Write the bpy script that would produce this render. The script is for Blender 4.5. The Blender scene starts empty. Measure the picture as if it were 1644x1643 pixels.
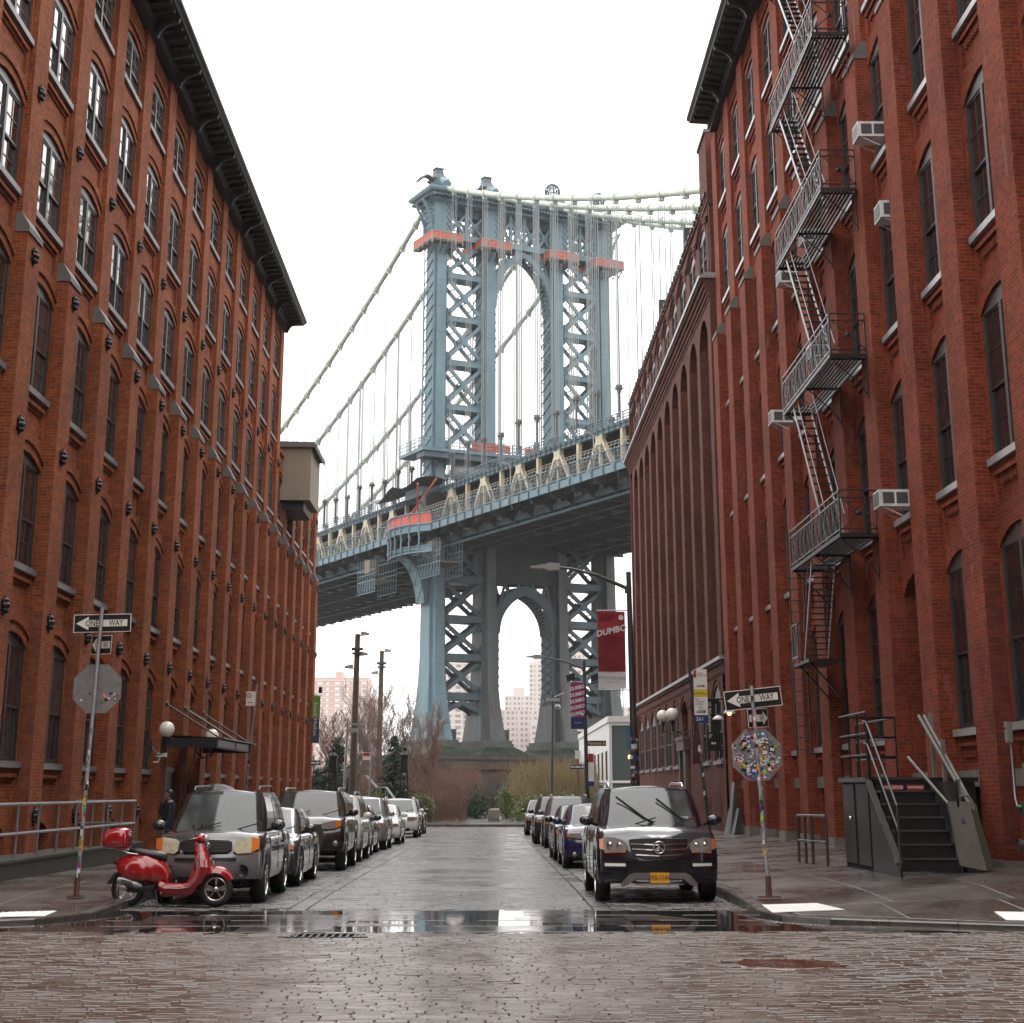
import bpy, bmesh, math, random
import numpy as np
from mathutils import Vector, Matrix
R = math.radians
random.seed(7)
scene = bpy.context.scene
COL = scene.collection
# ------------------------------------------------------------ camera
FPX, PCY = 2620.0, 515.0
cam_d = bpy.data.cameras.new('camera'); cam = bpy.data.objects.new('camera', cam_d); COL.objects.link(cam)
cam_d.sensor_fit = 'HORIZONTAL'; cam_d.sensor_width = 36.0
cam_d.lens = 36.0 * FPX / 1644.0
cam_d.shift_x = 0.0; cam_d.shift_y = -(821.5 - PCY) / 1644.0
cam_d.clip_start = 0.1; cam_d.clip_end = 6000
cam.location = (0, 0, 1.7)
cam.rotation_euler = (R(90) + math.atan((1270 - PCY) / FPX), 0, -R(0.7567))
scene.camera = cam
# ------------------------------------------------------------ world and sun (overcast, rain)
world = bpy.data.worlds.new("World"); scene.world = world; world.use_nodes = True
nt = world.node_tree; nt.nodes.clear()
wo = nt.nodes.new('ShaderNodeOutputWorld'); bg = nt.nodes.new('ShaderNodeBackground')
sky = nt.nodes.new('ShaderNodeTexSky'); sky.sky_type = 'NISHITA'; sky.sun_disc = False
sky.sun_elevation = R(50); sky.sun_rotation = R(200)
mx = nt.nodes.new('ShaderNodeMix'); mx.data_type = 'RGBA'; mx.inputs[0].default_value = 0.94
nt.links.new(sky.outputs[0], mx.inputs[6]); mx.inputs[7].default_value = (25.2, 24.5, 24.2, 1)
# faint cloud tone
tc = nt.nodes.new('ShaderNodeTexCoord'); cn_ = nt.nodes.new('ShaderNodeTexNoise'); cn_.inputs['Scale'].default_value = 1.4; cn_.inputs['Detail'].default_value = 4
nt.links.new(tc.outputs['Generated'], cn_.inputs[0]); cr_ = nt.nodes.new('ShaderNodeMapRange'); cr_.inputs[1].default_value = .3; cr_.inputs[2].default_value = .7; cr_.inputs[3].default_value = .84; cr_.inputs[4].default_value = 1.12
nt.links.new(cn_.outputs[0], cr_.inputs[0]); hs_ = nt.nodes.new('ShaderNodeHueSaturation'); nt.links.new(mx.outputs[2], hs_.inputs['Color']); sz_ = nt.nodes.new('ShaderNodeSeparateXYZ'); nt.links.new(tc.outputs['Generated'], sz_.inputs[0])      # overcast sky: brighter towards the zenith
gr_ = nt.nodes.new('ShaderNodeMapRange'); gr_.inputs[1].default_value = 0; gr_.inputs[2].default_value = 1; gr_.inputs[3].default_value = .75; gr_.inputs[4].default_value = 1.7
nt.links.new(sz_.outputs[2], gr_.inputs[0]); ml_ = nt.nodes.new('ShaderNodeMath'); ml_.operation = 'MULTIPLY'; nt.links.new(cr_.outputs[0], ml_.inputs[0]); nt.links.new(gr_.outputs[0], ml_.inputs[1]); nt.links.new(ml_.outputs[0], hs_.inputs['Value']); nt.links.new(hs_.outputs[0], bg.inputs[0]); bg.inputs[1].default_value = 0.1
nt.links.new(bg.outputs[0], wo.inputs[0])
sun_d = bpy.data.lights.new('sun', 'SUN'); sun_d.energy = 0.5; sun_d.angle = R(25); sun_d.color = (1, .97, .93)
sun = bpy.data.objects.new('sun', sun_d); COL.objects.link(sun)
sun.rotation_euler = (R(40), 0, R(160))
scene.view_settings.view_transform = 'Standard'; scene.view_settings.look = 'None'
scene.view_settings.exposure = 0.0; scene.view_settings.gamma = 1
scene.view_settings.use_curve_mapping = False
scene.cycles.max_bounces = 6; scene.cycles.diffuse_bounces = 3; scene.cycles.glossy_bounces = 4
scene.cycles.transmission_bounces = 4; scene.cycles.volume_bounces = 0; scene.cycles.transparent_max_bounces = 6
scene.cycles.use_denoising = True

def gz(Y):
    return 0.0 if Y < 30 else max(-0.0062 * (Y - 30), -0.45)

# ------------------------------------------------------------ mesh helpers
class MB:
    def __init__(s): s.v = []; s.f = []; s.m = []; s.sm = []
    def add(s, vs, fs, mi=0, smooth=False):
        b = len(s.v); s.v.extend([tuple(p) for p in vs])
        for f in fs: s.f.append(tuple(b + i for i in f)); s.m.append(mi); s.sm.append(smooth)
        return s
    def box(s, x0, x1, y0, y1, z0, z1, mi=0):
        if x0 > x1: x0, x1 = x1, x0
        if y0 > y1: y0, y1 = y1, y0
        vs = [(x0,y0,z0),(x1,y0,z0),(x1,y1,z0),(x0,y1,z0),(x0,y0,z1),(x1,y0,z1),(x1,y1,z1),(x0,y1,z1)]
        return s.add(vs, [(0,3,2,1),(4,5,6,7),(0,1,5,4),(1,2,6,5),(2,3,7,6),(3,0,4,7)], mi)
    def beam(s, p, q, w, h=None, mi=0, up=(0,0,1)):
        h = w if h is None else h
        p = Vector(p); q = Vector(q); d = (q - p)
        if d.length < 1e-6: return s
        d.normalize(); u = Vector(up)
        if abs(d.dot(u)) > .98: u = Vector((0,1,0)) if abs(d.y) < .9 else Vector((1,0,0))
        r = d.cross(u).normalized(); u = r.cross(d).normalized()
        r *= w/2; u *= h/2
        vs = [p-r-u, p+r-u, p+r+u, p-r+u, q-r-u, q+r-u, q+r+u, q-r+u]
        return s.add(vs, [(0,1,2,3),(7,6,5,4),(0,4,5,1),(1,5,6,2),(2,6,7,3),(3,7,4,0)], mi)
    def tube(s, pts, r, n=8, mi=0, closed=False, smooth=True, cap=True):
        pts = [Vector(p) for p in pts]; rs = r if isinstance(r, (list, tuple)) else [r]*len(pts)
        rings = []; N = len(pts); prev = None
        for i, p in enumerate(pts):
            if closed: d = pts[(i+1) % N] - pts[i-1]
            else: d = pts[min(i+1, N-1)] - pts[max(i-1, 0)]
            d.normalize()
            if prev is None:
                a = Vector((0,0,1)) if abs(d.z) < .9 else Vector((1,0,0))
                a = (a - d*a.dot(d)).normalized()
            else:
                a = (prev - d*prev.dot(d)).normalized()
            prev = a; b = d.cross(a)
            rings.append([p + (a*math.cos(t) + b*math.sin(t))*rs[i] for t in [2*math.pi*k/n for k in range(n)]])
        vs = [p for rg in rings for p in rg]; fs = []
        for i in range(N if closed else N-1):
            j = (i+1) % N
            for k in range(n): fs.append((i*n+k, i*n+(k+1) % n, j*n+(k+1) % n, j*n+k))
        s.add(vs, fs, mi, smooth)
        if cap and not closed:
            s.add(rings[0], [tuple(range(n))[::-1]], mi); s.add(rings[-1], [tuple(range(n))], mi)
        return s
    def cyl(s, p, q, r, n=12, mi=0, r2=None): return s.tube([p, q], [r, r if r2 is None else r2], n, mi)
    def lathe(s, prof, c=(0,0,0), n=16, mi=0, axis='z', smooth=True):
        vs = []; fs = []; m = len(prof)
        for k in range(n):
            t = 2*math.pi*k/n; ct, st = math.cos(t), math.sin(t)
            for r, h in prof:
                if axis == 'z': v = (c[0]+r*ct, c[1]+r*st, c[2]+h)
                elif axis == 'x': v = (c[0]+h, c[1]+r*ct, c[2]+r*st)
                else: v = (c[0]+r*ct, c[1]+h, c[2]+r*st)
                vs.append(v)
        for k in range(n):
            for i in range(m-1):
                a = k*m+i; b = ((k+1) % n)*m+i
                fs.append((a, b, b+1, a+1))
        return s.add(vs, fs, mi, smooth)
    def ball(s, c, r, n=12, mi=0, sz=1.0, sy=1.0):
        m = max(6, n//2+2); prof = []
        b = len(s.v)
        s.lathe([(r*math.sin(math.pi*i/m), -r*sz*math.cos(math.pi*i/m)) for i in range(m+1)], c, n, mi)
        if sy != 1.0:
            for i in range(b, len(s.v)):
                v = s.v[i]; s.v[i] = (v[0], c[1]+(v[1]-c[1])*sy, v[2])
        return s
    def prism(s, poly, f, a0, a1, mi=0, smooth=False):
        """poly: 2d points; f(u,v,a)->xyz ; extruded from a0 to a1"""
        n = len(poly)
        vs = [f(u, v, a0) for u, v in poly] + [f(u, v, a1) for u, v in poly]
        s.add(vs[:n], [tuple(range(n))[::-1]], mi); s.add(vs[n:], [tuple(range(n))], mi)
        s.add(vs, [(i, (i+1) % n, n+(i+1) % n, n+i) for i in range(n)], mi, smooth)
        return s
    def grid(s, fn, nu, nv, mi=0, smooth=True, flip=False):
        vs = [fn(i/nu, j/nv) for j in range(nv+1) for i in range(nu+1)]
        fs = []
        for j in range(nv):
            for i in range(nu):
                a = j*(nu+1)+i; f = (a, a+1, a+nu+2, a+nu+1)
                fs.append(f[::-1] if flip else f)
        return s.add(vs, fs, mi, smooth)
    def disc(s, c, r, n=16, mi=0, f=None):
        f = f or (lambda x, z: (c[0]+x, c[1], c[2]+z))
        vs = [f(r*math.cos(2*math.pi*k/n), r*math.sin(2*math.pi*k/n)) for k in range(n)]
        return s.add(vs, [tuple(range(n))], mi)
    def mesh(s, name, mats):
        me = bpy.data.meshes.new(name); me.from_pydata(s.v, [], s.f)
        for m in (mats if isinstance(mats, (list, tuple)) else [mats]): me.materials.append(m)
        me.polygons.foreach_set('material_index', s.m); me.polygons.foreach_set('use_smooth', s.sm)
        me.update(); return me

def wloc(o):
    v = Vector((0,0,0))
    while o: v = v + o.location; o = o.parent
    return v
def obj(name, me, parent=None, loc=(0,0,0), rot=None, scale=None):
    o = bpy.data.objects.new(name, me); COL.objects.link(o); o.parent = parent; o.location = loc
    if rot: o.rotation_euler = rot
    if scale: o.scale = scale
    return o
def part(name, mb, mats, parent, rel=True, loc=(0,0,0)):
    """mb in world coordinates if rel, else in the parent's"""
    if rel and parent is not None:
        w = wloc(parent); mb.v = [(x-w.x, y-w.y, z-w.z) for x, y, z in mb.v]
    return obj(name, mb.mesh(name, mats), parent, loc)
def tag(o, label, cat, group=None):
    o['label'] = label; o['category'] = cat
    if group: o['group'] = group
    return o
def thing(name, label, cat, loc=(0,0,0), group=None, rotz=0):
    o = bpy.data.objects.new(name, None); COL.objects.link(o); o.location = loc
    o.rotation_euler = (0,0,rotz); o.empty_display_size = .3
    return tag(o, label, cat, group)
def struct(name, mb, mats, kind='structure', parent=None):
    o = obj(name, mb.mesh(name, mats), parent); o['kind'] = kind
    return o
def dup(o, parent=None, loc=None, rotz=None, label=None):
    c = o.copy(); COL.objects.link(c); c.parent = parent
    if loc is not None: c.location = loc
    if rotz is not None: c.rotation_euler = (0,0,rotz)
    if label: c['label'] = label
    for ch in o.children: dup(ch, c)
    return c
def text_mb(txt, size, f, mi=0, depth=.002, align='CENTER', sx=1.0, shear=0, bold=0):
    """text as triangles; f(u,v,d)->xyz, u right, v up, d out of the face"""
    cu = bpy.data.curves.new('t', 'FONT'); cu.body = txt; cu.size = size; cu.align_x = align; cu.align_y = 'CENTER'
    cu.offset = bold; cu.resolution_u = 2; cu.shear = shear
    o = bpy.data.objects.new('t', cu); COL.objects.link(o)
    me = bpy.data.meshes.new_from_object(o.evaluated_get(bpy.context.evaluated_depsgraph_get()))
    mb = MB()
    mb.add([f(v.co.x*sx, v.co.y, depth) for v in me.vertices], [tuple(p.vertices) for p in me.polygons], mi)
    bpy.data.objects.remove(o); bpy.data.curves.remove(cu); bpy.data.meshes.remove(me)
    return mb
def merge(a, b, off=0):
    k = len(a.v); a.v += b.v; a.f += [tuple(i+k for i in f) for f in b.f]; a.m += [m+off for m in b.m]; a.sm += b.sm
    return a

# ------------------------------------------------------------ materials
MATS = {}
KD = .62      # measured colours are for the wet, overcast state
def mat(name, col, rough=.6, metal=0, spec=.5, coat=0, noise=None, bump=None, emit=None, ior=1.45, coat_rough=.03, nvar=.25):
    k_ = KD if (max(col) < .5 and metal < .5 and not emit) else 1.0; col = tuple(c*k_ for c in col)
    if noise and len(noise) > 2: noise = (noise[0], noise[1], tuple(c*k_ for c in noise[2]))
    m = bpy.data.materials.new(name); m.use_nodes = True; n = m.node_tree; b = n.nodes['Principled BSDF']
    b.inputs['Base Color'].default_value = (*col, 1); b.inputs['Roughness'].default_value = rough
    b.inputs['Metallic'].default_value = metal; b.inputs['Specular IOR Level'].default_value = spec
    b.inputs['Coat Weight'].default_value = coat; b.inputs['Coat Roughness'].default_value = coat_rough; b.inputs['IOR'].default_value = ior
    if emit: b.inputs['Emission Color'].default_value = (*emit[0], 1); b.inputs['Emission Strength'].default_value = emit[1]
    L = n.links.new
    if noise or bump:
        geo = n.nodes.new('ShaderNodeNewGeometry')
    if noise:      # scale, stretch z
        mp = n.nodes.new('ShaderNodeMapping'); mp.inputs['Scale'].default_value = (1, 1, noise[1]); L(geo.outputs['Position'], mp.inputs[0])
        t = n.nodes.new('ShaderNodeTexNoise'); t.inputs['Scale'].default_value = noise[0]; t.inputs['Detail'].default_value = 5; t.inputs['Roughness'].default_value = .65
        L(mp.outputs[0], t.inputs[0])
        r = n.nodes.new('ShaderNodeValToRGB'); r.color_ramp.elements[0].position = .3; r.color_ramp.elements[1].position = .72
        c2 = noise[2] if len(noise) > 2 else tuple(c*(1-nvar) for c in col)
        r.color_ramp.elements[0].color = (*c2, 1); r.color_ramp.elements[1].color = (*tuple(min(1, c*(1+nvar*.6)) for c in col), 1)
        L(t.outputs[0], r.inputs[0]); L(r.outputs[0], b.inputs['Base Color'])
    if bump:
        t2 = n.nodes.new('ShaderNodeTexNoise'); t2.inputs['Scale'].default_value = bump[0]; t2.inputs['Detail'].default_value = 4
        L(geo.outputs['Position'], t2.inputs[0])
        bp = n.nodes.new('ShaderNodeBump'); bp.inputs['Strength'].default_value = bump[1]; bp.inputs['Distance'].default_value = bump[2] if len(bump) > 2 else .01
        L(t2.outputs[0], bp.inputs['Height']); L(bp.outputs[0], b.inputs['Normal'])
    MATS[name] = m
    return m

def brick(name, c1, c2, mortar, scale=1.0, streak=None, dirt=.42):
    c1, c2, mortar = [tuple(v*.75 for v in c) for c in (c1, c2, mortar)]
    m = bpy.data.materials.new(name); m.use_nodes = True; n = m.node_tree; b = n.nodes['Principled BSDF']; L = n.links.new
    geo = n.nodes.new('ShaderNodeNewGeometry'); sp = n.nodes.new('ShaderNodeSeparateXYZ'); L(geo.outputs['Position'], sp.inputs[0])
    sn = n.nodes.new('ShaderNodeSeparateXYZ'); L(geo.outputs['True Normal'], sn.inputs[0])
    ab = n.nodes.new('ShaderNodeMath'); ab.operation = 'ABSOLUTE'; L(sn.outputs[0], ab.inputs[0])
    gt = n.nodes.new('ShaderNodeMath'); gt.operation = 'GREATER_THAN'; gt.inputs[1].default_value = .7; L(ab.outputs[0], gt.inputs[0])
    mxu = n.nodes.new('ShaderNodeMix'); L(gt.outputs[0], mxu.inputs[0]); L(sp.outputs[0], mxu.inputs[2]); L(sp.outputs[1], mxu.inputs[3])
    cb = n.nodes.new('ShaderNodeCombineXYZ'); L(mxu.outputs[0], cb.inputs[0]); L(sp.outputs[2], cb.inputs[1])
    bt = n.nodes.new('ShaderNodeTexBrick'); bt.offset = .5; L(cb.outputs[0], bt.inputs[0])
    bt.inputs['Scale'].default_value = 1.0; bt.inputs['Brick Width'].default_value = .215*scale; bt.inputs['Row Height'].default_value = .076*scale
    bt.inputs['Mortar Size'].default_value = .0065; bt.inputs['Mortar Smooth'].default_value = .3; bt.inputs['Bias'].default_value = -.1
    bt.inputs['Color1'].default_value = (*c1, 1); bt.inputs['Color2'].default_value = (*c2, 1); bt.inputs['Mortar'].default_value = (*mortar, 1)
    no = n.nodes.new('ShaderNodeTexNoise'); no.inputs['Scale'].default_value = .55; no.inputs['Detail'].default_value = 6; no.inputs['Roughness'].default_value = .7; L(geo.outputs['Position'], no.inputs[0])
    rp = n.nodes.new('ShaderNodeMapRange'); rp.inputs[1].default_value = .3; rp.inputs[2].default_value = .7; rp.inputs[3].default_value = 1-dirt; rp.inputs[4].default_value = 1.12; L(no.outputs[0], rp.inputs[0])
    n2 = n.nodes.new('ShaderNodeTexNoise'); n2.inputs['Scale'].default_value = 9; n2.inputs['Detail'].default_value = 3; L(geo.outputs['Position'], n2.inputs[0])
    r2 = n.nodes.new('ShaderNodeMapRange'); r2.inputs[1].default_value = .3; r2.inputs[2].default_value = .7; r2.inputs[3].default_value = .8; r2.inputs[4].default_value = 1.15; L(n2.outputs[0], r2.inputs[0])
    mu = n.nodes.new('ShaderNodeMath'); mu.operation = 'MULTIPLY'; L(rp.outputs[0], mu.inputs[0]); L(r2.outputs[0], mu.inputs[1])
    hsv = n.nodes.new('ShaderNodeHueSaturation'); L(bt.outputs[0], hsv.inputs['Color']); L(mu.outputs[0], hsv.inputs['Value'])
    col = hsv.outputs[0]
    if streak:
        mp = n.nodes.new('ShaderNodeMapping'); mp.inputs['Scale'].default_value = (3.2, 3.2, .55); L(geo.outputs['Position'], mp.inputs[0])
        n3 = n.nodes.new('ShaderNodeTexNoise'); n3.inputs['Scale'].default_value = 1.1; n3.inputs['Detail'].default_value = 7; n3.inputs['Roughness'].default_value = .75; L(mp.outputs[0], n3.inputs[0])
        r3 = n.nodes.new('ShaderNodeMapRange'); r3.inputs[1].default_value = .58; r3.inputs[2].default_value = .75; r3.inputs[3].default_value = 0; r3.inputs[4].default_value = streak; L(n3.outputs[0], r3.inputs[0])
        m3 = n.nodes.new('ShaderNodeMix'); m3.data_type = 'RGBA'; L(r3.outputs[0], m3.inputs[0]); L(col, m3.inputs[6]); m3.inputs[7].default_value = (.30, .235, .22, 1)
        col = m3.outputs[2]
    L(col, b.inputs['Base Color'])
    bp = n.nodes.new('ShaderNodeBump'); bp.inputs['Strength'].default_value = .6; bp.inputs['Distance'].default_value = .006; bp.invert = True
    L(bt.outputs['Fac'], bp.inputs['Height']); L(bp.outputs[0], b.inputs['Normal'])
    b.inputs['Roughness'].default_value = .78; b.inputs['Specular IOR Level'].default_value = .10
    MATS[name] = m; return m

BR_L = brick('orange_brick', (.41, .105, .034), (.24, .055, .019), (.34, .20, .135), streak=.25)
BR_R = brick('red_brick', (.35, .062, .025), (.20, .034, .014), (.26, .145, .105), streak=.5)
BR_D = brick('dark_red_brick', (.20, .064, .045), (.135, .045, .033), (.13, .085, .07), streak=.25)
ST_SILL = mat('bluestone', (.26, .255, .26), .45, noise=(3, 1), bump=(30, .3, .004))
ST_CAP = mat('cap_stone', (.20, .19, .175), .6, noise=(2.5, 1), bump=(20, .3, .005))
SNOWSILL = mat('wet_sill_stone', (.42, .43, .43), .3, noise=(4, 1), bump=(25, .3, .004))
BLACKM = mat('black_paint', (.018, .017, .018), .45, noise=(2, 1))
CORN = mat('black_cornice_metal', (.022, .021, .023), .5, noise=(1.5, .4))
IRON = mat('black_iron', (.03, .028, .03), .4, metal=.2, noise=(6, 1))
IRONL = mat('wet_iron', (.10, .10, .105), .3, metal=.4, noise=(5, 1))
FRD = mat('dark_window_frame', (.045, .042, .042), .4)
FRL = mat('grey_brown_window_frame', (.10, .085, .082), .4)
FRR = mat('weathered_window_frame', (.075, .072, .072), .45, noise=(3, 1))
def glassm(name, col, rough=.04, spec=.8, bump=None, ior=1.5):
    m = mat(name, col, rough, spec=spec, ior=ior, bump=bump); return m
PANE = glassm('window_glass', (.012, .014, .016), .02, bump=(.9, .06, .01), ior=2.5)
PANE2 = glassm('window_glass_with_blind', (.055, .058, .056), .03, bump=(.9, .06, .01), ior=2.3)
PANED = glassm('dark_window_glass', (.02, .021, .022), .05, ior=1.6, bump=(1.3, .1, .02))
CONC = mat('weathered_concrete', (.105, .10, .085), .55, noise=(2.2, .5, (.04, .042, .034)), bump=(30, .3, .004))
CONCL = mat('pale_concrete', (.25, .23, .20), .6, noise=(2, .6), bump=(20, .2, .004))
STEEL = mat('galvanised_steel', (.30, .31, .32), .38, metal=.6, noise=(14, .4))
STEELD = mat('dark_steel_pole', (.10, .105, .10), .4, metal=.4, noise=(8, .3))
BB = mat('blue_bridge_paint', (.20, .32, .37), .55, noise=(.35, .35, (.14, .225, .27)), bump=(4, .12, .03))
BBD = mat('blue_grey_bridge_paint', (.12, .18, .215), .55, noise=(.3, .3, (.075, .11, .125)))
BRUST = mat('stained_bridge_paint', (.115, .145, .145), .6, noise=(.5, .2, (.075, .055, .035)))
BWALK = mat('pale_bridge_railing', (.45, .43, .36), .5)
BCREAM = mat('cream_bridge_paint', (.50, .47, .35), .5, noise=(1.2, .5, (.33, .26, .16)))
BCAB = mat('pale_green_cable_paint', (.47, .53, .45), .45, noise=(.8, .4))
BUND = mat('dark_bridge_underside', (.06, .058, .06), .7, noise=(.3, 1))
COPPER = mat('copper_green_stone', (.075, .125, .10), .6, noise=(.6, .6, (.05, .055, .03)))
REDNET = mat('red_debris_netting', (.50, .10, .07), .7, noise=(3, 1))
SCAF = mat('scaffold_planks', (.25, .22, .19), .7)
WHITEP = mat('white_paint', (.78, .78, .76), .4)
SIGNB = mat('sign_black', (.012, .012, .013), .35)
SIGNW = mat('sign_white', (.62, .61, .56), .35)
ALU = mat('sign_aluminium', (.33, .33, .32), .42, metal=.25, noise=(8, 1))
REDP = mat('scooter_red_paint', (.42, .006, .010), .22, coat=1)
CHR = mat('chrome', (.62, .62, .62), .12, metal=1)
TYRE = mat('tyre_rubber', (.014, .014, .014), .6)
PLAS = mat('black_plastic', (.018, .018, .019), .45)
SEATM = mat('black_vinyl', (.015, .014, .015), .35)
# ------------------------------------------------------------ ground
def wet(name, col, r0, r1, sc, bump=.15, bs=60, col2=None, puddle=None):
    m = bpy.data.materials.new(name); m.use_nodes = True; n = m.node_tree; b = n.nodes['Principled BSDF']; L = n.links.new
    geo = n.nodes.new('ShaderNodeNewGeometry')
    oi = n.nodes.new('ShaderNodeTexWhiteNoise'); oi.noise_dimensions = '3D'
    t = n.nodes.new('ShaderNodeTexNoise'); t.inputs['Scale'].default_value = sc; t.inputs['Detail'].default_value = 6; t.inputs['Roughness'].default_value = .65; L(geo.outputs['Position'], t.inputs[0])
    mr = n.nodes.new('ShaderNodeMapRange'); mr.inputs[1].default_value = .35; mr.inputs[2].default_value = .65; mr.inputs[3].default_value = r0; mr.inputs[4].default_value = r1; L(t.outputs[0], mr.inputs[0]); L(mr.outputs[0], b.inputs['Roughness'])
    t2 = n.nodes.new('ShaderNodeTexNoise'); t2.inputs['Scale'].default_value = 7; t2.inputs['Detail'].default_value = 6; L(geo.outputs['Position'], t2.inputs[0])
    r = n.nodes.new('ShaderNodeValToRGB'); r.color_ramp.elements[0].position = .3; r.color_ramp.elements[1].position = .7
    c2 = col2 or tuple(c*.6 for c in col)
    r.color_ramp.elements[0].color = (*c2, 1); r.color_ramp.elements[1].color = (*tuple(c*1.25 for c in col), 1)
    L(t2.outputs[0], r.inputs[0]); L(r.outputs[0], b.inputs['Base Color'])
    t3 = n.nodes.new('ShaderNodeTexNoise'); t3.inputs['Scale'].default_value = bs; t3.inputs['Detail'].default_value = 3; L(geo.outputs['Position'], t3.inputs[0])
    bp = n.nodes.new('ShaderNodeBump'); bp.inputs['Strength'].default_value = bump; bp.inputs['Distance'].default_value = .004; L(t3.outputs[0], bp.inputs['Height']); L(bp.outputs[0], b.inputs['Normal'])
    b.inputs['IOR'].default_value = 1.75; b.inputs['Specular IOR Level'].default_value = .5
    MATS[name] = m; return m
PAV = wet('wet_granite_block', (.085, .060, .046), .12, .36, .9, .55, 30)
PAVL = wet('wet_lane_block', (.085, .076, .069), .16, .38, .5, .5, 28)
COB = wet('wet_rough_cobble', (.07, .060, .052), .18, .45, 1.3, .6, 22)
SLABW = wet('flooded_granite_slab', (.045, .038, .035), .05, .20, .8, .2, 12)
JOINT = wet('wet_joint_sand', (.035, .030, .027), .2, .5, 2, .3, 40)
SIDEW = wet('wet_bluestone_paving', (.070, .058, .051), .14, .42, .5, .3, 24)
KERB = wet('wet_granite_kerb', (.055, .047, .041), .2, .45, 3, .5, 35)
ROADM = wet('wet_asphalt', (.04, .038, .036), .12, .4, .6, .4, 60)
SOIL = mat('park_soil', (.035, .026, .018), .8, noise=(1.5, 1))

mb = MB(); X0, X1 = -900, 900
ys = [-60, 30] + [30 + 6.5*i for i in range(1, 11)] + [102.6, 150, 262]
for a, b_ in zip(ys[:-1], ys[1:]):
    za, zb = gz(a)-.032, gz(b_)-.032
    mb.add([(X0, a, za), (X1, a, za), (X1, b_, zb), (X0, b_, zb)], [(0, 1, 2, 3)])
ground = struct('ground', mb, [ROADM])
mb = MB(); mb.add([(-2500, 262, -3), (2500, 262, -3), (2500, 5000, -3), (-2500, 5000, -3), (-900, 262, -.482), (900, 262, -.482)], [(0, 1, 2, 3), (0, 4, 5, 1)])
river = struct('river', mb, [wet('grey_river_water', (.06, .07, .07), .1, .25, .05, .3, .4)])

road = obj('road', None); road['kind'] = 'structure'
def blocks(lst, mats, name, parent, stuff=True, ch=.008, dep=.03):
    V = []; F = []; M = []
    for i, (x0, x1, y0, y1, dz, tx, ty) in enumerate(lst):
        b0 = len(V); cx, cy = (x0+x1)/2, (y0+y1)/2; zc = gz(cy)+dz
        for (x, y, d) in ((x0,y0,-dep),(x1,y0,-dep),(x1,y1,-dep),(x0,y1,-dep),(x0+.001,y0+.001,-ch),(x1-.001,y0+.001,-ch),(x1-.001,y1-.001,-ch),(x0+.001,y1-.001,-ch),(x0+ch,y0+ch,0),(x1-ch,y0+ch,0),(x1-ch,y1-ch,0),(x0+ch,y1-ch,0)):
            V.append((x, y, zc+d+(x-cx)*tx+(y-cy)*ty))
        F += [(b0+8,b0+9,b0+10,b0+11)]
        for k in range(4):
            j = (k+1) % 4; F.append((b0+4+k, b0+4+j, b0+8+j, b0+8+k)); F.append((b0+k, b0+j, b0+4+j, b0+4+k))
    me = bpy.data.meshes.new(name); me.from_pydata(V, [], F); me.materials.append(mats); me.update()
    o = obj(name, me, parent)
    if stuff: o['kind'] = 'stuff'
    return o
rng = random.Random(3)
def course(xa, xb, ya, yb, L, D, jx, jy, zj, tj, skip=None, jit=.3):
    out = []; y = ya; k = 0
    while y < yb - .02:
        d = D*rng.uniform(.92, 1.08); x = xa - L*rng.uniform(0, .9)
        while x < xb:
            l = L*rng.uniform(1-jit, 1+jit); a, b = max(x, xa), min(x+l, xb); x += l
            if b-a < .06 or (skip and skip((a+b)/2, y+d/2)): continue
            out.append((a+jx, b-jx, y+jy, min(y+d, yb)-jy, rng.gauss(0, zj), rng.gauss(0, tj), rng.gauss(0, tj*1.5)))
        y += d
    return out
MH = (3.05, 17.87); GR = (-2.0, 21.3)
def skipf(x, y):
    return (math.hypot(x-MH[0], y-MH[1]) < .62) or (abs(x-GR[0]) < .45 and abs(y-GR[1]) < .28)
inter = course(-9, 10, 11.8, 21.75, .27, .132, .004, .007, .0024, .016, skipf, jit=.12)
inter.sort(key=lambda b: (b[2]-13.6)**2 + (b[0]*1.2)**2 if b[2] > 13.2 and abs((b[0]+b[1])/2) < b[2]*.31 else 1e6)
near = inter[:300]
for (x0, x1, y0, y1, dz, tx, ty) in near:
    pass
# four shared stone shapes, placed one by one
pv = []
for k in range(4):
    m_ = MB(); l, d = .28, .135
    q = rng.Random(k) if hasattr(rng, 'Random') else random.Random(k)
    w = lambda: q.uniform(-.004, .004)
    o_ = [(-l/2, -d/2), (l/2, -d/2), (l/2, d/2), (-l/2, d/2)]
    lo = [(x+w(), y+w(), -.03) for x, y in o_]; md = [(x+w()*.5, y+w()*.5, -.009) for x, y in o_]; hi = [(x*(.95)+w()*.5, y*.89+w()*.5, 0) for x, y in o_]
    m_.add(lo+md+hi, [(8,9,10,11)]+[(4+a, 4+(a+1) % 4, 8+(a+1) % 4, 8+a) for a in range(4)]+[(a, (a+1) % 4, 4+(a+1) % 4, 4+a) for a in range(4)])
    pv.append(m_.mesh('paving_block', [PAV]))
for i, (x0, x1, y0, y1, dz, tx, ty) in enumerate(near):
    obj('paving_block', pv[i % 4], road, ((x0+x1)/2, (y0+y1)/2, dz), (ty, -tx, 0), ((x1-x0)/.28, (y1-y0)/.135, 1))
blocks(inter[300:], PAV, 'paving_blocks', road)
blocks(course(-2.72, 1.55, 25.6, 95.2, .42, .155, .005, .005, .0018, .010), PAVL, 'lane_blocks', road)
blocks(course(-5.48, -3.0, 25.6, 95.2, .24, .13, .008, .008, .004, .02), COB, 'cobblestones', road)
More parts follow.
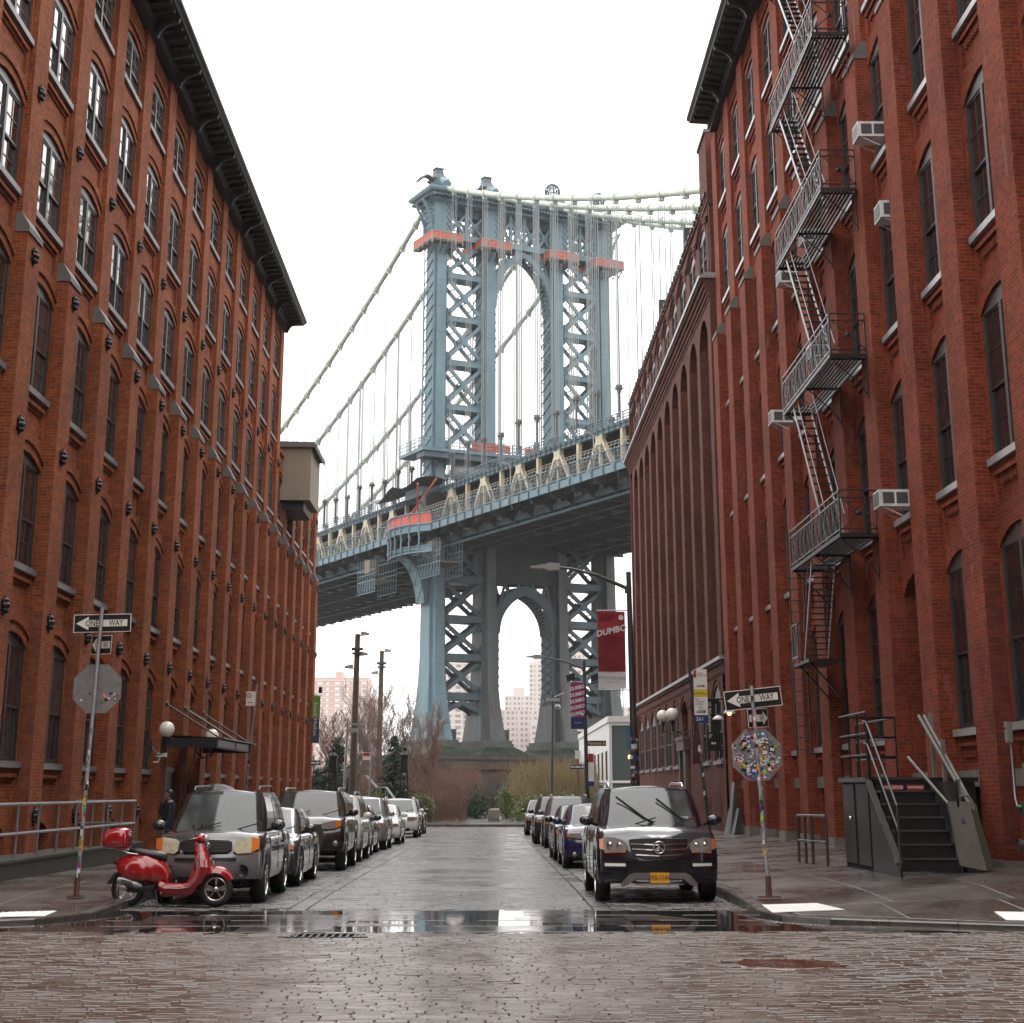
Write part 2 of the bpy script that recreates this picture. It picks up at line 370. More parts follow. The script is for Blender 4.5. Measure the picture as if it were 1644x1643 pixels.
blocks(course(1.83, 3.84, 25.6, 95.2, .24, .13, .008, .008, .004, .02), COB, 'cobblestones', road)
for xa, xb in ((-3.0, -2.72), (1.55, 1.83)):
    y = 25.6; k = 0
    while y < 95:
        mb = MB(); z0, z1 = gz(y), gz(y+1.2)
        obj('granite_strip_stone', blocks([(xa+.012, xb-.012, y+.006, y+1.194, .003, 0, 0)], KERB, 'granite_strip_stone', road, False).data, road) if False else blocks([(xa+.012, xb-.012, y+.006, y+1.194, .003, 0, (z1-z0)/1.2)], PAVL if (k*7) % 5 else COB, 'granite_strip_stone', road, False)
        y += 1.2; k += 1
# flooded crosswalk of big granite slabs
for r_ in range(4):
    y0 = 21.78+r_*.955; x = -9.0 - rng.uniform(0, .6)
    while x < (10.2 if r_ < 1 else 3.84):
        l = rng.uniform(1.1, 1.7)
        xe = min(x+l, 3.84 if r_ >= 1 else 10.2)
        if x < -5.45 and r_ >= 1: x += l; continue
        if not (abs((x+xe)/2-GR[0]) < .9 and r_ == 0 and False):
            blocks([(x+.008, xe-.008, y0+.010, y0+.945, rng.gauss(.0003, .0012), rng.gauss(0, .0008), rng.gauss(0, .0010))], SLABW, 'crosswalk_slab', road, False, ch=.006)
        x += l
q_ = random.Random(3); ring = []
for i in range(90):
    a = i/90; x = -9.5+20*a; ring.append((x, 21.66-.10*math.sin(x*1.1)-.06*math.sin(x*3.7+1)-.05*q_.random()))
top_ = [(3.8, 25.7), (3.3, 25.95)]+[(3.0-8.3*i/40, 25.78+.12*math.sin(i*.9)+.10*math.sin(i*2.3)) for i in range(40)]+[(-5.45, 25.6), (-6.2, 23.0), (-9.5, 22.2)]
mb = MB(); P_ = ring+[(10.4, 20.9), (6, 22.55), (4.5, 23.35)]+top_; mb.add([(x, y, .0002) for x, y in P_], [tuple(range(len(P_)))])
struct('puddle_film', mb, [mat('puddle_film', (.03, .028, .026), .025, spec=.6, bump=(7, .10, .002))])
st_ = []
for r_ in range(5):
    x = -9.2
    while x < 3.7:
        l = rng.uniform(.3, 1.5)
        if rng.random() < .8 and (r_ < 1 or x > -5.4): st_.append((x, x+l, 21.76+r_*.955, 21.79+r_*.955, .0032, 0, 0))
        x += l+rng.uniform(.02, .35)
blocks(st_, COB, 'slab_arris', road, True, ch=.003)
mb = MB(); mb.add([(-9, 21.6, -.009), (10.2, 21.6, -.009), (3.84, 25.62, -.009), (-5.48, 25.62, -.009)], [(0, 1, 2, 3)])
o = struct('puddle', mb, [mat('puddle_water', (.16, .155, .15), .04, spec=.6, bump=(9, .15, .003))]); 

# manhole and drain
mh = thing('manhole_cover', 'round rusty brown manhole cover set in the granite blocks on the right', 'manhole cover', (*MH, 0))
RUSTW = wet('wet_rusty_iron', (.09, .032, .018), .1, .3, 3, .6, 25)
mb = MB(); mb.lathe([(0, -.004), (.545, -.004), (.56, -.012), (.56, -.03)], (0,0,0), 40, smooth=False)
part('frame_ring', mb, RUSTW, mh, False)
mb = MB(); 
for i in range(-7, 8):
    for j in range(-7, 8):
        if math.hypot(i*.062, j*.062) < .45 and math.hypot(i*.062, j*.062) > .12: mb.box(i*.062-.022, i*.062+.022, j*.062-.022, j*.062+.022, -.004, .003)
mb.lathe([(.0, .002), (.10, .002), (.105, -.004)], (0,0,0), 20, smooth=False); mb.lathe([(.475, -.004), (.48, .003), (.51, .003), (.515, -.004)], (0,0,0), 40, smooth=False)
part('lid_studs', mb, RUSTW, mh, False)
dr = thing('drain_grate', 'rectangular iron drain grate beside the flooded crosswalk slabs', 'drain grate', (GR[0], GR[1], 0))
mb = MB(); mb.box(-.44, .44, -.26, -.225, -.03, .002); mb.box(-.44, .44, .225, .26, -.03, .002); mb.box(-.44, -.41, -.225, .225, -.03, .002); mb.box(.41, .44, -.225, .225, -.03, .002)
part('frame', mb, IRON, dr, False)
for i in range(9): mb = MB(); x = -.36+i*.09; mb.box(x-.016, x+.016, -.222, .222, -.03, -.001); part('bar', mb, IRON, dr, False)

# ---- sidewalks
def lerp(xs, ys, x): return float(np.interp(x, xs, ys))
CR = [(96, 3.85), (24.7, 3.85), (23.9, 4.05), (23.3, 4.6), (22.9, 5.3), (22.5, 6.1), (22.0, 7.1), (21.3, 8.8), (20.3, 12), (19.5, 16)]
CL = [(96, -5.5), (25.4, -5.5), (24.4, -5.62), (23.4, -6.1), (22.8, -7.1), (22.3, -8.6), (21.9, -11), (21.5, -16)]
def hc_(y): return .055+.095*min(1, max(0, (y-24.2)/3))
def shR(x, y): return gz(y)+hc_(y)+.05*max(0, min(x-3.85, 6, y-lerp([3.85, 4.6, 6.1, 8.8, 16], [24.7, 23.3, 22.5, 21.3, 19.5], x) if x > 3.9 and y < 27 else 9))
def shL(x, y): return gz(y)+hc_(y)
WALLR, WALLL = 9.36, -10.66
def sidewalk(name, C, sh, wall, sg):
    root = obj(name, None); root['kind'] = 'structure'
    mb = MB(); st = [96] + list(np.arange(93, 26, -3.0)) + [p[0] for p in C[1:]]
    xs = {p[0]: p[1] for p in C}; far = wall + (4 if sg > 0 else -4)
    cy = [p[0] for p in C][::-1]; cx = [p[1] for p in C][::-1]
    prev = None
    for y in st:
        x0 = lerp(cy, cx, y); row = [(x0, y, gz(y)-.03), (x0, y, sh(x0, y)-.004)] + [(x0+(wall+.3*sg-x0)*t, y, sh(x0+(wall+.3*sg-x0)*t, y)-.016) for t in (.05, .35, .7, 1)] + [(far if abs(far) > abs(x0) else x0+sg*.1, y, sh(wall, y)-.016)]
        if prev:
            k = len(row); mb.add(prev+row, [(i, i+1, k+i+1, k+i) for i in range(k-1)])
        prev = row
    part('paving_base', mb, JOINT, root, False)
    # kerb stones along the polyline
    pts = []; P = [(x, y) for y, x in C]
    for (xa, ya), (xb, yb) in zip(P[:-1], P[1:]):
        n = max(1, round(math.hypot(xb-xa, yb-ya)/1.5))
        for k in range(n): pts.append((xa+(xb-xa)*k/n, ya+(yb-ya)*k/n))
    pts.append(P[-1])
    for (xa, ya), (xb, yb) in zip(pts[:-1], pts[1:]):
        d = math.hypot(xb-xa, yb-ya); tx, ty = (xb-xa)/d, (yb-ya)/d; nx, ny = (-ty, tx)
        if nx*sg < 0: nx, ny = -nx, -ny
        mb = MB(); g = .005; w = .17; j = rng.uniform(-.004, .004)
        def pt(s, n_, z): return (xa+tx*s+nx*n_, ya+ty*s+ny*n_, z)
        q = []
        for s in (g, d-g):
            x_, y_ = xa+tx*s, ya+ty*s; zt = sh(x_, y_)
            q += [pt(s, -.012, gz(y_)-.03), pt(s, -.012+j, zt-.018), pt(s, .004, zt), pt(s, w, zt+.002), pt(s, w, zt-.05)]
        mb.add(q, [(0,1,6,5), (1,2,7,6), (2,3,8,7), (3,4,9,8), (4,3,2,1,0), (5,6,7,8,9)])
        part('kerb_stone', mb, KERB, root, False)
    return root
def slabpoly(root, P, sh):
    cx = sum(p[0] for p in P)/len(P); cy = sum(p[1] for p in P)/len(P); dz = rng.uniform(-.002, .003); mb = MB(); n = len(P)
    def sk(p, d): l = math.hypot(p[0]-cx, p[1]-cy); k = 1-d/l; return cx+(p[0]-cx)*k, cy+(p[1]-cy)*k
    a = [sk(p, .011) for p in P]; b = [sk(p, .02) for p in P]
    mb.add([(x, y, sh(x, y)-.02+dz) for x, y in a]+[(x, y, sh(x, y)-.006+dz) for x, y in a]+[(x, y, sh(x, y)+dz) for x, y in b],
           [tuple(range(2*n, 3*n))]+[(i, (i+1) % n, n+(i+1) % n, n+i) for i in range(n)]+[(n+i, n+(i+1) % n, 2*n+(i+1) % n, 2*n+i) for i in range(n)])
    part('paving_slab', mb, SIDEW, root, False)
swr = sidewalk('right_pavement', CR, shR, WALLR, 1)
swl = sidewalk('left_pavement', CL, shL, WALLL, -1)
def cells(root, x0, x1, n, ya, yb, d, sh):
    y = ya
    while y < yb-.1:
        e = min(y+d, yb)
        for i in range(n):
            a = x0+(x1-x0)*i/n; b = x0+(x1-x0)*(i+1)/n
            slabpoly(root, [(a, y), (b, y), (b, e), (a, e)], sh)
        y = e
cells(swr, 4.03, 9.3, 3, 24.75, 64.3, 1.65, shR); cells(swr, 4.03, 9.3, 2, 64.3, 95, 3.8, shR)
cells(swl, -5.68, -8.7, 2, 25.5, 44, 1.65, shL); cells(swl, -5.68, -10.6, 3, 44, 95, 2.6, shL)
for a, b, ca, cb in ((4.3, 5.6, 23.95, 23.1), (5.6, 7.3, 23.05, 22.15), (7.3, 9.2, 22.15, 21.4), (9.2, 12, 21.4, 20.6)):
    slabpoly(swr, [(a, ca), (b, cb), (b, 24.72), (a if a > 4.4 else 4.05, 24.72)], shR)
for a, b, ca, cb in ((-5.75, -7.2, 24.2, 23.05), (-7.2, -9.0, 23.02, 22.5), (-9, -11, 22.47, 22.15), (-11, -13, 22.1, 21.95)):
    slabpoly(swl, [(a, ca), (b, cb), (b, 25.46), (a, 25.46)], shL)
# white tactile pads
def pad(label, P, sh, root_loc):
    t = thing('tactile_pad', label, 'tactile pad', root_loc, 'white tactile pads at the crossing')
    mb = MB(); n = 4; A = P
    mb.add([(x, y, sh(x, y)+.004) for x, y in A]+[(x, y, sh(x, y)+.012) for x, y in A], [(4,5,6,7)]+[(i, (i+1) % 4, 4+(i+1) % 4, 4+i) for i in range(4)])
    part('pad_base', mb, WHITEP, t)
    mb = MB()
    def bl(u, v):
        x = (A[0][0]*(1-u)+A[1][0]*u)*(1-v)+(A[3][0]*(1-u)+A[2][0]*u)*v; y = (A[0][1]*(1-u)+A[1][1]*u)*(1-v)+(A[3][1]*(1-u)+A[2][1]*u)*v
        return x, y
    for i in range(14):
        for j in range(9):
            x, y = bl((i+.5)/14, (j+.5)/9); z = sh(x, y)+.012
            mb.lathe([(.021, 0), (.014, .006), (0, .007)], (x, y, z), 6)
    o = part('truncated_domes', mb, WHITEP, t); o['kind'] = 'stuff'
pad('white ribbed tactile pad at the kerb corner below the sticker covered sign', [(3.97, 23.98+.25), (4.95, 24.05), (4.75, 25.0), (3.98, 25.2)], shR, (4.4, 24.6, .17))
pad('white ribbed tactile pad at the right edge of the picture on the pavement', [(6.75, 22.55), (8.0, 22.1), (8.3, 22.95), (6.85, 23.4)], shR, (7.4, 22.8, .3))
pad('white ribbed tactile pad on the left pavement in front of the leaning sign post', [(-7.3, 23.35), (-6.05, 23.7), (-6.1, 24.5), (-7.4, 24.2)], shL, (-6.7, 23.9, .15))
# ------------------------------------------------------------ brick buildings
class Fac:
    def __init__(s, X, sg, dr): s.X = X; s.sg = sg; s.dr = dr
    def P(s, u, n, z): return (s.sg*n, u, z)          # local to (X, s0, 0)
    def bx(s, mb, u0, u1, n0, n1, z0, z1, mi=0): return mb.box(s.sg*n0, s.sg*n1, u0, u1, z0, z1, mi)
def archpts(o0, o1, sp, cr, n=8):
    w = (o1-o0)/2; h = cr-sp; Rr = (w*w+h*h)/(2*h); cz = cr-Rr; c = (o0+o1)/2; a = math.asin(w/Rr)
    return [(c+Rr*math.sin(-a+2*a*i/n), cz+Rr*math.cos(-a+2*a*i/n)) for i in range(n+1)], (c, cz, Rr, a)
def bay_mesh(F, rw, o0, o1, zlo, zhi, sill, sp, cr, bmat, panel=True, dent=False, blind=False):
    mb = MB(); dr = F.dr; P = F.P
    def q(a, b, c, d, mi=0): mb.add([a, b, c, d], [(0,1,2,3)], mi)
    def rect(u0, u1, z0, z1, n=-dr, mi=0): q(P(u0,n,z0), P(u1,n,z0), P(u1,n,z1), P(u0,n,z1), mi)
    rect(0, o0, zlo, zhi); rect(o1, rw, zlo, zhi)
    arc, (c, cz, Rr, a) = archpts(o0, o1, sp, cr)
    if panel and sill-zlo > .95:
        p0, p1, pt, pb = o0+.12, o1-.12, sill-.34, max(sill-1.05, zlo+.12)
        rect(o0, p0, zlo, sill); rect(p1, o1, zlo, sill); rect(p0, p1, zlo, pb); rect(p0, p1, pt, sill)
        rect(p0, p1, pb, pt, -dr-.07)
        q(P(p0,-dr,pt), P(p1,-dr,pt), P(p1,-dr-.07,pt), P(p0,-dr-.07,pt)); q(P(p0,-dr,pb), P(p1,-dr,pb), P(p1,-dr-.07,pb), P(p0,-dr-.07,pb))
        q(P(p0,-dr,pb), P(p0,-dr,pt), P(p0,-dr-.07,pt), P(p0,-dr-.07,pb)); q(P(p1,-dr,pb), P(p1,-dr,pt), P(p1,-dr-.07,pt), P(p1,-dr-.07,pb))
        F.bx(mb, p0+.003, p1-.003, -dr-.068, -dr-.03, pt-.075, pt-.003)
        if dent:
            k = int((p1-p0)/.15)
            for i in range(k): F.bx(mb, p0+.05+i*.15, p0+.12+i*.15, -dr-.068, -dr-.005, pt-.2, pt-.077)
        F.bx(mb, p0-.07, p1+.07, -dr, -dr+.035, pt+.005, pt+.08)
    else: rect(o0, o1, zlo, sill)
    for (u0, z0), (u1, z1) in zip(arc[:-1], arc[1:]):
        q(P(u0,-dr,z0), P(u1,-dr,z1), P(u1,-dr,zhi), P(u0,-dr,zhi))
        q(P(u0,-dr,z0), P(u1,-dr,z1), P(u1,-dr-.3,z1), P(u0,-dr-.3,z0))
    for u in (o0, o1): q(P(u,-dr,sill), P(u,-dr,sp), P(u,-dr-.3,sp), P(u,-dr-.3,sill))
    q(P(o0,-dr,sill), P(o1,-dr,sill), P(o1,-dr-.3,sill), P(o0,-dr-.3,sill))
    # raised brick arch rings
    for r0, r1, h in (((.0, .115, .02), (.24, .315, .045)) if not dent else ((.0, .23, .012),)):
        pr = None; n = 10; ae = a*1.06
        for i in range(n+1):
            t = -ae+2*ae*i/n
            row = [P(c+(Rr+r)*math.sin(t), nn, cz+(Rr+r)*math.cos(t)) for r, nn in ((r0+.004,-dr), (r0+.004,-dr+h), (r1,-dr+h), (r1,-dr))]
            if i in (0, n): mb.add(row, [(0,1,2,3)])
            if pr: mb.add(pr+row, [(0,1,5,4), (1,2,6,5), (2,3,7,6)])
            pr = row
    if blind: rect(o0, o1, sill, cr, -dr-.25)
    return mb.mesh('wall_bay', [bmat])
def win_set(F, o0, o1, sill, sp, cr, frm, muntin, sillm, panes, fdep=.03):
    """meshes of one paired double-hung window: frame, sashes, panes, sill"""
    dr = F.dr; P = F.P; n0 = -dr-fdep-.10; n1 = -dr-fdep; ft = .075; D = {}
    mb = MB(); top = sp-.02
    bx = lambda m, *a: F.bx(m, *a)
    bx(mb, o0+.003, o0+ft, n0, n1, sill+.05, top); bx(mb, o1-ft, o1-.003, n0, n1, sill+.05, top)
    bx(mb, o0+.003, o1-.003, n0-.002, n1+.004, top, top+.09); bx(mb, o0+ft, o1-ft, n0, n1-.01, sill+.003, sill+.055)
    c = (o0+o1)/2; bx(mb, c-.07, c+.07, n0, n1+.012, sill+.05, top)
    arc, _ = archpts(o0+.003, o1-.003, sp, cr-.003)
    poly = [(o0+.003, top+.09), (o1-.003, top+.09)] + arc[::-1] if arc[1][1] > top+.09 else arc
    poly = [(u, max(z, top+.088)) for u, z in poly]
    mb.prism(poly, lambda u, z, n: P(u, n, z), n0+.02, n1-.015)
    D['frame'] = mb.mesh('window', [frm])
    mb = MB(); bx(mb, o0-.10, o1+.10, -dr-.15, -dr+.09, sill-.14, sill-.001); D['sill'] = mb.mesh('sill', [sillm])
    mid = sill+(top-sill)*.47
    D['sash'] = []; D['pane'] = []
    for (a, b) in ((o0+ft, c-.07), (c+.07, o1-ft)):
        for (z0, z1, off) in ((sill+.055, mid+.02, -.045), (mid-.02, top, -.012)):
            mb = MB(); t = .045; m0, m1 = n1+off-.04, n1+off-.006
            bx(mb, a, a+t, m0, m1, z0, z1); bx(mb, b-t, b, m0, m1, z0, z1); bx(mb, a+t, b-t, m0, m1, z0, z0+t+.01); bx(mb, a+t, b-t, m0, m1, z1-t, z1)
            um = (a+b)/2; zm = (z0+z1)/2
            bx(mb, um-.011, um+.011, m0+.004, m1-.006, z0+t+.01, z1-t); bx(mb, a+t, b-t, m0+.006, m1-.008, zm-.011, zm+.011)
            D['sash'].append(mb.mesh('sash', [muntin]))
            row = []
            for pm in panes:
                g = MB(); nn = m0+.012; g.add([P(a+t,nn,z0+t), P(b-t,nn,z0+t), P(b-t,nn,z1-t), P(a+t,nn,z1-t), P(a+t,nn-.006,z0+t), P(b-t,nn-.006,z0+t), P(b-t,nn-.006,z1-t), P(a+t,nn-.006,z1-t)], [(0,1,2,3), (7,6,5,4)])
                row.append(g.mesh('pane', [pm]))
            D['pane'].append(row)
    return D
def put_window(D, root, s0, rr):
    w = obj('window', D['frame'], root, (0, s0, 0))
    obj('sill', D['sill'], w)
    k = rr.choice((0, 0, 1))
    for i in range(4):
        obj('sash', D['sash'][i], w)
        obj('pane', D['pane'][i][k if rr.random() < .85 else 1-k], w)
    return w
def anchor_mesh(F):
    mb = MB(); c = (F.sg*.03, 0, 0)
    mb.ball((F.sg*.07, 0, 0), .075, 8)
    for i in range(6):
        a = i*math.pi/3; mb.ball((F.sg*.045, math.cos(a)*.12, math.sin(a)*.12), .062, 6)
    for i in range(6):
        a = (i+.5)*math.pi/3; mb.beam((F.sg*.02, 0, 0), (F.sg*.02, math.cos(a)*.21, math.sin(a)*.21), .05, .05)
    mb.box(0, F.sg*.03, -.14, .14, -.14, .14)
    return mb.mesh('wall_anchor', [IRON])

def cornice(F, root, sA, sB, z, mat_, step, H=.55, out=.95):
    prof = [(-.3, z), (.02, z), (.02, z+.10), (.10, z+.13), (.10, z+.30), (.16, z+.33), (out-.14, z+.36), (out-.10, z+.42), (out, z+.50), (out, z+.60), (out-.05, z+.64), (-.3, z+.70)]
    mb = MB(); mb.prism(prof, lambda n, zz, s: (F.sg*n, s, zz), sA, sB); part('cornice', mb, mat_, root, False)
    mb = MB(); w = .13
    pr = [(.02, z-.32), (.14, z-.30), (.20, z-.12), (.34, z+.04), (.58, z+.14), (out-.2, z+.20), (out-.16, z+.37), (.02, z+.36)]
    mb.prism(pr, lambda n, zz, s: (F.sg*(n+.003), s, zz), -w/2, w/2); bm = mb.mesh('cornice_bracket', [mat_])
    mb = MB(); mb.prism([(.1, z+.16), (.1, z+.33), (out-.22, z+.352), (out-.22, z+.24), (.4, z+.22)], lambda n, zz, s: (F.sg*(n+.003), s, zz), -.06, .06); sm_ = mb.mesh('modillion', [mat_])
    s = sA+.3; k = 0
    while s < sB-.1:
        obj('cornice_bracket' if k % 6 == 0 else 'modillion', bm if k % 6 == 0 else sm_, root, (0, s, 0)); s += step/6; k += 1
def lattice_mesh(F, u0, u1, z0, z1, bmat, dark):
    mb = MB(); dr = F.dr
    F.bx(mb, u0, u1, -dr, -dr+.02, z0, z1, 1)
    F.bx(mb, u0-.06, u1+.06, -dr, -dr+.07, z1, z1+.06); F.bx(mb, u0-.06, u1+.06, -dr, -dr+.07, z0-.06, z0)
    n = int((u1-u0)/.16); 
    for i in range(n+1):
        u = u0+(u1-u0)*i/n
        for sgn in (-1, 1):
            ua, ub = u, u+sgn*(z1-z0); za, zb = z0, z1
            if ub > u1: zb = z0+(u1-ua); ub = u1
            if ub < u0: zb = z0+(ua-u0); ub = u0
            if abs(ub-ua) > .05: mb.beam(F.P(ua, -dr+.035, za), F.P(ub, -dr+.035, zb), .05, .03)
    return mb.mesh('brick_lattice', [bmat, dark])

def big_building(name, label, F, pil, pitch, pw, zb, ztall, floors, capz, bmat, sillm, frm, munt, panes, dent, seed, backs, anchors=None, low=None, special=None, base=None, ends=None):
    root = thing(name, label, 'building', (F.X, 0, 0)); rr = random.Random(seed); sg = F.sg; dr = F.dr
    rw = pitch-pw; o0, o1 = .13, rw-.13
    nf = len(floors); cuts = []
    for i in range(nf+1):
        if i == 0: cuts.append(floors[0][0]-1.0)
        elif i == nf: cuts.append(ztall)
        else: cuts.append((floors[i-1][2]+.36+floors[i][0]-1.12)/2)
    bm = []; ws = []
    for i, (si, sp, cr) in enumerate(floors):
        bm.append(bay_mesh(F, rw, o0, o1, cuts[i], cuts[i+1], si, sp, cr, bmat, True, dent))
        ws.append(win_set(F, o0, o1, si, sp, cr, frm, munt, sillm if i < nf else sillm, panes))
    blindm = [bay_mesh(F, rw, o0, o1, cuts[i], cuts[i+1], *floors[i], bmat, True, dent, True) for i in range(nf)]
    nb = len(pil)
    mb = MB(); F.bx(mb, 0, pw, -dr-.05, 0, zb, capz); F.bx(mb, -.03, pw+.03, -dr-.04, .04, zb, zb+.62, 1); pm_low = mb.mesh('pilaster', [bmat, CONCL if dent else bmat])
    mb = MB(); F.bx(mb, 0, pw, -dr-.05, -dr+.13, capz, ztall); pm_hi = mb.mesh('upper_pilaster', [bmat])
    mb = MB(); mb.prism([(-dr-.01, capz), (.035, capz), (.035, capz+.13), (-dr+.13, capz+.46), (-dr-.01, capz+.46)], lambda n, z, u: F.P(u, n, z), -.025, pw+.025); cm = mb.mesh('pilaster_cap', [ST_CAP])
    am = anchor_mesh(F); lm = lattice_mesh(F, .1, rw-.1, ztall-.62, ztall-.2, bmat, BLACKM)
    basem = base(F, rw, zb, cuts[0]) if base else None
    for k, s in enumerate(pil):
        tall = low is None or k <= low[0]
        nlast = k == nb-1
        obj('pilaster', pm_low, root, (0, s, 0)); obj('pilaster_cap', cm, root, (0, s, 0))
        zt = ztall if tall else low[1]
        if tall: obj('upper_pilaster', pm_hi, root, (0, s, 0))
        else:
            mb = MB(); F.bx(mb, 0, pw, -dr-.05, -dr+.13, capz, zt+.25); obj('upper_pilaster', mb.mesh('upper_pilaster', [bmat]), root, (0, s, 0))
        if anchors:
            for z in anchors:
                if z < zt-.4: obj('wall_anchor', am, root, (0 if z < capz else -sg*(dr-.13), s+pw/2, z))
        if nlast: continue
        s1 = s+pw
        if basem: obj('base_wall', basem, root, (0, s1, 0))
        tall2 = low is None or k < low[0]
        for i in range(nf):
            if not tall2 and i >= low[2]: break
            sp_ = special(k, i) if special else None
            if sp_ == 'skip': continue
            if sp_ == 'blind': obj('wall_bay', blindm[i], root, (0, s1, 0)); continue
            obj('wall_bay', bm[i], root, (0, s1, 0))
            put_window(ws[i], root, s1, rr)
        if tall2: obj('brick_lattice', lm, root, (0, s1, 0))
        else:
            mb = MB(); zz = cuts[low[2]]; mb.add([F.P(0, -dr, zz), F.P(rw, -dr, zz), F.P(rw, -dr, low[1]), F.P(0, -dr, low[1])], [(0,1,2,3)]); F.bx(mb, -.02, rw+.02, -dr-.3, -dr+.08, low[1], low[1]+.12)
            obj('upper_wall', mb.mesh('upper_wall', [bmat]), root, (0, s1, 0))
    # body behind the facade
    for i, (sa, sb, zt, mi) in enumerate(backs):
        mb = MB(); mb.box(-sg*(dr+.45), -sg*22, sa, sb, zb-.5, zt); part('body', mb, bmat, root, False)
        mb = MB(); 
        for se in (sa, sb):
            mb.box(-sg*(dr-.001), -sg*(dr+.45), se-.001 if se == sb else se, se+.0 if se == sb else se+.35, zb, zt) if False else None
            e0, e1 = (se, se+.25) if se == sa else (se-.25, se)
            mb.box(-sg*(dr+.002), -sg*(dr+.45), e0, e1, zb-.3, zt)
        mb.box(-sg*(dr+.01), -sg*(dr+.5), sa+.25, sb-.25, zt-.35, zt-.002)
        part('end_wall', mb, bmat, root, False)
    return root, cuts, o0, o1, rw

# left building -------------------------------------------------
FL = Fac(-10.3, 1, .30)
pilL = [34.45+3.69*k for k in range(-3, 18)]
flL = [(2.33, 4.83, 5.1), (6.6, 8.88, 9.15), (10.6, 12.88, 13.15), (14.62, 16.6, 16.85), (18.25, 20.18, 20.42), (21.5, 22.9, 23.12)]
def baseL(F, rw, zb, zt):
    mb = MB(); dr = F.dr; P = F.P; o0, o1 = .62, rw-.62
    def q(*a): mb.add(a, [(0,1,2,3)])
    def rect(u0, u1, z0, z1, n=-dr): q(P(u0,n,z0), P(u1,n,z0), P(u1,n,z1), P(u0,n,z1))
    rect(0, o0, zb, zt); rect(o1, rw, zb, zt)
    arc, (c, cz, Rr, a) = archpts(o0, o1, .72, .98)
    for (u0, z0), (u1, z1) in zip(arc[:-1], arc[1:]):
        q(P(u0,-dr,z0), P(u1,-dr,z1), P(u1,-dr,zt), P(u0,-dr,zt)); q(P(u0,-dr,z0), P(u1,-dr,z1), P(u1,-dr-.25,z1), P(u0,-dr-.25,z0))
    for u in (o0, o1): q(P(u,-dr,zb), P(u,-dr,.72), P(u,-dr-.25,.72), P(u,-dr-.25,zb))
    k = len(mb.f); F.bx(mb, o0, o1, -dr-.26, -dr-.2, zb, 1.0, 1)
    return mb.mesh('base_wall', [BR_L, BLACKM])
def spL(k, i):
    if k in (8, 9) and i == 0: return 'blind'
bl_root, *_ = big_building('brick_building', 'orange red brick warehouse with black cornice along the left of the street', FL, pilL, 3.69, 1.08, -.75, 24.0, flL, 13.65, BR_L, ST_SILL, FRD, FRL, (PANE, PANE2), False, 11,
    [(23.38, 79.6, 23.98, 0), (79.6, 98.2, 18.0, 0)], anchors=(1.15, 5.47, 9.38, 13.24, 17.2), low=(15, 18.0, 4), special=spL, base=baseL)
cornice(FL, bl_root, 23.0, 79.75, 24.0, CORN, 3.69)
mb = MB(); mb.box(-22, -.95, 23.4, 79.5, 24.0, 24.2); part('roof', mb, BLACKM, bl_root, False)
mb = MB(); mb.box(-22, -.6, 79.7, 98.1, 17.99, 18.06); part('roof', mb, BLACKM, bl_root, False)
# tan bulkhead
t = thing('roof_cabin', 'tan stucco cabin hanging out over the low end of the left building', 'cabin', (-10.2, 85, 15.5))
TAN = mat('tan_stucco', (.40, .33, .24), .7, noise=(1.5, .4), nvar=.12)
mb = MB(); mb.box(-13, -9.15, 82.0, 86.1, 15.85, 18.55); part('cabin_wall', mb, TAN, t)
mb = MB(); mb.prism([(-13.2, 18.552), (-9.0, 18.552), (-8.92, 18.42), (-8.86, 18.62), (-9.0, 18.80), (-13.2, 18.9)], lambda x, z, y: (x, y, z), 81.8, 86.3); part('roof', mb, mat('grey_roof_edge', (.20, .18, .16), .6), t)
mb = MB(); mb.box(-11, -9.5, 82.4, 85.8, 15.4, 15.848); part('floor_beam', mb, BLACKM, t)
# right building -------------------------------------------------
FR = Fac(9.0, -1, .32)
pilR = [29.83+3.63*k for k in range(-2, 10)]
flR = [(2.87, 5.98, 6.3), (7.62, 10.38, 10.7), (11.98, 14.68, 15.0), (16.33, 18.95, 19.25), (20.55, 23.05, 23.35), (24.6, 26.77, 27.0)]
def baseR(F, rw, zb, zt):
    mb = MB(); dr = F.dr
    F.bx(mb, 0, .35, -dr-.3, -dr, zb, zt); F.bx(mb, rw-.35, rw, -dr-.3, -dr, zb, zt)
    F.bx(mb, .352, rw-.352, -dr-.3, -dr, 2.09, zt) if zt > 2.1 else None
    F.bx(mb, .0, rw, -dr+.002, -dr+.03, 1.78, 2.08, 1); F.bx(mb, .352, rw-.352, -dr-.3, -dr+.001, 1.785, 2.085, 1)
    F.bx(mb, .352, rw-.352, -dr-.34, -dr-.2, zb, 1.783, 2)
    return mb.mesh('base_wall', [BR_R, CONCL, BLACKM])
def spR(k, i):
    if k == 3 and i == 0: return 'skip'
br_root, cutsR, oR0, oR1, rwR = big_building('brick_building', 'dark red brick warehouse with the iron fire escape on the right', FR, pilR, 3.63, 1.2, -.1, 27.9, flR, 19.2, BR_R, SNOWSILL, FRR, FRD, (PANED, PANE), True, 5,
    [(22.57, 64.2, 27.88, 0)], base=baseR, special=spR)
cornice(FR, br_root, 22.3, 62.6, 27.9, CORN, 3.63)
mb = MB(); mb.box(.95, 22, 22.6, 64.1, 27.9, 28.05); part('roof', mb, BLACKM, br_root, False)
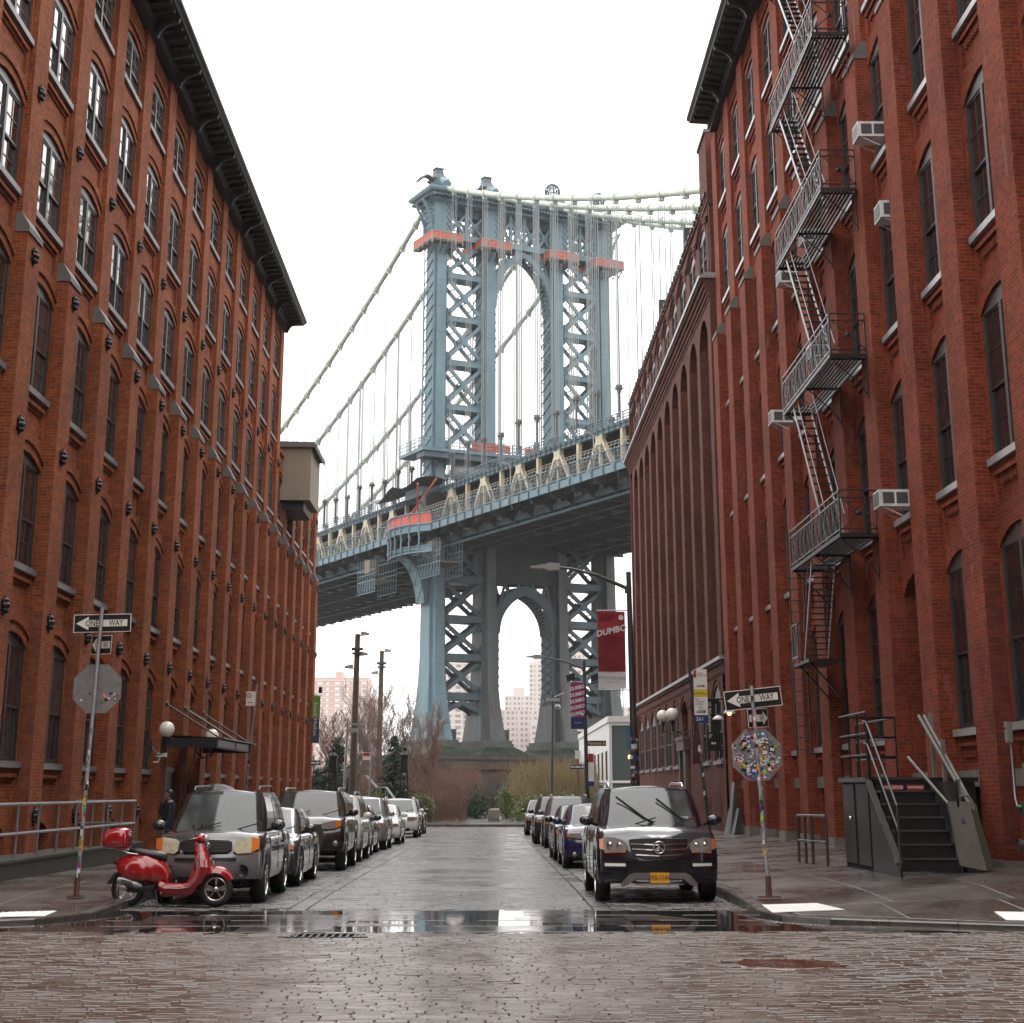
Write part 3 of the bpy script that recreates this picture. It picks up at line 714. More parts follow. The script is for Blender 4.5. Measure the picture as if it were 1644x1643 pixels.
# doorway bay of the right building (k=3)
s1 = pilR[3]+1.2; mb = MB(); arc, _ = archpts(oR0, oR1, 5.9, 6.3)
def Q(*a): mb.add(a, [(0,1,2,3)])
PR = lambda u, n, z: FR.P(u, n, z)
zt = cutsR[1]; dr = FR.dr
for u0, u1 in ((0, oR0), (oR1, rwR)): Q(PR(u0,-dr,cutsR[0]), PR(u1,-dr,cutsR[0]), PR(u1,-dr,zt), PR(u0,-dr,zt))
for (u0, z0), (u1, z1) in zip(arc[:-1], arc[1:]):
    Q(PR(u0,-dr,z0), PR(u1,-dr,z1), PR(u1,-dr,zt), PR(u0,-dr,zt)); Q(PR(u0,-dr,z0), PR(u1,-dr,z1), PR(u1,-dr-.4,z1), PR(u0,-dr-.4,z0))
for u in (oR0, oR1): Q(PR(u,-dr,cutsR[0]), PR(u,-dr,5.9), PR(u,-dr-.44,5.9), PR(u,-dr-.44,cutsR[0]))
obj('door_wall', mb.mesh('door_wall', [BR_R]), br_root, (0, s1, 0))
mb = MB(); FR.bx(mb, oR0, oR1, -dr-.44, -dr-.38, 1.9, 6.32); d_ = obj('door', mb.mesh('door', [BLACKM]), br_root, (0, s1, 0))
mb = MB(); 
for u in (oR0+.05, 1.16, oR1-.15): FR.bx(mb, u, u+.1, -dr-.379, -dr-.34, 1.95, 5.6)
FR.bx(mb, oR0+.05, oR1-.05, -dr-.379, -dr-.335, 4.4, 4.55); obj('door_frame', mb.mesh('door_frame', [FRD]), d_)
# ---- the same street goes on behind the crossing: warehouses on both sides
def back_block(label, F, y0, y1, H, bmat, flo):
    root = thing('brick_building', label, 'building', (F.X, (y0+y1)/2, 0)); cy = (y0+y1)/2
    mb = MB(); F.bx(mb, y0-cy, y1-cy, -20, -.3, -.3, H); part('body', mb, bmat, root, False)
    mb = MB(); F.bx(mb, y0-cy-.2, y1-cy+.2, -20, .8, H+.001, H+.6); part('cornice', mb, CORN, root, False)
    mb = MB(); F.bx(mb, 0, 1.1, -.299, 0, -.3, H); pm_ = mb.mesh('pilaster', [bmat]); mb = MB(); F.bx(mb, 0, 2.2, -.299, -.25, 0, 2.4); wm_ = mb.mesh('window', [PANED]); mb = MB(); F.bx(mb, -.05, 2.25, -.299, -.1, -.15, -.001); sm2 = mb.mesh('sill', [ST_SILL])
    y = y0
    while y < y1-1: 
        obj('pilaster', pm_, root, (0, y-cy, 0))
        if y+3.6 < y1:
            for z in flo: w = obj('window', wm_, root, (0, y-cy+1.25, z)); obj('sill', sm2, w)
        y += 3.65
back_block('brick warehouse left of the street behind the viewer, across the crossing', FL, -75, 6.5, 24, BR_L, [2.3, 6.5, 10.6, 14.6, 18.3])
back_block('brick warehouse right of the street behind the viewer, across the crossing', FR, -75, 5.5, 26, BR_R, [2.8, 7.2, 11.5, 15.8, 20])
t = thing('brick_building', 'broad unseen brick block added far behind the viewer to cut low sky light', 'building', (0, -80, 0)); mb = MB(); mb.box(-30, 30, -95, -77, -.3, 27); part('body', mb, BR_L, t)  # added and unseen: darkens the low light from behind
mb = MB(); mb.box(-30.5, 30.5, -95, -76.4, 27.001, 27.6); part('cornice', mb, CORN, t)
mb = MB(); mb.box(-1, 1, 0, .06, 0, 2.4); wm_ = mb.mesh('window', [PANED])
for i in range(9):
    for z in (2.5, 6.7, 11, 15.3, 19.5): obj('window', wm_, t, (-16+i*4, 3.0, z))
# ---- far right building: pilastered with corbelled cornice
F2 = Fac(9.0, -1, .50)
r2 = thing('brick_building', 'dark brick building with tall arcade pilasters and pale ledge, beyond the fire escape building', 'building', (9.0, 0, 0))
p2 = [64.3+3.70*k for k in range(11)]; pw2 = 1.0; e2 = 104.0
rw2 = 2.70
def b2_bay():
    mb = MB(); dr = .5; P = F2.P
    def q(*a): mb.add(a, [(0,1,2,3)])
    fl = [(8.2, 10.4, 10.7), (12.5, 14.7, 15.0), (16.8, 18.8, 19.1)]; zs = [6.8, 11.6, 15.9, 19.9]
    for i, (si, sp, cr) in enumerate(fl):
        o0, o1 = .45, rw2-.45; arc, _ = archpts(o0, o1, sp, cr)
        for u0, u1 in ((0, o0), (o1, rw2)): q(P(u0,-dr,zs[i]), P(u1,-dr,zs[i]), P(u1,-dr,zs[i+1]), P(u0,-dr,zs[i+1]))
        q(P(o0,-dr,zs[i]), P(o1,-dr,zs[i]), P(o1,-dr,si), P(o0,-dr,si))
        for (u0, z0), (u1, z1) in zip(arc[:-1], arc[1:]):
            q(P(u0,-dr,z0), P(u1,-dr,z1), P(u1,-dr,zs[i+1]), P(u0,-dr,zs[i+1])); q(P(u0,-dr,z0), P(u1,-dr,z1), P(u1,-dr-.3,z1), P(u0,-dr-.3,z0))
        for u in (o0, o1): q(P(u,-dr,si), P(u,-dr,sp), P(u,-dr-.3,sp), P(u,-dr-.3,si))
        q(P(o0,-dr,si), P(o1,-dr,si), P(o1,-dr-.3,si), P(o0,-dr-.3,si))
    q(P(0,-dr,19.9), P(rw2,-dr,19.9), P(rw2,-dr,21.2), P(0,-dr,21.2))
    # big arcade arch in the wall plane
    arc, _ = archpts(0, rw2, 19.95, 20.9)
    for (u0, z0), (u1, z1) in zip(arc[:-1], arc[1:]):
        q(P(u0,0,z0), P(u1,0,z1), P(u1,0,21.2), P(u0,0,21.2)); q(P(u0,0,z0), P(u1,0,z1), P(u1,-dr,z1), P(u0,-dr,z0))
    return mb.mesh('wall_bay', [BR_D])
bm2 = b2_bay()
W2 = [win_set(F2, .45, rw2-.45, si, sp, cr, FRD, FRD, ST_SILL, (PANED, PANE)) for si, sp, cr in ((8.2, 10.4, 10.7), (12.5, 14.7, 15.0), (16.8, 18.8, 19.1))]
mb = MB(); F2.bx(mb, 0, pw2, -.55, 0, 6.8, 21.2); pm = mb.mesh('pilaster', [BR_D])
F2t = Fac(9.0, -1, .10); topbay = bay_mesh(F2t, 3.7, .75, 2.95, 22.2, 25.35, 22.75, 24.5, 24.95, BR_D, False)
WT = win_set(F2t, .75, 2.95, 22.75, 24.5, 24.95, FRD, FRD, ST_SILL, (PANED, PANE))
# wavy moulding over the top windows
def wave_mesh():
    mb = MB(); pr = None
    for i in range(25):
        u = 3.7*i/24; z = 25.02 + .22*math.cos((u-1.85)/3.7*2*math.pi)
        row = [F2t.P(u, n, zz) for n, zz in ((-.11, z), (-.02, z), (-.02, z+.05), (-.05, z+.05), (-.05, z+.13), (0, z+.13), (0, z+.2), (-.11, z+.22))]
        if pr: mb.add(pr+row, [(k, k+1, 8+k+1, 8+k) for k in range(7)])
        pr = row
    return mb.mesh('wavy_moulding', [BR_D])
wm = wave_mesh()
F2b = Fac(9.0, -1, .12); lowbay = bay_mesh(F2b, 3.7, .62, 3.08, .9, 6.1, 2.85, 5.2, 5.75, BR_D, False); lowblind = bay_mesh(F2b, 3.7, .62, 3.08, .9, 6.1, 2.85, 5.2, 5.75, BR_D, False, False, True)
WL = win_set(F2b, .72, 2.98, 2.85, 5.2, 5.75, FRD, FRR, ST_SILL, (PANED, PANED))
rr = random.Random(9)
for k, s in enumerate(p2):
    if s+pw2 < e2+.1: obj('pilaster', pm, r2, (0, s, 0))
    if k < 10:
        obj('wall_bay', bm2, r2, (0, s+pw2, 0))
        for w in W2: put_window(w, r2, s+pw2, rr)
        obj('attic_bay', topbay, r2, (0, s+.5, 0)); put_window(WT, r2, s+.5, rr); obj('wavy_moulding', wm, r2, (0, s+.5, 0))
        s_ = 65.2+3.76*k
        if k in (2, 3): obj('lower_bay', lowblind, r2, (0, s_, 0))
        else: obj('lower_bay', lowbay, r2, (0, s_, 0)); put_window(WL, r2, s_, rr)
def run(prof, y0, y1, nm, m, par=r2, X=9.0):
    mb = MB(); mb.prism(prof, lambda n, z, s: (X-n, s, z), y0, y1); return part(nm, mb, m, par)
run([(-.6, -.3), (-.10, -.3), (-.10, .9), (-.6, .9)], 64.3, 102.8, 'base_wall', BR_D)
run([(-.6, 6.1), (-.10, 6.1), (-.06, 6.2), (-.06, 6.45), (.02, 6.5), (.02, 6.62), (-.6, 6.62)], 64.4, 103.9, 'corbel_course', BR_D)
run([(-.6, 6.625), (.10, 6.625), (.12, 6.75), (-.2, 6.86), (-.6, 6.86)], 64.35, 104.1, 'pale_ledge', SNOWSILL)
run([(-.6, 21.2), (.03, 21.2), (.03, 21.32), (.09, 21.36), (.09, 21.5), (.16, 21.54), (.16, 21.7), (.24, 21.74), (.24, 21.9), (.34, 21.95), (.34, 22.08), (-.6, 22.08)], 64.3, 104.1, 'corbelled_cornice', BR_D)
run([(-.6, 22.085), (.42, 22.085), (.44, 22.2), (.05, 22.32), (-.6, 22.32)], 64.2, 104.2, 'cornice_coping', SNOWSILL)
run([(-.6, 25.36), (-.10, 25.36), (-.10, 25.7), (-.02, 25.72), (-.02, 25.85), (-.6, 25.85)], 64.3, 104, 'parapet', BR_D)
mb = MB()
for k in range(44): y = 64.6+k*.9; mb.box(8.94, 9.09, y, y+.45, 25.86, 26.0)
part('parapet_crenels', mb, BLACKM, r2)
run([(-.8, -.5), (-12, -.5), (-12, 25.3), (-.8, 25.3)], 64.4, 104, 'body', BR_D)
mb = MB(); mb.box(9.0, 9.8, 103.75, 104.05, 6.9, 25.35); mb.box(9.1, 9.8, 103.7, 104.0, -.5, 6.1); mb.box(9.1, 9.8, 64.32, 64.6, 22.3, 25.3); part('end_wall', mb, BR_D, r2)
mb = MB(); mb.box(9.05, 11.5, 64.31, 66.7, 25.5, 28.6); part('stair_tower', mb, BR_D, r2)
mb = MB(); mb.box(8.98, 11.6, 64.28, 66.8, 28.602, 28.75); part('stair_tower_coping', mb, ST_CAP, r2)
for y in (72.0, 83.6): mb = MB(); mb.box(8.98, 9.5, y, y+.5, 25.9, 27.0); part('chimney', mb, BLACKM, r2)
# door surround, low arched niches
mb = MB(); mb.box(8.93, 9.1, 77.1, 77.55, .0, 3.5); mb.box(8.93, 9.1, 79.3, 79.75, .0, 3.5); mb.box(8.86, 9.1, 76.9, 79.95, 3.5, 3.95); mb.box(8.80, 9.1, 76.8, 80.05, 3.95, 4.1); ds = part('door_surround', mb, mat('brown_sandstone', (.16, .10, .075), .6, noise=(3, 1)), r2)
mb = MB(); mb.box(9.05, 9.1, 77.55, 79.3, -.2, 3.5); part('door', mb, BLACKM, ds)
for y in (66.6, 69.9):
    mb = MB(); arc, _ = archpts(y, y+2.1, 1.35, 1.75)
    mb.prism([(y, -.1), (y+2.1, -.1)]+arc[::-1], lambda u, z, n: (9.1-n, u, z), -.05, .012); mb2 = MB()
    part('blind_arch', mb, brick('niche_brick', (.15, .045, .032), (.10, .033, .026), (.1, .07, .06)) if 'niche_brick' not in MATS else MATS['niche_brick'], r2)
# banner with lettering on the far building
def vert_sign(): pass
bn = thing('wall_banner', 'black vertical banner reading 25 Washington St. on the dark brick building', 'banner', (8.6, 65.4, 4.2))
XB = 8.95
mb = MB(); mb.box(8.44, 8.97, 65.38, 65.42, 3.25, 5.12); part('cloth', mb, SIGNB, bn)
mb = MB(); mb.cyl((8.42, 65.4, 5.15), (9.2, 65.4, 5.15), .03, 6); mb.cyl((8.42, 65.4, 3.22), (9.2, 65.4, 3.22), .03, 6); part('bracket', mb, IRON, bn)
part('lettering', text_mb('25 Washington St.', .19, lambda u, v, d: (8.58+v, 65.375-d, 4.35-u)), SIGNW, bn)
part('lettering', text_mb('Luxury Rentals', .10, lambda u, v, d: (8.84+v, 65.375-d, 4.65-u)), SIGNW, bn)
mb = MB()
for dx in (-.05, .05): mb.disc((0,0,0), .045, 12, 0, lambda x, z, dx=dx: (8.70+dx+x, 65.372, 3.48+z))
part('logo_dots', mb, SIGNW, bn)

# ---- fire escape
fe = thing('fire_escape', 'black iron fire escape zigzagging down the right brick building', 'fire escape', (8.6, 40, 7.4))
xo, xi = 8.12, 8.98; ya, yb = 37.6, 44.0
def platform(z, top=True):
    # frame
    mb = MB(); mb.box(xo-.03, xo+.02, ya, yb, z-.06, z+.03); mb.box(xi-.04, xi+.0, ya, yb, z-.06, z+.03)
    mb.box(xo+.02, xi-.04, ya, ya+.05, z-.06, z+.03); mb.box(xo+.02, xi-.04, yb-.05, yb, z-.06, z+.03); mb.box(xo+.02, xi-.04, 40.9, 40.95, z-.05, z)
    pf = part('platform_frame', mb, IRON, fe)
    y0 = ya+.05
    nsl = 8
    for i in range(nsl):
        x = xo+.07+i*(xi-xo-.12)/nsl
        mb = MB(); mb.box(x, x+.05, y0, yb-.05 if i > 4 else 41.2, z-.025, z+.01)
        part('grating_bar', mb, IRON, fe)
        if i <= 4: mb = MB(); mb.box(x, x+.05, 43.0, yb-.05, z-.02, z+.01); part('grating_bar', mb, IRON, fe)
    # railing along the street
    n = 6; H = 1.02; st = (yb-ya)/n
    for zz, m_ in ((z+H, IRONL), (z+H-.17, IRONL), (z+.12, IRONL)):
        mb = MB(); mb.beam((xo, ya, zz), (xo, yb, zz), .03, .03); part('rail', mb, m_, fe)
    for i in range(n+1):
        mb = MB(); y = ya+i*st; mb.beam((xo, y, z), (xo, y, z+H), .035, .035); part('rail_post', mb, IRON, fe)
    mb = MB()
    for i in range(n):
        y = ya+i*st; c = y+st/2
        for a_, b_ in (((y+.05, .12), (c, H-.17)), ((c, H-.17), (y+st-.05, .12)), ((y+.05, H-.17), (c, .12)), ((c, .12), (y+st-.05, H-.17))):
            mb.beam((xo, a_[0], z+a_[1]), (xo, b_[0], z+b_[1]), .018, .018)
        for j in range(1, 5): mb.beam((xo, y+st*j/5, z+.12), (xo, y+st*j/5, z+H-.17), .014, .014)
    part('railing_lattice', mb, IRONL, fe)
    for y, in ((ya,), (yb,)):
        mb = MB()
        for zz in (z+H, z+H-.17, z+.12): mb.beam((xo, y, zz), (xi, y, zz), .03, .03)
        mb.beam((xo+.05, y, z+.12), (xi, y, z+H-.17), .02, .02); mb.beam((xo+.05, y, z+H-.17), (xi, y, z+.12), .02, .02); mb.beam((xi-.02, y, z), (xi-.02, y, z+H), .03, .03)
        mb.lathe([(.0, -.015), (.07, -.015), (.07, .015), (0, .015)], ((xo+xi)/2, y, z+.49), 8, axis='y')
        part('end_rail', mb, IRON, fe)
    for y in (ya+.15, 40.8, yb-.2):
        mb = MB(); pts = [(xo+.05, y, z-.08), (xo+.3, y, z-.32), (8.75, y, z-.62), (8.99, y, z-.95)]; mb.tube(pts, .018, 5); mb.beam((xo, y, z-.07), (xi, y, z-.07), .04, .04); mb.beam((xi, y, z-.05), (xi, y, z-1.05), .03, .03)
        part('bracket', mb, IRON, fe)
def flight(z0, z1, y0, y1, x0=8.17, x1=8.62):
    """from (y0,z0) bottom to (y1,z1) top"""
    for x in (x0, x1):
        mb = MB(); mb.beam((x, y0, z0), (x, y1, z1), .02, .10); part('stringer', mb, STEEL, fe)  # pale steel puts the light on the iron stringers into their colour
        mb = MB(); mb.tube([(x, y0, z0+.75), (x, y1, z1+.75)], .014, 5); part('handrail', mb, STEEL, fe)
    n = 17
    for i in range(1, n):
        f = i/n; mb = MB(); y = y0+(y1-y0)*f; z = z0+(z1-z0)*f; mb.box(x0+.012, x1-.012, y-.07, y+.07, z-.012, z+.012); part('tread', mb, IRON, fe)
PZ = [7.42, 11.72, 15.95, 20.15, 24.4]
for z in PZ: platform(z)
for a, b in zip(PZ[:-1], PZ[1:]): flight(a+.02, b-.02, 39.4, 42.95)
# drop stair and bottom landing
flight(4.95, 7.38, 43.2, 41.6, 8.2, 8.8)
mb = MB(); mb.box(8.12, 8.95, 42.2, 44.4, 4.86, 4.94)
part('bottom_landing', mb, IRON, fe)
mb = MB()
for y, x in ((44.35, 8.12), (43.6, 8.12)): mb.beam((x, y, 4.9), (x, y, 5.95), .04, .04)
mb.beam((8.12, 44.35, 5.95), (8.12, 43.6, 5.95), .04); mb.beam((8.12, 44.35, 5.1), (8.12, 43.6, 5.1), .04); mb.beam((8.12, 44.35, 5.1), (8.12, 43.6, 5.95), .02); mb.beam((8.12, 44.35, 5.95), (8.12, 43.6, 5.1), .02)
part('end_rail', mb, IRONL, fe)
mb = MB(); mb.beam((8.2, 43.9, 4.87), (8.95, 43.9, 4.0), .05); mb.beam((8.2, 42.5, 4.87), (8.95, 42.5, 4.0), .05); part('bracket', mb, IRON, fe)
for x in (8.12, 8.5): mb = MB(); mb.beam((x, 44.45, 2.6), (x, 44.45, 8.5), .035); part('ladder_stile', mb, IRON, fe)
for i in range(19): mb = MB(); mb.cyl((8.12, 44.45, 2.75+i*.3), (8.5, 44.45, 2.75+i*.3), .012, 5); part('ladder_rung', mb, IRON, fe)

# ---- air conditioners in the right building windows
def ac(label, y, z, x=8.75, w=.56, dd=.6, h=.37, tilt=False):
    t = thing('air_conditioner', label, 'air conditioner', (x, y, z), 'window air conditioners on the right building')
    mb = MB(); mb.box(x-.35, x+.55, y-w/2, y+w/2, z, z+h); part('casing', mb, MATS['ac_white'], t)
    mb = MB(); mb.box(x-.356, x-.35, y-w/2+.04, y+w/2-.04, z+.04, z+h-.04); 
    part('rear_grille', mb, MATS['ac_coil'], t)
    for k in (0, 1):
        mb = MB(); mb.box(x-.27+.30*k, x-.02+.30*k, y-w/2-.006, y-w/2, z+.06, z+h-.06)
        part('side_vent', mb, MATS['ac_coil'], t)
    mb = MB(); mb.beam((x-.25, y-w/2+.05, z-.01), (x+.15, y-w/2+.05, z-.2), .02); mb.beam((x-.25, y+w/2-.05, z-.01), (x+.15, y+w/2-.05, z-.2), .02); part('bracket', mb, MATS['ac_white'], t)
mat('ac_white', (.66, .66, .64), .45, noise=(5, .6)); mat('ac_coil', (.10, .10, .10), .5)
ac('white window air conditioner two windows nearer than the fire escape, upper', 35.6, 16.4, 8.9)
ac('yellowed air conditioner panel in the arch just below the upper white unit', 35.2, 14.25, 9.2, .6, .3, .4)
ac('white window air conditioner two windows nearer than the fire escape, lower', 35.55, 7.68, 8.85)
ac('white air conditioner jutting out left of the fire escape at mid height', 46.8, 12.05, 8.55)
ac('small white air conditioner behind the third flight of the fire escape', 43.2, 16.4, 9.0)
ac('large white air conditioner behind the fire escape between two platforms', 42.9, 13.0, 9.0)
ac('small white air conditioner one bay left of the fire escape, upper', 47.0, 16.4, 9.0)
# single bricks on the camera-facing flanks of the nearest pilasters
BKM = {}
for nm_, c1_, c2_ in (('L', (.36, .11, .048), (.25, .07, .03)), ('R', (.26, .055, .028), (.17, .034, .019))):
    BKM[nm_] = [mat('fired_brick_%s%d' % (nm_, i), tuple(c1_[j]+(c2_[j]-c1_[j])*i/2 for j in range(3)), .6, noise=(14, 1)) for i in range(3)]
def brick_face(root, X0, X1, Y, z0, z1, key, seed, cap=290):
    q_ = random.Random(seed); z = z0; k = 0; n = 0; bm_ = {}
    while z < z1:
        xs_ = [X0, X0+(X1-X0)*(.67 if k % 2 else .33), X1]
        for a, b in zip(xs_[:-1], xs_[1:]):
            wdt = round(b-a-.010, 3); m_ = q_.choice(BKM[key]); kk = (wdt, m_.name)
            if kk not in bm_: mb = MB(); mb.box(-wdt/2, wdt/2, -.008, .004, -.033, .033); bm_[kk] = mb.mesh('brick', [m_])
            obj('brick', bm_[kk], root, ((a+b)/2-root.location.x, Y+q_.uniform(-.002, .002), z+.038)); n += 1
        z += .076; k += 1
for s in pilR[1:3]: brick_face(br_root, 9.0, 9.31, s, .56 if s < 30 else 2.2, 5.7 if s < 30 else 7.2, 'R', int(s))
for s in pilL[4:6]: brick_face(bl_root, -10.59, -10.3, s, .2, 5.6, 'L', int(s))
# ---- stoop with cabinet, railing and lift on the right pavement
st = thing('entrance_steps', 'black iron entrance steps with landing and railings against the right building', 'steps', (7.9, 31, .3))
XL, XR = 6.95, 8.0
BK = mat('black_painted_iron', (.022, .021, .023), .35, noise=(5, 1)); BKL = mat('worn_black_rail', (.12, .115, .12), .25, metal=.3)
BRK = brick('black_painted_brick', (.045, .042, .045), (.035, .033, .036), (.05, .047, .05))
z0 = .38; n = 7; zr = (1.93-z0)/n
for i in range(n):
    y = 29.1+i*.26; z = z0+(i+1)*zr
    mb = MB(); mb.box(XL+.06, XR, y-.03, y+.30, z-.035, z); part('tread', mb, BK, st)
    mb = MB(); mb.box(XL+.06, XR, y+.0, y+.02, z-zr, z-.036); part('riser', mb, BK, st)
    mb = MB(); mb.box(XL+.06, XR, y-.034, y-.03, z-.03, z-.002); part('nosing', mb, BKL, st)  # paler than the tread: light caught on the edge put into the colour
mb = MB(); mb.box(XL, 8.95, 30.95, 33.4, 1.86, 1.94); mb.box(8.05, 8.95, 33.4, 37.2, 1.86, 1.94); part('landing', mb, BK, st)
mb = MB(); mb.prism([(29.0, .3), (31.0, .3), (31.0, 1.86), (29.0, .55)], lambda y, z, x: (x, y, z), XL, XL+.04); part('stair_side', mb, BK, st)
mb = MB(); mb.beam((XL-.01, 28.98, .5), (XL-.01, 31.0, 1.88), .10, .07); mb.beam((XL-.01, 31.0, 1.9), (XL-.01, 33.4, 1.9), .12, .08); part('edge_trim', mb, BKL, st)
mb = MB(); mb.box(XL+.01, XL+.4, 31.05, 33.35, .25, 1.85); cab = part('cabinet', mb, BRK, st)
for y0_, nm in ((32.3, 'door'), (31.1, 'side_panel')):
    mb = MB(); mb.box(XL-.01, XL+.008, y0_, y0_+1.0, .38, 1.82); part(nm, mb, BK, st)
mb = MB(); mb.ball((XL-.05, 32.5, 1.2), .04, 8); part('handle', mb, CHR, st)
part('lettering', text_mb('ELEC', .16, lambda u, v, d: (XL-.012-d, 32.95-v, 1.55-u), bold=.004), ALU, st)
mb = MB(); mb.box(8.02, 8.06, 29.1, 37.1, .3, 1.86); mb.box(8.06, 8.9, 31.0, 31.05, .3, 1.86); part('back_panel', mb, BK, st)
def rail(pts, posts, par, m_=BKL, r=.022, zs=(1.0, .55), base=None):
    for dz in zs:
        mb = MB(); mb.tube([(x, y, z+dz) for x, y, z in pts], r, 6, smooth=True); part('rail', mb, m_, par)
    for p in posts: mb = MB(); mb.tube([p, (p[0], p[1], p[2]+zs[0])], r, 6); part('post', mb, m_, par)
rail([(XL, 28.95, .45), (XL, 30.95, 1.94), (XL, 31.2, 1.94)], [(XL, 28.95, .45), (XL, 31.0, 1.94)], st, zs=(1.0, .6))
rail([(XL, 30.9, 1.94), (XL, 33.3, 1.94)], [(XL, y, 1.94) for y in (30.95, 31.7, 32.5, 33.3)], st, BK, zs=(1.16, .78, .4))
rail([(XL, 33.3, 1.94), (8.05, 33.3, 1.94), (8.05, 36.9, 1.94)], [(8.05, 33.3, 1.94), (8.05, 36.9, 1.94), (7.5, 33.3, 1.94)], st, BK, zs=(1.16, .78, .4))
mb = MB(); mb.box(7.16, 7.46, 30.625, 30.63, 1.74, 1.84); mb.box(7.55, 7.87, 30.625, 30.63, 1.74, 1.84)
mb.v = [(x, y, z-.03) for x, y, z in mb.v]; sg_ = part('warning_strip', mb, mat('sticker_red', (.45, .02, .03), .4), st)
part('lettering', merge(text_mb('NO DOGS', .075, lambda u, v, d: (7.31+u, 30.622-d, 1.76+v), bold=.002), text_mb('PRIVATE PROPERTY', .052, lambda u, v, d: (7.71+u*.62, 30.622-d, 1.76+v), bold=.002)), SIGNW, st)
# galvanised low railing near the basement
g = thing('steel_railing', 'grey pipe railing standing on the pavement left of the black steps', 'railing', (6.6, 34.5, .3))
P_ = [(6.55, 36.2, .25), (6.62, 35.0, .26), (6.7, 33.9, .27)]
rail(P_, P_+[(6.59, 35.6, .25)], g, BKL, .03, (.95, .45))
# wheelchair lift
lf = thing('wheelchair_lift', 'folded beige wheelchair lift leaning on its inclined rails beside the black steps', 'wheelchair lift', (8.25, 29.3, .4))
BEI = mat('beige_lift_paint', (.26, .245, .215), .4, noise=(3, .6)); BEID = mat('olive_lift_side', (.10, .095, .065), .45)
mb = MB(); mb.prism([(0, 0), (.44, -.08), (.32, .93), (-.04, .97)], lambda u, z, y: (7.98+u-.08*z, y, .48+z), 29.0, 29.12); part('platform_panel', mb, BEI, lf)
mb = MB(); mb.prism([(.445, -.07), (.56, .0), (.43, .88), (.325, .93)], lambda u, z, y: (7.98+u-.08*z, y, .48+z), 29.0, 29.5); part('side_arm', mb, BEID, lf)
mb = MB(); mb.box(7.95, 8.30, 29.1, 29.45, 1.36, 1.52); part('control_box', mb, BEI, lf)
mb = MB(); mb.tube([(8.05, 29.2, 1.5), (8.12, 29.2, 1.62), (8.25, 29.2, 1.62), (8.36, 29.2, 1.45), (8.42, 29.2, 1.1)], .022, 6); part('grab_bar', mb, BEI, lf)
for dx in (0, .10): mb = MB(); mb.tube([(8.35+dx*.5, 29.3, 1.35), (8.0+dx, 31.2, 3.05)], .035, 6); part('inclined_rail', mb, BEI, lf)
mb = MB(); mb.tube([(8.05, 29.35, 1.35), (7.75, 31.2, 2.3)], .03, 6); part('inclined_rail', mb, BEI, lf)
for y, zt in ((29.6, 1.9), (30.4, 2.6), (31.1, 3.1)): mb = MB(); mb.beam((8.2, y, .35 if y < 30 else 1.2), (8.2, y, zt), .07); part('support_post', mb, BEI, lf)
part('wheelchair_symbol', text_mb('&', .12, lambda u, v, d: (8.08+u, 28.995-d, 1.2+v)), mat('sign_blue', (.01, .05, .22), .4), lf)
# conduit, notice and sockets on the pilaster
t = thing('electric_conduit', 'silver conduit with red button box on the pilaster right of the lift', 'conduit', (8.97, 28.6, 1.2))
mb = MB(); mb.tube([(8.97, 28.9, 2.55), (8.97, 28.9, 1.6), (8.95, 28.75, 1.45), (8.95, 28.6, 1.42)], .018, 6); part('pipe', mb, STEEL, t)
mb = MB(); mb.box(8.90, 8.99, 28.82, 28.98, 2.5, 2.85); part('button_box', mb, BEI, t)
mb = MB(); mb.ball((8.89, 28.9, 2.75), .03, 8); part('button', mb, MATS['sticker_red'], t)
mb = MB(); mb.box(8.90, 8.99, 28.3, 28.55, 1.3, 1.5); part('socket_box', mb, STEELD, t)
mb = MB(); mb.ball((8.89, 28.48, 1.44), .035, 8); mb.ball((8.89, 28.38, 1.44), .035, 8); part('indicator', mb, mat('green_lamp_plastic', (.01, .22, .06), .3), t)
t = thing('wall_notice', 'small pale notice board on the brick right of the conduit', 'notice', (8.97, 28.2, 1.9)); mb = MB(); mb.box(8.96, 8.99, 28.05, 28.35, 1.78, 2.15); part('board', mb, BEI, t)
mb = MB()
for i in range(6): mb.box(8.955, 8.96, 28.09, 28.31, 1.84+i*.045, 1.855+i*.045)
part('print_lines', mb, STEELD, t)
t = thing('fire_hose_valve', 'dark standpipe valve low on the right building at the picture edge', 'valve', (8.9, 27.9, .75))
mb = MB(); mb.cyl((9.0, 28.0, .85), (8.75, 28.0, .85), .05, 8); mb.ball((8.75, 28.0, .85), .08, 8); mb.lathe([(.10, -.02), (.10, .02)], (8.7, 28.0, .85), 10, axis='x'); part('valve', mb, STEELD, t)
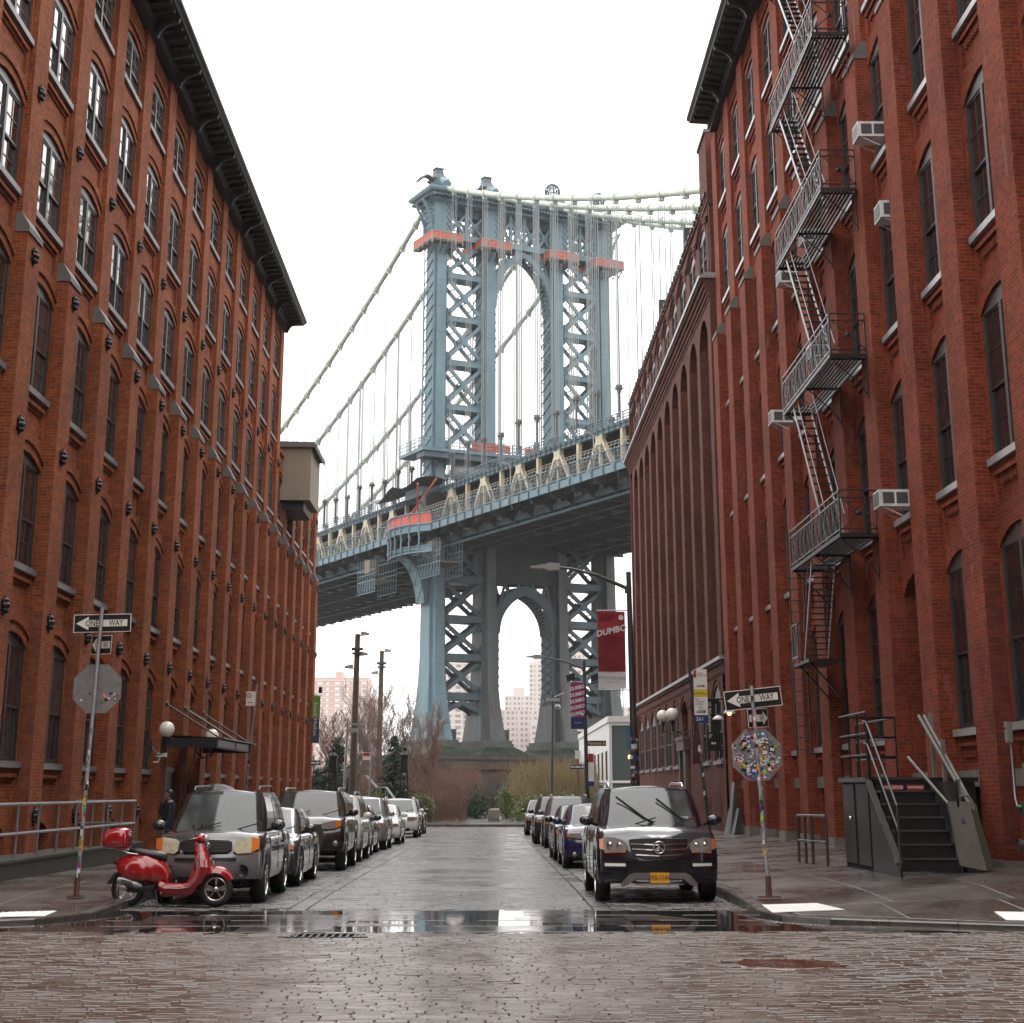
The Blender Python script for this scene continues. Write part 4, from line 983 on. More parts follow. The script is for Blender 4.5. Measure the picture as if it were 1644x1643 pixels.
# loading ramp boards and gooseneck lamps
t = thing('folding_ramp', 'grey metal plates leaning on the wall under the far doorway', 'ramp', (8.8, 62, .2))
for i, (y, h) in enumerate(((60.2, 1.0), (61.0, 1.9), (61.9, 1.0))): mb = MB(); mb.prism([(0, 0), (.35, 0), (.12, h), (.03, h)], lambda u, z, s: (8.95-u, s, .1+z), y, y+.75); part('plate', mb, STEELD, t)
for i, (y, z, lb) in enumerate(((58.0, 4.3, 'nearer dark gooseneck lamp with pale hood over the far doorway'), (60.9, 4.2, 'farther dark gooseneck lamp with pale hood over the far doorway'))):
    t = thing('wall_lamp', lb, 'lamp', (8.9, y, z), 'gooseneck lamps over the doorway'); mb = MB(); mb.tube([(9.0, y, z-.1), (8.85, y, z+.25), (8.5, y, z+.3), (8.3, y, z+.12)], .02, 6); part('arm', mb, IRON, t)
    mb = MB(); mb.lathe([(.02, .14), (.12, .10), (.22, 0), (.21, -.01)], (8.3, y, z), 14); part('hood', mb, WHITEP, t)
    if i == 0: mb = MB(); mb.ball((8.3, y, z-.02), .07, 8); part('bulb', mb, mat('lit_bulb', (1, .8, .4), emit=((1, .62, .2), 6)), t)
# ---- globe lanterns
GLOBE = mat('opal_globe', (.72, .68, .62), .25, coat=.5)
def globe(label, x, y, z, r, wx):
    t = thing('globe_lamp', label, 'globe lamp', (x, y, z), 'opal globe lamps'); mb = MB(); mb.ball((x, y, z), r, 16); part('globe', mb, GLOBE, t)
    mb = MB(); mb.lathe([(.03, -r-.45), (.05, -r-.3), (.03, -r-.25), (.09, -r-.12), (.11, -r+.03)], (x, y, z), 10); mb.tube([(x, y, z-r-.4), ((x+wx)/2, y, z-r-.52), (wx, y, z-r-.3)], .025, 6); mb.box(min(wx, wx-.04), max(wx, wx-.04)+.02, y-.06, y+.06, z-r-.55, z-r-.1); part('stem', mb, IRON, t)
globe('round white globe lamp at the near end of the glass canopy', -9.85, 51.4, 3.5, .24, -10.29)
globe('round white globe lamp behind the glass canopy, half hidden', -9.75, 59.2, 3.55, .24, -10.29)
globe('left one of the two white globe lamps beside the banner on the right', 7.95, 77.0, 5.0, .28, 8.9)
globe('right one of the two white globe lamps beside the banner on the right', 7.95, 73.0, 4.9, .28, 8.9)
# ---- canopy on the left building
cn = thing('glass_canopy', 'rusty glass and iron canopy hung on rods over the left entrance', 'canopy', (-9.3, 57, 3.2))
CG = mat('mossy_canopy_glass', (.13, .15, .11), .15, noise=(3, 1, (.05, .05, .03)))
yA, yB, xC = 52.9, 60.6, -8.55
mb = MB(); mb.box(xC-.05, xC, yA, yB, 3.0, 3.28); part('fascia', mb, BLACKM, cn)
for y in (yA, yB-.05): mb = MB(); mb.box(-10.28, xC-.05, y, y+.05, 3.0, 3.28); part('side_beam', mb, BLACKM, cn)
for k, y in enumerate((yA+.15, 56.85)): mb = MB(); mb.box(xC+.001, xC+.02, y, y+3.4, 3.05, 3.24); part('fascia_panel', mb, mat('grey_canopy_panel', (.12, .12, .13), .35) if 'grey_canopy_panel' not in MATS else MATS['grey_canopy_panel'], cn)
nP = 8
for i in range(nP):
    a = yA+.05+(yB-yA-.1)*i/nP; b = a+(yB-yA-.1)/nP-.03; mb = MB()
    mb.prism([(-10.28, 3.40), (xC+.18, 3.29), (xC+.18, 3.305), (-10.28, 3.415)], lambda x, z, y: (x, y, z), a, b); part('glass_panel', mb, CG, cn)
    mb = MB(); mb.beam((-10.28, b+.015, 3.37), (xC, b+.015, 3.27), .03, .05); part('rafter', mb, IRON, cn)
for y in (53.45, 56.75, 57.2, 60.4): mb = MB(); mb.tube([(-10.29, y, 4.36), (xC+.02, y, 3.3)], .025, 6); mb.lathe([(.09, 0), (.09, .03), (.03, .06)], (-10.3, y, 4.36), 8, axis='x'); part('hanging_rod', mb, IRON, cn)
mb = MB(); mb.box(-10.62, -10.5, 54.1, 56.5, -.3, 2.4); part('entrance_door', mb, mat('brown_door', (.07, .028, .014), .5), bl_root)
mb = MB(); mb.box(-10.49, -10.44, 54.1, 54.25, -.3, 2.45); mb.box(-10.49, -10.44, 56.35, 56.5, -.3, 2.45); mb.box(-10.49, -10.44, 54.25, 56.35, 2.3, 2.45); part('entrance_frame', mb, BLACKM, bl_root)
t = thing('security_camera', 'small white security camera under the near end of the canopy', 'camera', (-10.1, 51.9, 2.7)); mb = MB(); mb.box(-10.2, -9.9, 51.8, 51.95, 2.7, 2.82); mb.tube([(-10.3, 51.9, 2.55), (-10.15, 51.9, 2.55), (-10.1, 51.9, 2.7)], .025, 6); part('camera_body', mb, WHITEP, t)
# ---- left access ramp
rp = thing('access_ramp', 'low mossy concrete ramp wall with pipe railing on the left pavement', 'ramp', (-8.8, 34, .15))
MOSS = mat('mossy_concrete', (.075, .072, .055), .6, noise=(1.6, .3, (.022, .026, .014)), bump=(15, .4, .01))
mb = MB(); mb.box(-8.92, -8.70, 22.6, 43.0, .10, .44); part('ramp_wall', mb, MOSS, rp)
mb = MB(); mb.box(-8.96, -8.67, 22.6, 43.0, .441, .49); part('coping', mb, CONC, rp)
mb = MB(); mb.box(-10.59, -8.922, 22.6, 43.0, .08, .36); part('ramp_floor', mb, CONC, rp)
for zz in (1.46, .93): mb = MB(); mb.tube([(-8.82, 22.7, zz), (-8.82, 42.5, zz), (-10.5, 42.5, zz)], .03, 8); part('rail', mb, STEEL, rp)
for y in [23.0+1.5*i for i in range(13)]+[42.5]: mb = MB(); mb.tube([(-8.82, y, .49), (-8.82, y, 1.50)], .027, 8); mb.lathe([(.055, 0), (.055, .02)], (-8.82, y, .49), 8); part('post', mb, STEEL, rp)
for x in (-9.6, -10.45): mb = MB(); mb.tube([(x, 42.5, .36), (x, 42.5, 1.46)], .025, 8); part('post', mb, STEEL, rp)

# ---- signs
ARR = [(-.42, 0), (-.22, .115), (-.22, .058), (.40, .058), (.40, -.058), (-.22, -.058), (-.22, -.115)]
def oneway(label, c, w, h, yaw, par_name, tilt=0, right=False, thick=.004, txt=True, grp=None, back=False):
    t = thing('one_way_sign', label, 'traffic sign', c, grp); t.rotation_euler = (0, tilt, yaw)
    s = -1 if right else 1
    mb = MB(); mb.box(-w/2, w/2, 0, thick, -h/2, h/2); part('plate', mb, SIGNW, t, False)
    mb = MB(); mb.box(-w/2+.012, w/2-.012, -.003, -.0005, -h/2+.012, h/2-.012); part('black_field', mb, SIGNB, t, False)
    k = w/.92; kh = h/.31
    mb = MB(); mb.prism([(s*u*k, v*kh) for u, v in ARR][::s], lambda u, v, a: (u, a, v), -.006, -.0035); part('arrow', mb, SIGNW, t, False)
    if txt: part('lettering', merge(text_mb('ONE', .15*kh, lambda u, v, d: (u*.66*k/kh-(.165 if s > 0 else .22)*k, -.0066-d, v-.004), bold=.0016*kh), text_mb('WAY', .15*kh, lambda u, v, d: (u*.66*k/kh+(.22 if s > 0 else .165)*k, -.0066-d, v-.004), bold=.0016*kh)), SIGNB, t, False)
    return t
def pole(label, cat, p, q, r, name='sign_post', m_=None, n=10):
    t = thing(name, label, cat, p); mb = MB(); mb.tube([p, q], r, n); part('pole', mb, m_ or STEEL, t); return t
STK = [mat('sticker_%s' % n, c, .45) for n, c in (('white', (.6, .6, .58)), ('black', (.02, .02, .02)), ('yellow', (.55, .42, .02)), ('blue', (.03, .12, .40)), ('crimson', (.50, .03, .05)), ('purple', (.20, .06, .32)), ('teal', (.02, .26, .25)), ('pink', (.55, .22, .30)), ('green', (.25, .5, .05)), ('grey', (.25, .25, .25)), ('orange', (.6, .2, .03)))]
def stickers_on_pole(t, p, q, r, n, seed, f0=0., f1=1.):
    q_ = random.Random(seed); p = Vector(p); q = Vector(q); d = q-p
    for i in range(n):
        f = q_.uniform(f0, f1); c = p+d*f; a = -math.pi/2+q_.uniform(-1.3, 1.3); h = q_.uniform(.02, .07); wa = q_.uniform(.35, .8); mb = MB(); m_ = 4
        rr_ = r+.0015+.0006*(i % 4)
        vs = [(c.x+math.cos(a-wa+2*wa*k/m_)*rr_, c.y+math.sin(a-wa+2*wa*k/m_)*rr_, c.z+z) for z in (-h, h) for k in range(m_+1)]
        mb.add(vs, [(k, k+1, m_+2+k, m_+1+k) for k in range(m_)]); part('sticker', mb, q_.choice(STK+STK[:2]*3+[STK[9]]*6), t)
def octagon(label, c, R_, yaw, n, seed, size=(.02, .06), region=None, rot=0):
    t = thing('stop_sign', label, 'traffic sign', c); t.rotation_euler = (0, rot, yaw)
    P8 = [(R_*math.cos(math.pi/8+k*math.pi/4), R_*math.sin(math.pi/8+k*math.pi/4)) for k in range(8)]
    mb = MB(); mb.prism(P8, lambda u, v, a: (u, a, v), 0, .004); part('plate', mb, ALU, t, False)
    q_ = random.Random(seed); ap = R_*math.cos(math.pi/8); k = 0; tries = 0
    while k < n and tries < 4000:
        tries += 1; u, v = q_.uniform(-R_, R_), q_.uniform(-R_, R_); s = q_.uniform(*size)
        if max(abs(u), abs(v), (abs(u)+abs(v))/1.4142) > ap-s*1.1: continue
        if region and not region(u, v): continue
        a = q_.uniform(-.4, .4); asp = q_.uniform(.5, 1); yy = -.0012-.0003*(k % 9)
        mb = MB(); ty = q_.random()
        if ty < .45: pl = [(-s, -s*asp), (s, -s*asp), (s, s*asp), (-s, s*asp)]
        elif ty < .75: pl = [(s*math.cos(j*.7854), s*math.sin(j*.7854)) for j in range(8)]
        else: pl = [(s*q_.uniform(.6, 1.1)*math.cos(j*.8976), s*q_.uniform(.6, 1.1)*math.sin(j*.8976)) for j in range(7)]
        col = q_.choice(STK+STK[:2]*4+[STK[9]]*4); c2 = q_.choice(STK+STK[:2]*5)
        mb.add([(u+x*math.cos(a)-y*math.sin(a), yy, v+x*math.sin(a)+y*math.cos(a)) for x, y in pl], [tuple(range(len(pl)))])
        if s > .025: mb.add([(u+x*.6*math.cos(a)-y*.45*math.sin(a), yy-.0002, v+x*.6*math.sin(a)+y*.45*math.cos(a)) for x, y in pl], [tuple(range(len(pl)))], 1)
        part('sticker', mb, [col, c2], t, False); k += 1
    return t
# left post
pA, pB = (-6.29, 26.4, .15), (-6.31+.02, 26.8, 4.55)
tl = pole('leaning sticker covered post on the left pavement carrying two one way signs', 'post', pA, pB, .032); stickers_on_pole(tl, pA, pB, .032, 60, 4, .06, .56)
mb = MB(); mb.box(-6.42, -6.16, 26.3, 26.5, .15, .165); mb.lathe([(.045, 0), (.045, .28)], (-6.29, 26.4, .15), 10); part('base_bracket', mb, RUSTW, tl)
oneway('large one way sign high on the left post, arrow to the left', (-6.28, 26.84, 4.31), .92, .29, R(2), 0, R(-1.5), grp=None)
oneway('small turned one way sign on the left post under the large one', (-6.26, 26.79, 3.96), .52, .30, R(-40), 0, R(2))
octagon('bare back of a stop sign with a few stickers on the left post', (-6.28, 26.80, 3.27), .412, R(0), 16, 12, (.018, .036), lambda u, v: v < -.02 and abs(u) > .04)
# right post
pA, pB = (4.2, 25.87, .17), (4.13, 26.3, 3.29)
tr = pole('sticker covered post on the right kerb corner with one way signs', 'post', pA, pB, .032); stickers_on_pole(tr, pA, pB, .032, 62, 9, .2, .95)
mb = MB(); mb.box(4.03, 4.37, 25.78, 25.96, .165, .18); mb.lathe([(.045, 0), (.045, .3)], (4.2, 25.87, .17), 10); part('base_bracket', mb, RUSTW, tr)
oneway('large one way sign on the right post, tilted, arrow to the left', (4.15, 26.34, 3.10), .90, .30, R(-3), 0, R(-6))
oneway('small turned one way sign on the right post, arrow to the right', (4.215, 26.33, 2.80), .46, .29, R(38), 0, R(-3), right=True)
octagon('octagonal sign back completely covered with colourful stickers on the right post', (4.17, 26.30, 2.24), .42, 0, 190, 5, (.018, .055), rot=R(-2))
# parking sign pole on the right
pA, pB = (5.0, 38.2, .15), (4.56, 38.2, 4.6)
t = pole('tall grey parking sign pole beside the dark blue SUV, stickered below', 'post', pA, pB, .036, m_=STEELD); stickers_on_pole(t, pA, pB, .036, 22, 2, .25, .6)
ps = thing('parking_sign', 'white, yellow and blue parking regulation sign on the tall pole by the blue SUV', 'traffic sign', (4.80, 38.15, 3.8))
for nm, z0_, z1_, m_ in (('white_panel', 3.93, 4.38, SIGNW), ('yellow_panel', 3.77, 3.925, STK[2]), ('lower_panel', 3.36, 3.765, SIGNW), ('blue_panel', 3.19, 3.355, MATS['sign_blue'])):
    mb = MB(); mb.box(4.66, 4.97, 38.14, 38.15, z0_, z1_); part(nm, mb, m_, ps)
mb = MB(); mb.box(4.665, 4.72, 38.13, 38.138, 4.2, 4.36); mb.box(4.73, 4.88, 38.13, 38.138, 4.0, 4.02); mb.add([(4.87, 38.132, 3.98), (4.93, 38.132, 4.01), (4.87, 38.132, 4.04)], [(0,1,2)]); part('red_marks', mb, MATS['sticker_red'], ps)
mb = MB(); mb.box(4.70, 4.88, 38.13, 38.138, 3.42, 3.435); mb.add([(4.87, 38.132, 3.40), (4.93, 38.132, 3.428), (4.87, 38.132, 3.456)], [(0,1,2)])
merge(mb, text_mb('Pay\nMunicipal\nparking', .055, lambda u, v, d: (4.69+u, 38.135-d, 3.66+v), align='LEFT')); merge(mb, text_mb('7pm\nSunday', .06, lambda u, v, d: (4.75+u, 38.135-d, 3.50+v), align='LEFT')); merge(mb, text_mb('7am-7pm\nEXCEPT SUNDAY', .04, lambda u, v, d: (4.81+u, 38.135-d, 3.85+v))); part('lettering', mb, SIGNB, ps)
part('lettering', text_mb('Sunday\n8:30am-10am', .05, lambda u, v, d: (4.74+u, 38.135-d, 4.27+v), align='LEFT'), MATS['sticker_red'], ps)
part('lettering', text_mb('261', .12, lambda u, v, d: (4.78+u, 38.135-d, 3.27+v)), SIGNW, ps)
# left regulation pole
pA, pB = (-8.72, 60, -.04), (-8.35, 60, 5.4)
t = pole('leaning parking sign pole before the left building beyond the canopy', 'post', pA, pB, .045); stickers_on_pole(t, pA, pB, .045, 18, 21, .15, .5)
t = thing('parking_sign', 'small white and red no parking sign on the leaning left pole', 'traffic sign', (-8.5, 59.95, 4.85)); mb = MB(); mb.box(-8.72, -8.38, 59.94, 59.95, 4.62, 5.12); part('plate', mb, SIGNW, t)
mb = MB(); mb.lathe([(.06, -.002), (.085, -.002)], (-8.62, 59.935, 4.98), 14, axis='y'); mb.box(-8.66, -8.5, 59.93, 59.938, 4.72, 4.745); mb.beam((-8.67, 59.934, 5.03), (-8.57, 59.934, 4.93), .02, .004); part('red_marks', mb, MATS['sticker_red'], t)
# ------------------------------------------------------------ the suspension bridge (local axes: x across the deck, y along it)
BR = thing('suspension_bridge', 'huge blue steel suspension bridge with arched tower and dark deck crossing the picture', 'bridge', (-7.5, 245, 0), rotz=R(27))
def bp(nm, mb, m, par=None): return part(nm, mb, m, par or BR, False)
UC = [-1.2, 7.4, 19.7, 28.3]; TV = 1.0      # column centres, half depth
# granite pier
PIER = brick('pier_masonry', (.17, .105, .08), (.12, .085, .065), (.07, .06, .05), 4.5)
mb = MB(); mb.box(-9, 36, -7, 9, -3, 4.6); mb.box(-9.6, 36.6, -7.6, 9.6, 4.6, 5.3); bp('pier', mb, PIER)
mb = MB(); mb.box(-8.4, 35.4, -6.4, 8.4, 5.3, 6.0); mb.box(-8.8, 35.8, -6.8, 8.8, 6.0, 6.6); bp('pier_cap', mb, mat('sooty_pier_cap', (.13, .095, .08), .6, noise=(.5, .5, (.05, .04, .035))))
BLOW = mat('rust_streaked_shaded_blue_paint', (.15, .20, .215), .55, noise=(.22, .12, (.09, .066, .045)), bump=(4, .12, .03))  # rust streaks plus the shade under the deck, both put into the colour
def flare(z):      # half width (u), half depth (v), offset
    t = max(0, (22-z)/13.0); k = t**2
    return 1.22+.75*k, 1.9+1.8*k+.02*max(0, 60-z)
for ci, u in enumerate(UC):
    side = -1 if ci in (0, 2) else 1
    # stepped leg: faces, cruciform flanges
    leg = None
    zs = [8.6, 10, 12, 14, 17, 20, 24, 32, 40, 52, 70, 86.2]
    for nm, (fu, fv), lo_ in (('tower_leg', (1, .62), 1), ('leg_flange', (.62, 1), 1), ('leg_shaft', (1, .62), 0), ('leg_flange', (.62, 1), 0)):
        mb = MB(); pr = None
        for z in (zs[:9] if lo_ else zs[8:]):
            a, b = flare(z); a *= fu; b *= fv
            if nm == 'tower_leg': b = max(b, .9)
            row = [(u-a, -b, z), (u+a, -b, z), (u+a, b, z), (u-a, b, z)]
            if pr: mb.add(pr+row, [(k, (k+1) % 4, 4+(k+1) % 4, 4+k) for k in range(4)])
            pr = row
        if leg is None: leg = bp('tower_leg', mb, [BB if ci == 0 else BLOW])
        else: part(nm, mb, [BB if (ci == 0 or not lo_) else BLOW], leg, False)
    if ci == 0:  # strip on the first leg carries the same rust and shade colour
        mb = MB(); pr = None
        for z in zs[:9]:
            a, b = flare(z); row = [(u+a*.55, -b*.62-.22, z), (u+a+.03, -b*.62-.22, z), (u+a+.03, b*.5, z), (u+a*.55, b*.5, z)]
            if pr: mb.add(pr+row, [(k, (k+1) % 4, 4+(k+1) % 4, 4+k) for k in range(4)])
            pr = row
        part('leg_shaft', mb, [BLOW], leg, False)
    # horizontal plate seams
    mb = MB()
    for z in np.arange(11, 85, 4.2):
        a, b = flare(z); mb.box(u-a*.62-.015, u+a*.62+.015, -b-.02, -b+.02, z, z+.07); mb.box(u-a-.015, u+a+.015, -b*.62-.02, -b*.62+.02, z, z+.07)
    part('plate_seam', mb, BBD, leg, False)
    # lattice on the left flank of each leg
    mb = MB(); ul = u-1.32
    for va, vb in ((-1.9, -1.75), (1.75, 1.9)): mb.box(ul-.06, ul+.06, va, vb, 42, 85)
    z = 42.0
    while z < 84.5:
        mb.beam((ul, -1.8, z), (ul, 1.8, z+1.9), .10, .16, up=(1, 0, 0)); mb.beam((ul, 1.8, z), (ul, -1.8, z+1.9), .10, .16, up=(1, 0, 0)); z += 1.9
    part('leg_lattice', mb, BB, leg, False)
    # pedestal: panelled block and flared copper green skirt
    a, b = flare(8.6)
    mb = MB(); mb.box(u-a-.3, u+a+.3, -b-.3, b+.3, 7.8, 8.25); mb.box(u-a-.1, u+a+.1, -b-.1, b+.1, 8.25, 8.7)
    xa_ = u+a*.35; mb.box(xa_, u+a+.15, -b*.62-1.0, b*.4, 8.25, 10.1); mb.box(xa_-.1, u+a+.25, -b*.62-1.1, b*.4, 10.1, 10.25)
    for k in range(5): x = xa_+.1+k*(u+a-xa_-.05)/4; mb.box(x-.05, x+.05, -b*.62-1.08, -b*.62-1.0, 8.3, 10.1)
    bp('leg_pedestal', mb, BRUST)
    mb = MB(); pr = None
    for f, z in ((0, 7.8), (.05, 7.55), (.35, 7.4), (.9, 7.15), (1.5, 6.85), (1.75, 6.62)):
        A, B_ = a+.3+f, b+.3+f; row = [(u-A, -B_, z), (u+A, -B_, z), (u+A, B_, z), (u-A, B_, z)]
        if pr: mb.add(pr+row, [(k, (k+1) % 4, 4+(k+1) % 4, 4+k) for k in range(4)])
        pr = row
    for k in range(15): x = u-a-.3+k*(2*a+.6)/14; mb.beam((x, -b-.32, 7.75), (u+(x-u)*1.6, -b-2.0, 6.8), .10, .14)
    bp('pedestal_skirt', mb, COPPER)
# side bays: beams and crosses
def gus(mb, c, s, v): mb.box(c[0]-s, c[0]+s, v-.28, v+.28, c[1]-s*1.1, c[1]+s*1.1)
def xpanel(ua, ub, z0, z1, m_, w=.52):
    for v in (-1.25, 1.25):
        for (p, q) in (((ua, z0), (ub, z1)), ((ua, z1), (ub, z0))):
            mb = MB(); mb.beam((p[0], v, p[1]), (q[0], v, q[1]), .36, w, m_ and 0, up=(0, 1, 0)) if False else mb.beam((p[0], v, p[1]), (q[0], v, q[1]), w, .34, up=(0, 1, 0)); bp('cross_brace', mb, m_)
        mb = MB(); c = ((ua+ub)/2, (z0+z1)/2); s = .62
        mb.prism([(c[0]-s, c[1]), (c[0], c[1]-s*1.25), (c[0]+s, c[1]), (c[0], c[1]+s*1.25)], lambda x, z, y: (x, y, z), v-.2, v+.2)
        for (x, z, dx, dz) in ((ua, z0, 1, 1), (ub, z0, -1, 1), (ua, z1, 1, -1), (ub, z1, -1, -1)):
            mb.prism([(x, z), (x+dx*.9, z+dz*.1), (x+dx*.1, z+dz*1.3)][::dx*dz], lambda x, z, y: (x, y, z), v-.17, v+.17)
        bp('gusset_plate', mb, m_)
    for i in range(6):
        f = (i+.5)/6; mb = MB() if i == 0 else mb
        mb.beam((ua+(ub-ua)*f, -1.25, z0+(z1-z0)*f), (ua+(ub-ua)*f, 1.25, z0+(z1-z0)*f), .12); mb.beam((ua+(ub-ua)*f, -1.25, z1-(z1-z0)*f), (ua+(ub-ua)*f, 1.25, z1-(z1-z0)*f), .12)
    bp('brace_lacing', mb, m_)
upz = [51.6, 58.6, 65.65, 72.7, 79.7, 86.0]; loz = [11.2, 15.4, 21.0, 26.6, 32.4]
for ua_, ub_ in ((UC[0], UC[1]), (UC[2], UC[3])):
    a, b = ua_+1.2, ub_-1.2
    for i, z in enumerate(upz[:-1]):
        if i: mb = MB(); mb.box(a, b, -1.45, 1.45, z-.75, z-.63); mb.box(a, b, -1.45, -1.2, z-.63, z); mb.box(a, b, 1.2, 1.45, z-.63, z); mb.box(a, b, -1.5, 1.5, z, z+.1); bp('cross_beam', mb, BB)
        xpanel(a, b, z+.1, upz[i+1]-.7, BB)
    for i in range(1, len(loz)):
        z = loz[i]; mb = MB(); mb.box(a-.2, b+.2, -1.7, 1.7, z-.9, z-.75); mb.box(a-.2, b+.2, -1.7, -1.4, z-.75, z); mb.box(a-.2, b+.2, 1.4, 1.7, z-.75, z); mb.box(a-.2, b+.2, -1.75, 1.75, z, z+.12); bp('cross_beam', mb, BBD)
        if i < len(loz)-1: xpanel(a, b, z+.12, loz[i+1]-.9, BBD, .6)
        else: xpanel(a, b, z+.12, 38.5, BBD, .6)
    # low flat arch under the lowest beam
    for v in (-1.5, 1.5):
        mb = MB(); c = (a+b)/2; pts = [(a-.6, 12.0), (a+1.0, 13.2), (c, 14.1), (b-1.0, 13.2), (b+.6, 12.0)]
        for p, q in zip(pts[:-1], pts[1:]): mb.beam((p[0], v, p[1]), (q[0], v, q[1]), .7, .3, up=(0, 1, 0))
        for x, z in pts[1:-1]: mb.beam((x, v, z), (x, v, 14.6), .25, .25)
        bp('low_arch', mb, BBD)
# central arches (upper and lower)
def arch(uL, uR, zs, za, thick, m_, vdep, top):
    c = (uL+uR)/2; w = (uR-uL)/2
    def crv(off, n=14):
        pts = []
        e = w*.45; RR = w+e; zm = math.sqrt(RR*RR-e*e); tm = math.acos(e/RR)
        for i in range(n+1):          # pointed arch of two circular arcs
            t = i/n*tm; pts.append((c-(RR*math.cos(t)-e), zs+(za-zs)*RR*math.sin(t)/zm))
        return pts
    inn = crv(0); full = inn + [(2*c-x, z) for x, z in inn[::-1][1:]]
    out = []
    for i, (x, z) in enumerate(full):
        a = full[max(i-1, 0)]; b = full[min(i+1, len(full)-1)]; dx, dz = b[0]-a[0], b[1]-a[1]; l = math.hypot(dx, dz) or 1
        out.append((x-dz/l*thick, z+dx/l*thick))
    for v in (-vdep, vdep-.35):
        mb = MB(); n = len(full)
        vs = [(x, v, z) for x, z in full]+[(min(max(x, uL-thick), uR+thick), v, z) for x, z in out]; vs += [(x, v+.35, z) for x, _, z in vs]
        mb.add(vs, [(i, i+1, n+i+1, n+i) for i in range(n-1)]+[(2*n+i, 3*n+i, 3*n+i+1, 2*n+i+1) for i in range(n-1)]+[(i, 2*n+i, 2*n+i+1, i+1) for i in range(n-1)]+[(n+i, n+i+1, 3*n+i+1, 3*n+i) for i in range(n-1)])
        bp('arch_rib', mb, m_)
    mb = MB()          # soffit lattice
    for i in range(len(full)-1):
        (x0, z0), (x1, z1) = full[i], full[i+1]
        mb.beam((x0, -vdep+.3, z0), (x1, vdep-.3, z1), .16, .1); mb.beam((x0, vdep-.3, z0), (x1, -vdep+.3, z1), .16, .1)
    for s_, x in ((1, uL), (-1, uR)):
        z = zs
        while z > zs-10: mb.beam((x, -vdep+.3, z), (x, vdep-.3, z-1.3), .14, .12); mb.beam((x, vdep-.3, z), (x, -vdep+.3, z-1.3), .14, .12); z -= 1.3
    bp('arch_soffit_lattice', mb, m_)
    for s_, x in ((1, uL), (-1, uR)): mb = MB(); mb.box(x-.5*s_-.25, x-.5*s_+.25, -vdep, vdep, zs-12, zs); bp('arch_pier', mb, m_)
    # spandrel struts
    for s_ in (-1, 1):
        mb = MB()
        for v in (-vdep+.2, vdep-.2):
            mb.beam((c+s_*(w+.2), v, top-.2), (c+s_*w*.62, v, zs+(za-zs)*.88), .4, .3, up=(0, 1, 0)); mb.beam((c+s_*w*.28, v, top-.2), (c+s_*w*.28, v, za+.1), .4, .3, up=(0, 1, 0))
            mb.beam((c+s_*(w+.4), v, zs+(za-zs)*.5), (c+s_*w*.55, v, top-.3), .35, .3, up=(0, 1, 0))
        bp('spandrel_strut', mb, m_)
arch(UC[1]+1.3, UC[2]-1.3, 75.5, 84.2, 1.0, BB, 1.4, 86)
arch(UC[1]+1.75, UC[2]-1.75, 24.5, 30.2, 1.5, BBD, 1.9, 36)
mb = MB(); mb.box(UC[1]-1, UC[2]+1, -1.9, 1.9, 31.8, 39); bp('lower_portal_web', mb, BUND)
# top frieze: beam, crosses, recess and cornice
mb = MB(); mb.box(-2.5, 29.6, -1.75, 1.75, 85.3, 86.25); bp('frieze_beam', mb, BB)
mb = MB(); mb.box(-2.2, 29.3, -.6, 1.3, 89.6, 92.0); bp('frieze_web', mb, BBD)
for ua_, ub_, nx in ((UC[0]+1.2, UC[1]-1.2, 2), (UC[1]+1.2, UC[2]-1.2, 4), (UC[2]+1.2, UC[3]-1.2, 2)):
    st_ = (ub_-ua_)/nx
    for i in range(nx):
        a, b = ua_+i*st_, ua_+(i+1)*st_
        for v in (-1.5, 1.4):
            mb = MB()
            mb.beam((a+.2, v, 86.3), (b-.2, v, 89.6), .34, .2, up=(0,1,0)); mb.beam((a+.2, v, 89.6), (b-.2, v, 86.3), .34, .2, up=(0,1,0))
            mb.beam((a+.2, v, 87.95), (b-.2, v, 87.95), .16, .15, up=(0,1,0)); mb.lathe([(.3, -.12), (.55, -.12), (.55, .12), (.3, .12)], ((a+b)/2, v, 87.95), 10, axis='y'); mb.box(b-.25, b+.25, v-.15, v+.15, 86.25, 91)
            bp('frieze_cross', mb, BB)
for u in UC:
    mb = MB(); mb.box(u-1.5, u+1.5, -2.3, 2.3, 85.2, 91.2); bp('tower_head', mb, BB)
    mb = MB()
    for z in np.arange(86.4, 91, 1.1): mb.beam((u+.5, -2.34, z), (u+1.4, -2.34, z+1.1), .12, .1); mb.beam((u+1.4, -2.34, z), (u+.5, -2.34, z+1.1), .12, .1)
    for z in np.arange(86.4, 91, 1.1): mb.beam((u-1.54, -2.1, z), (u-1.54, 2.1, z+1.1), .1, .12); mb.beam((u-1.54, 2.1, z), (u-1.54, -2.1, z+1.1), .1, .12)
    bp('head_lattice', mb, BBD)
pro = [(0, 91.0), (.6, 91.15), (.6, 91.5), (1.2, 91.7), (1.2, 92.0), (1.9, 92.25), (2.1, 92.6), (2.1, 92.85), (.9, 93.1), (.4, 93.35), (0, 93.4)]
def ringpro(uL, uR, vd, prof, nm, m_):
    mb = MB(); pr = None
    for o, z in prof:
        row = [(uL-o, -vd-o, z), (uR+o, -vd-o, z), (uR+o, vd+o, z), (uL-o, vd+o, z)]
        if pr: mb.add(pr+row, [(k, (k+1) % 4, 4+(k+1) % 4, 4+k) for k in range(4)])
        else: mb.add(row, [(3, 2, 1, 0)])
        pr = row
    mb.add(pr, [(0, 1, 2, 3)]); return bp(nm, mb, m_)
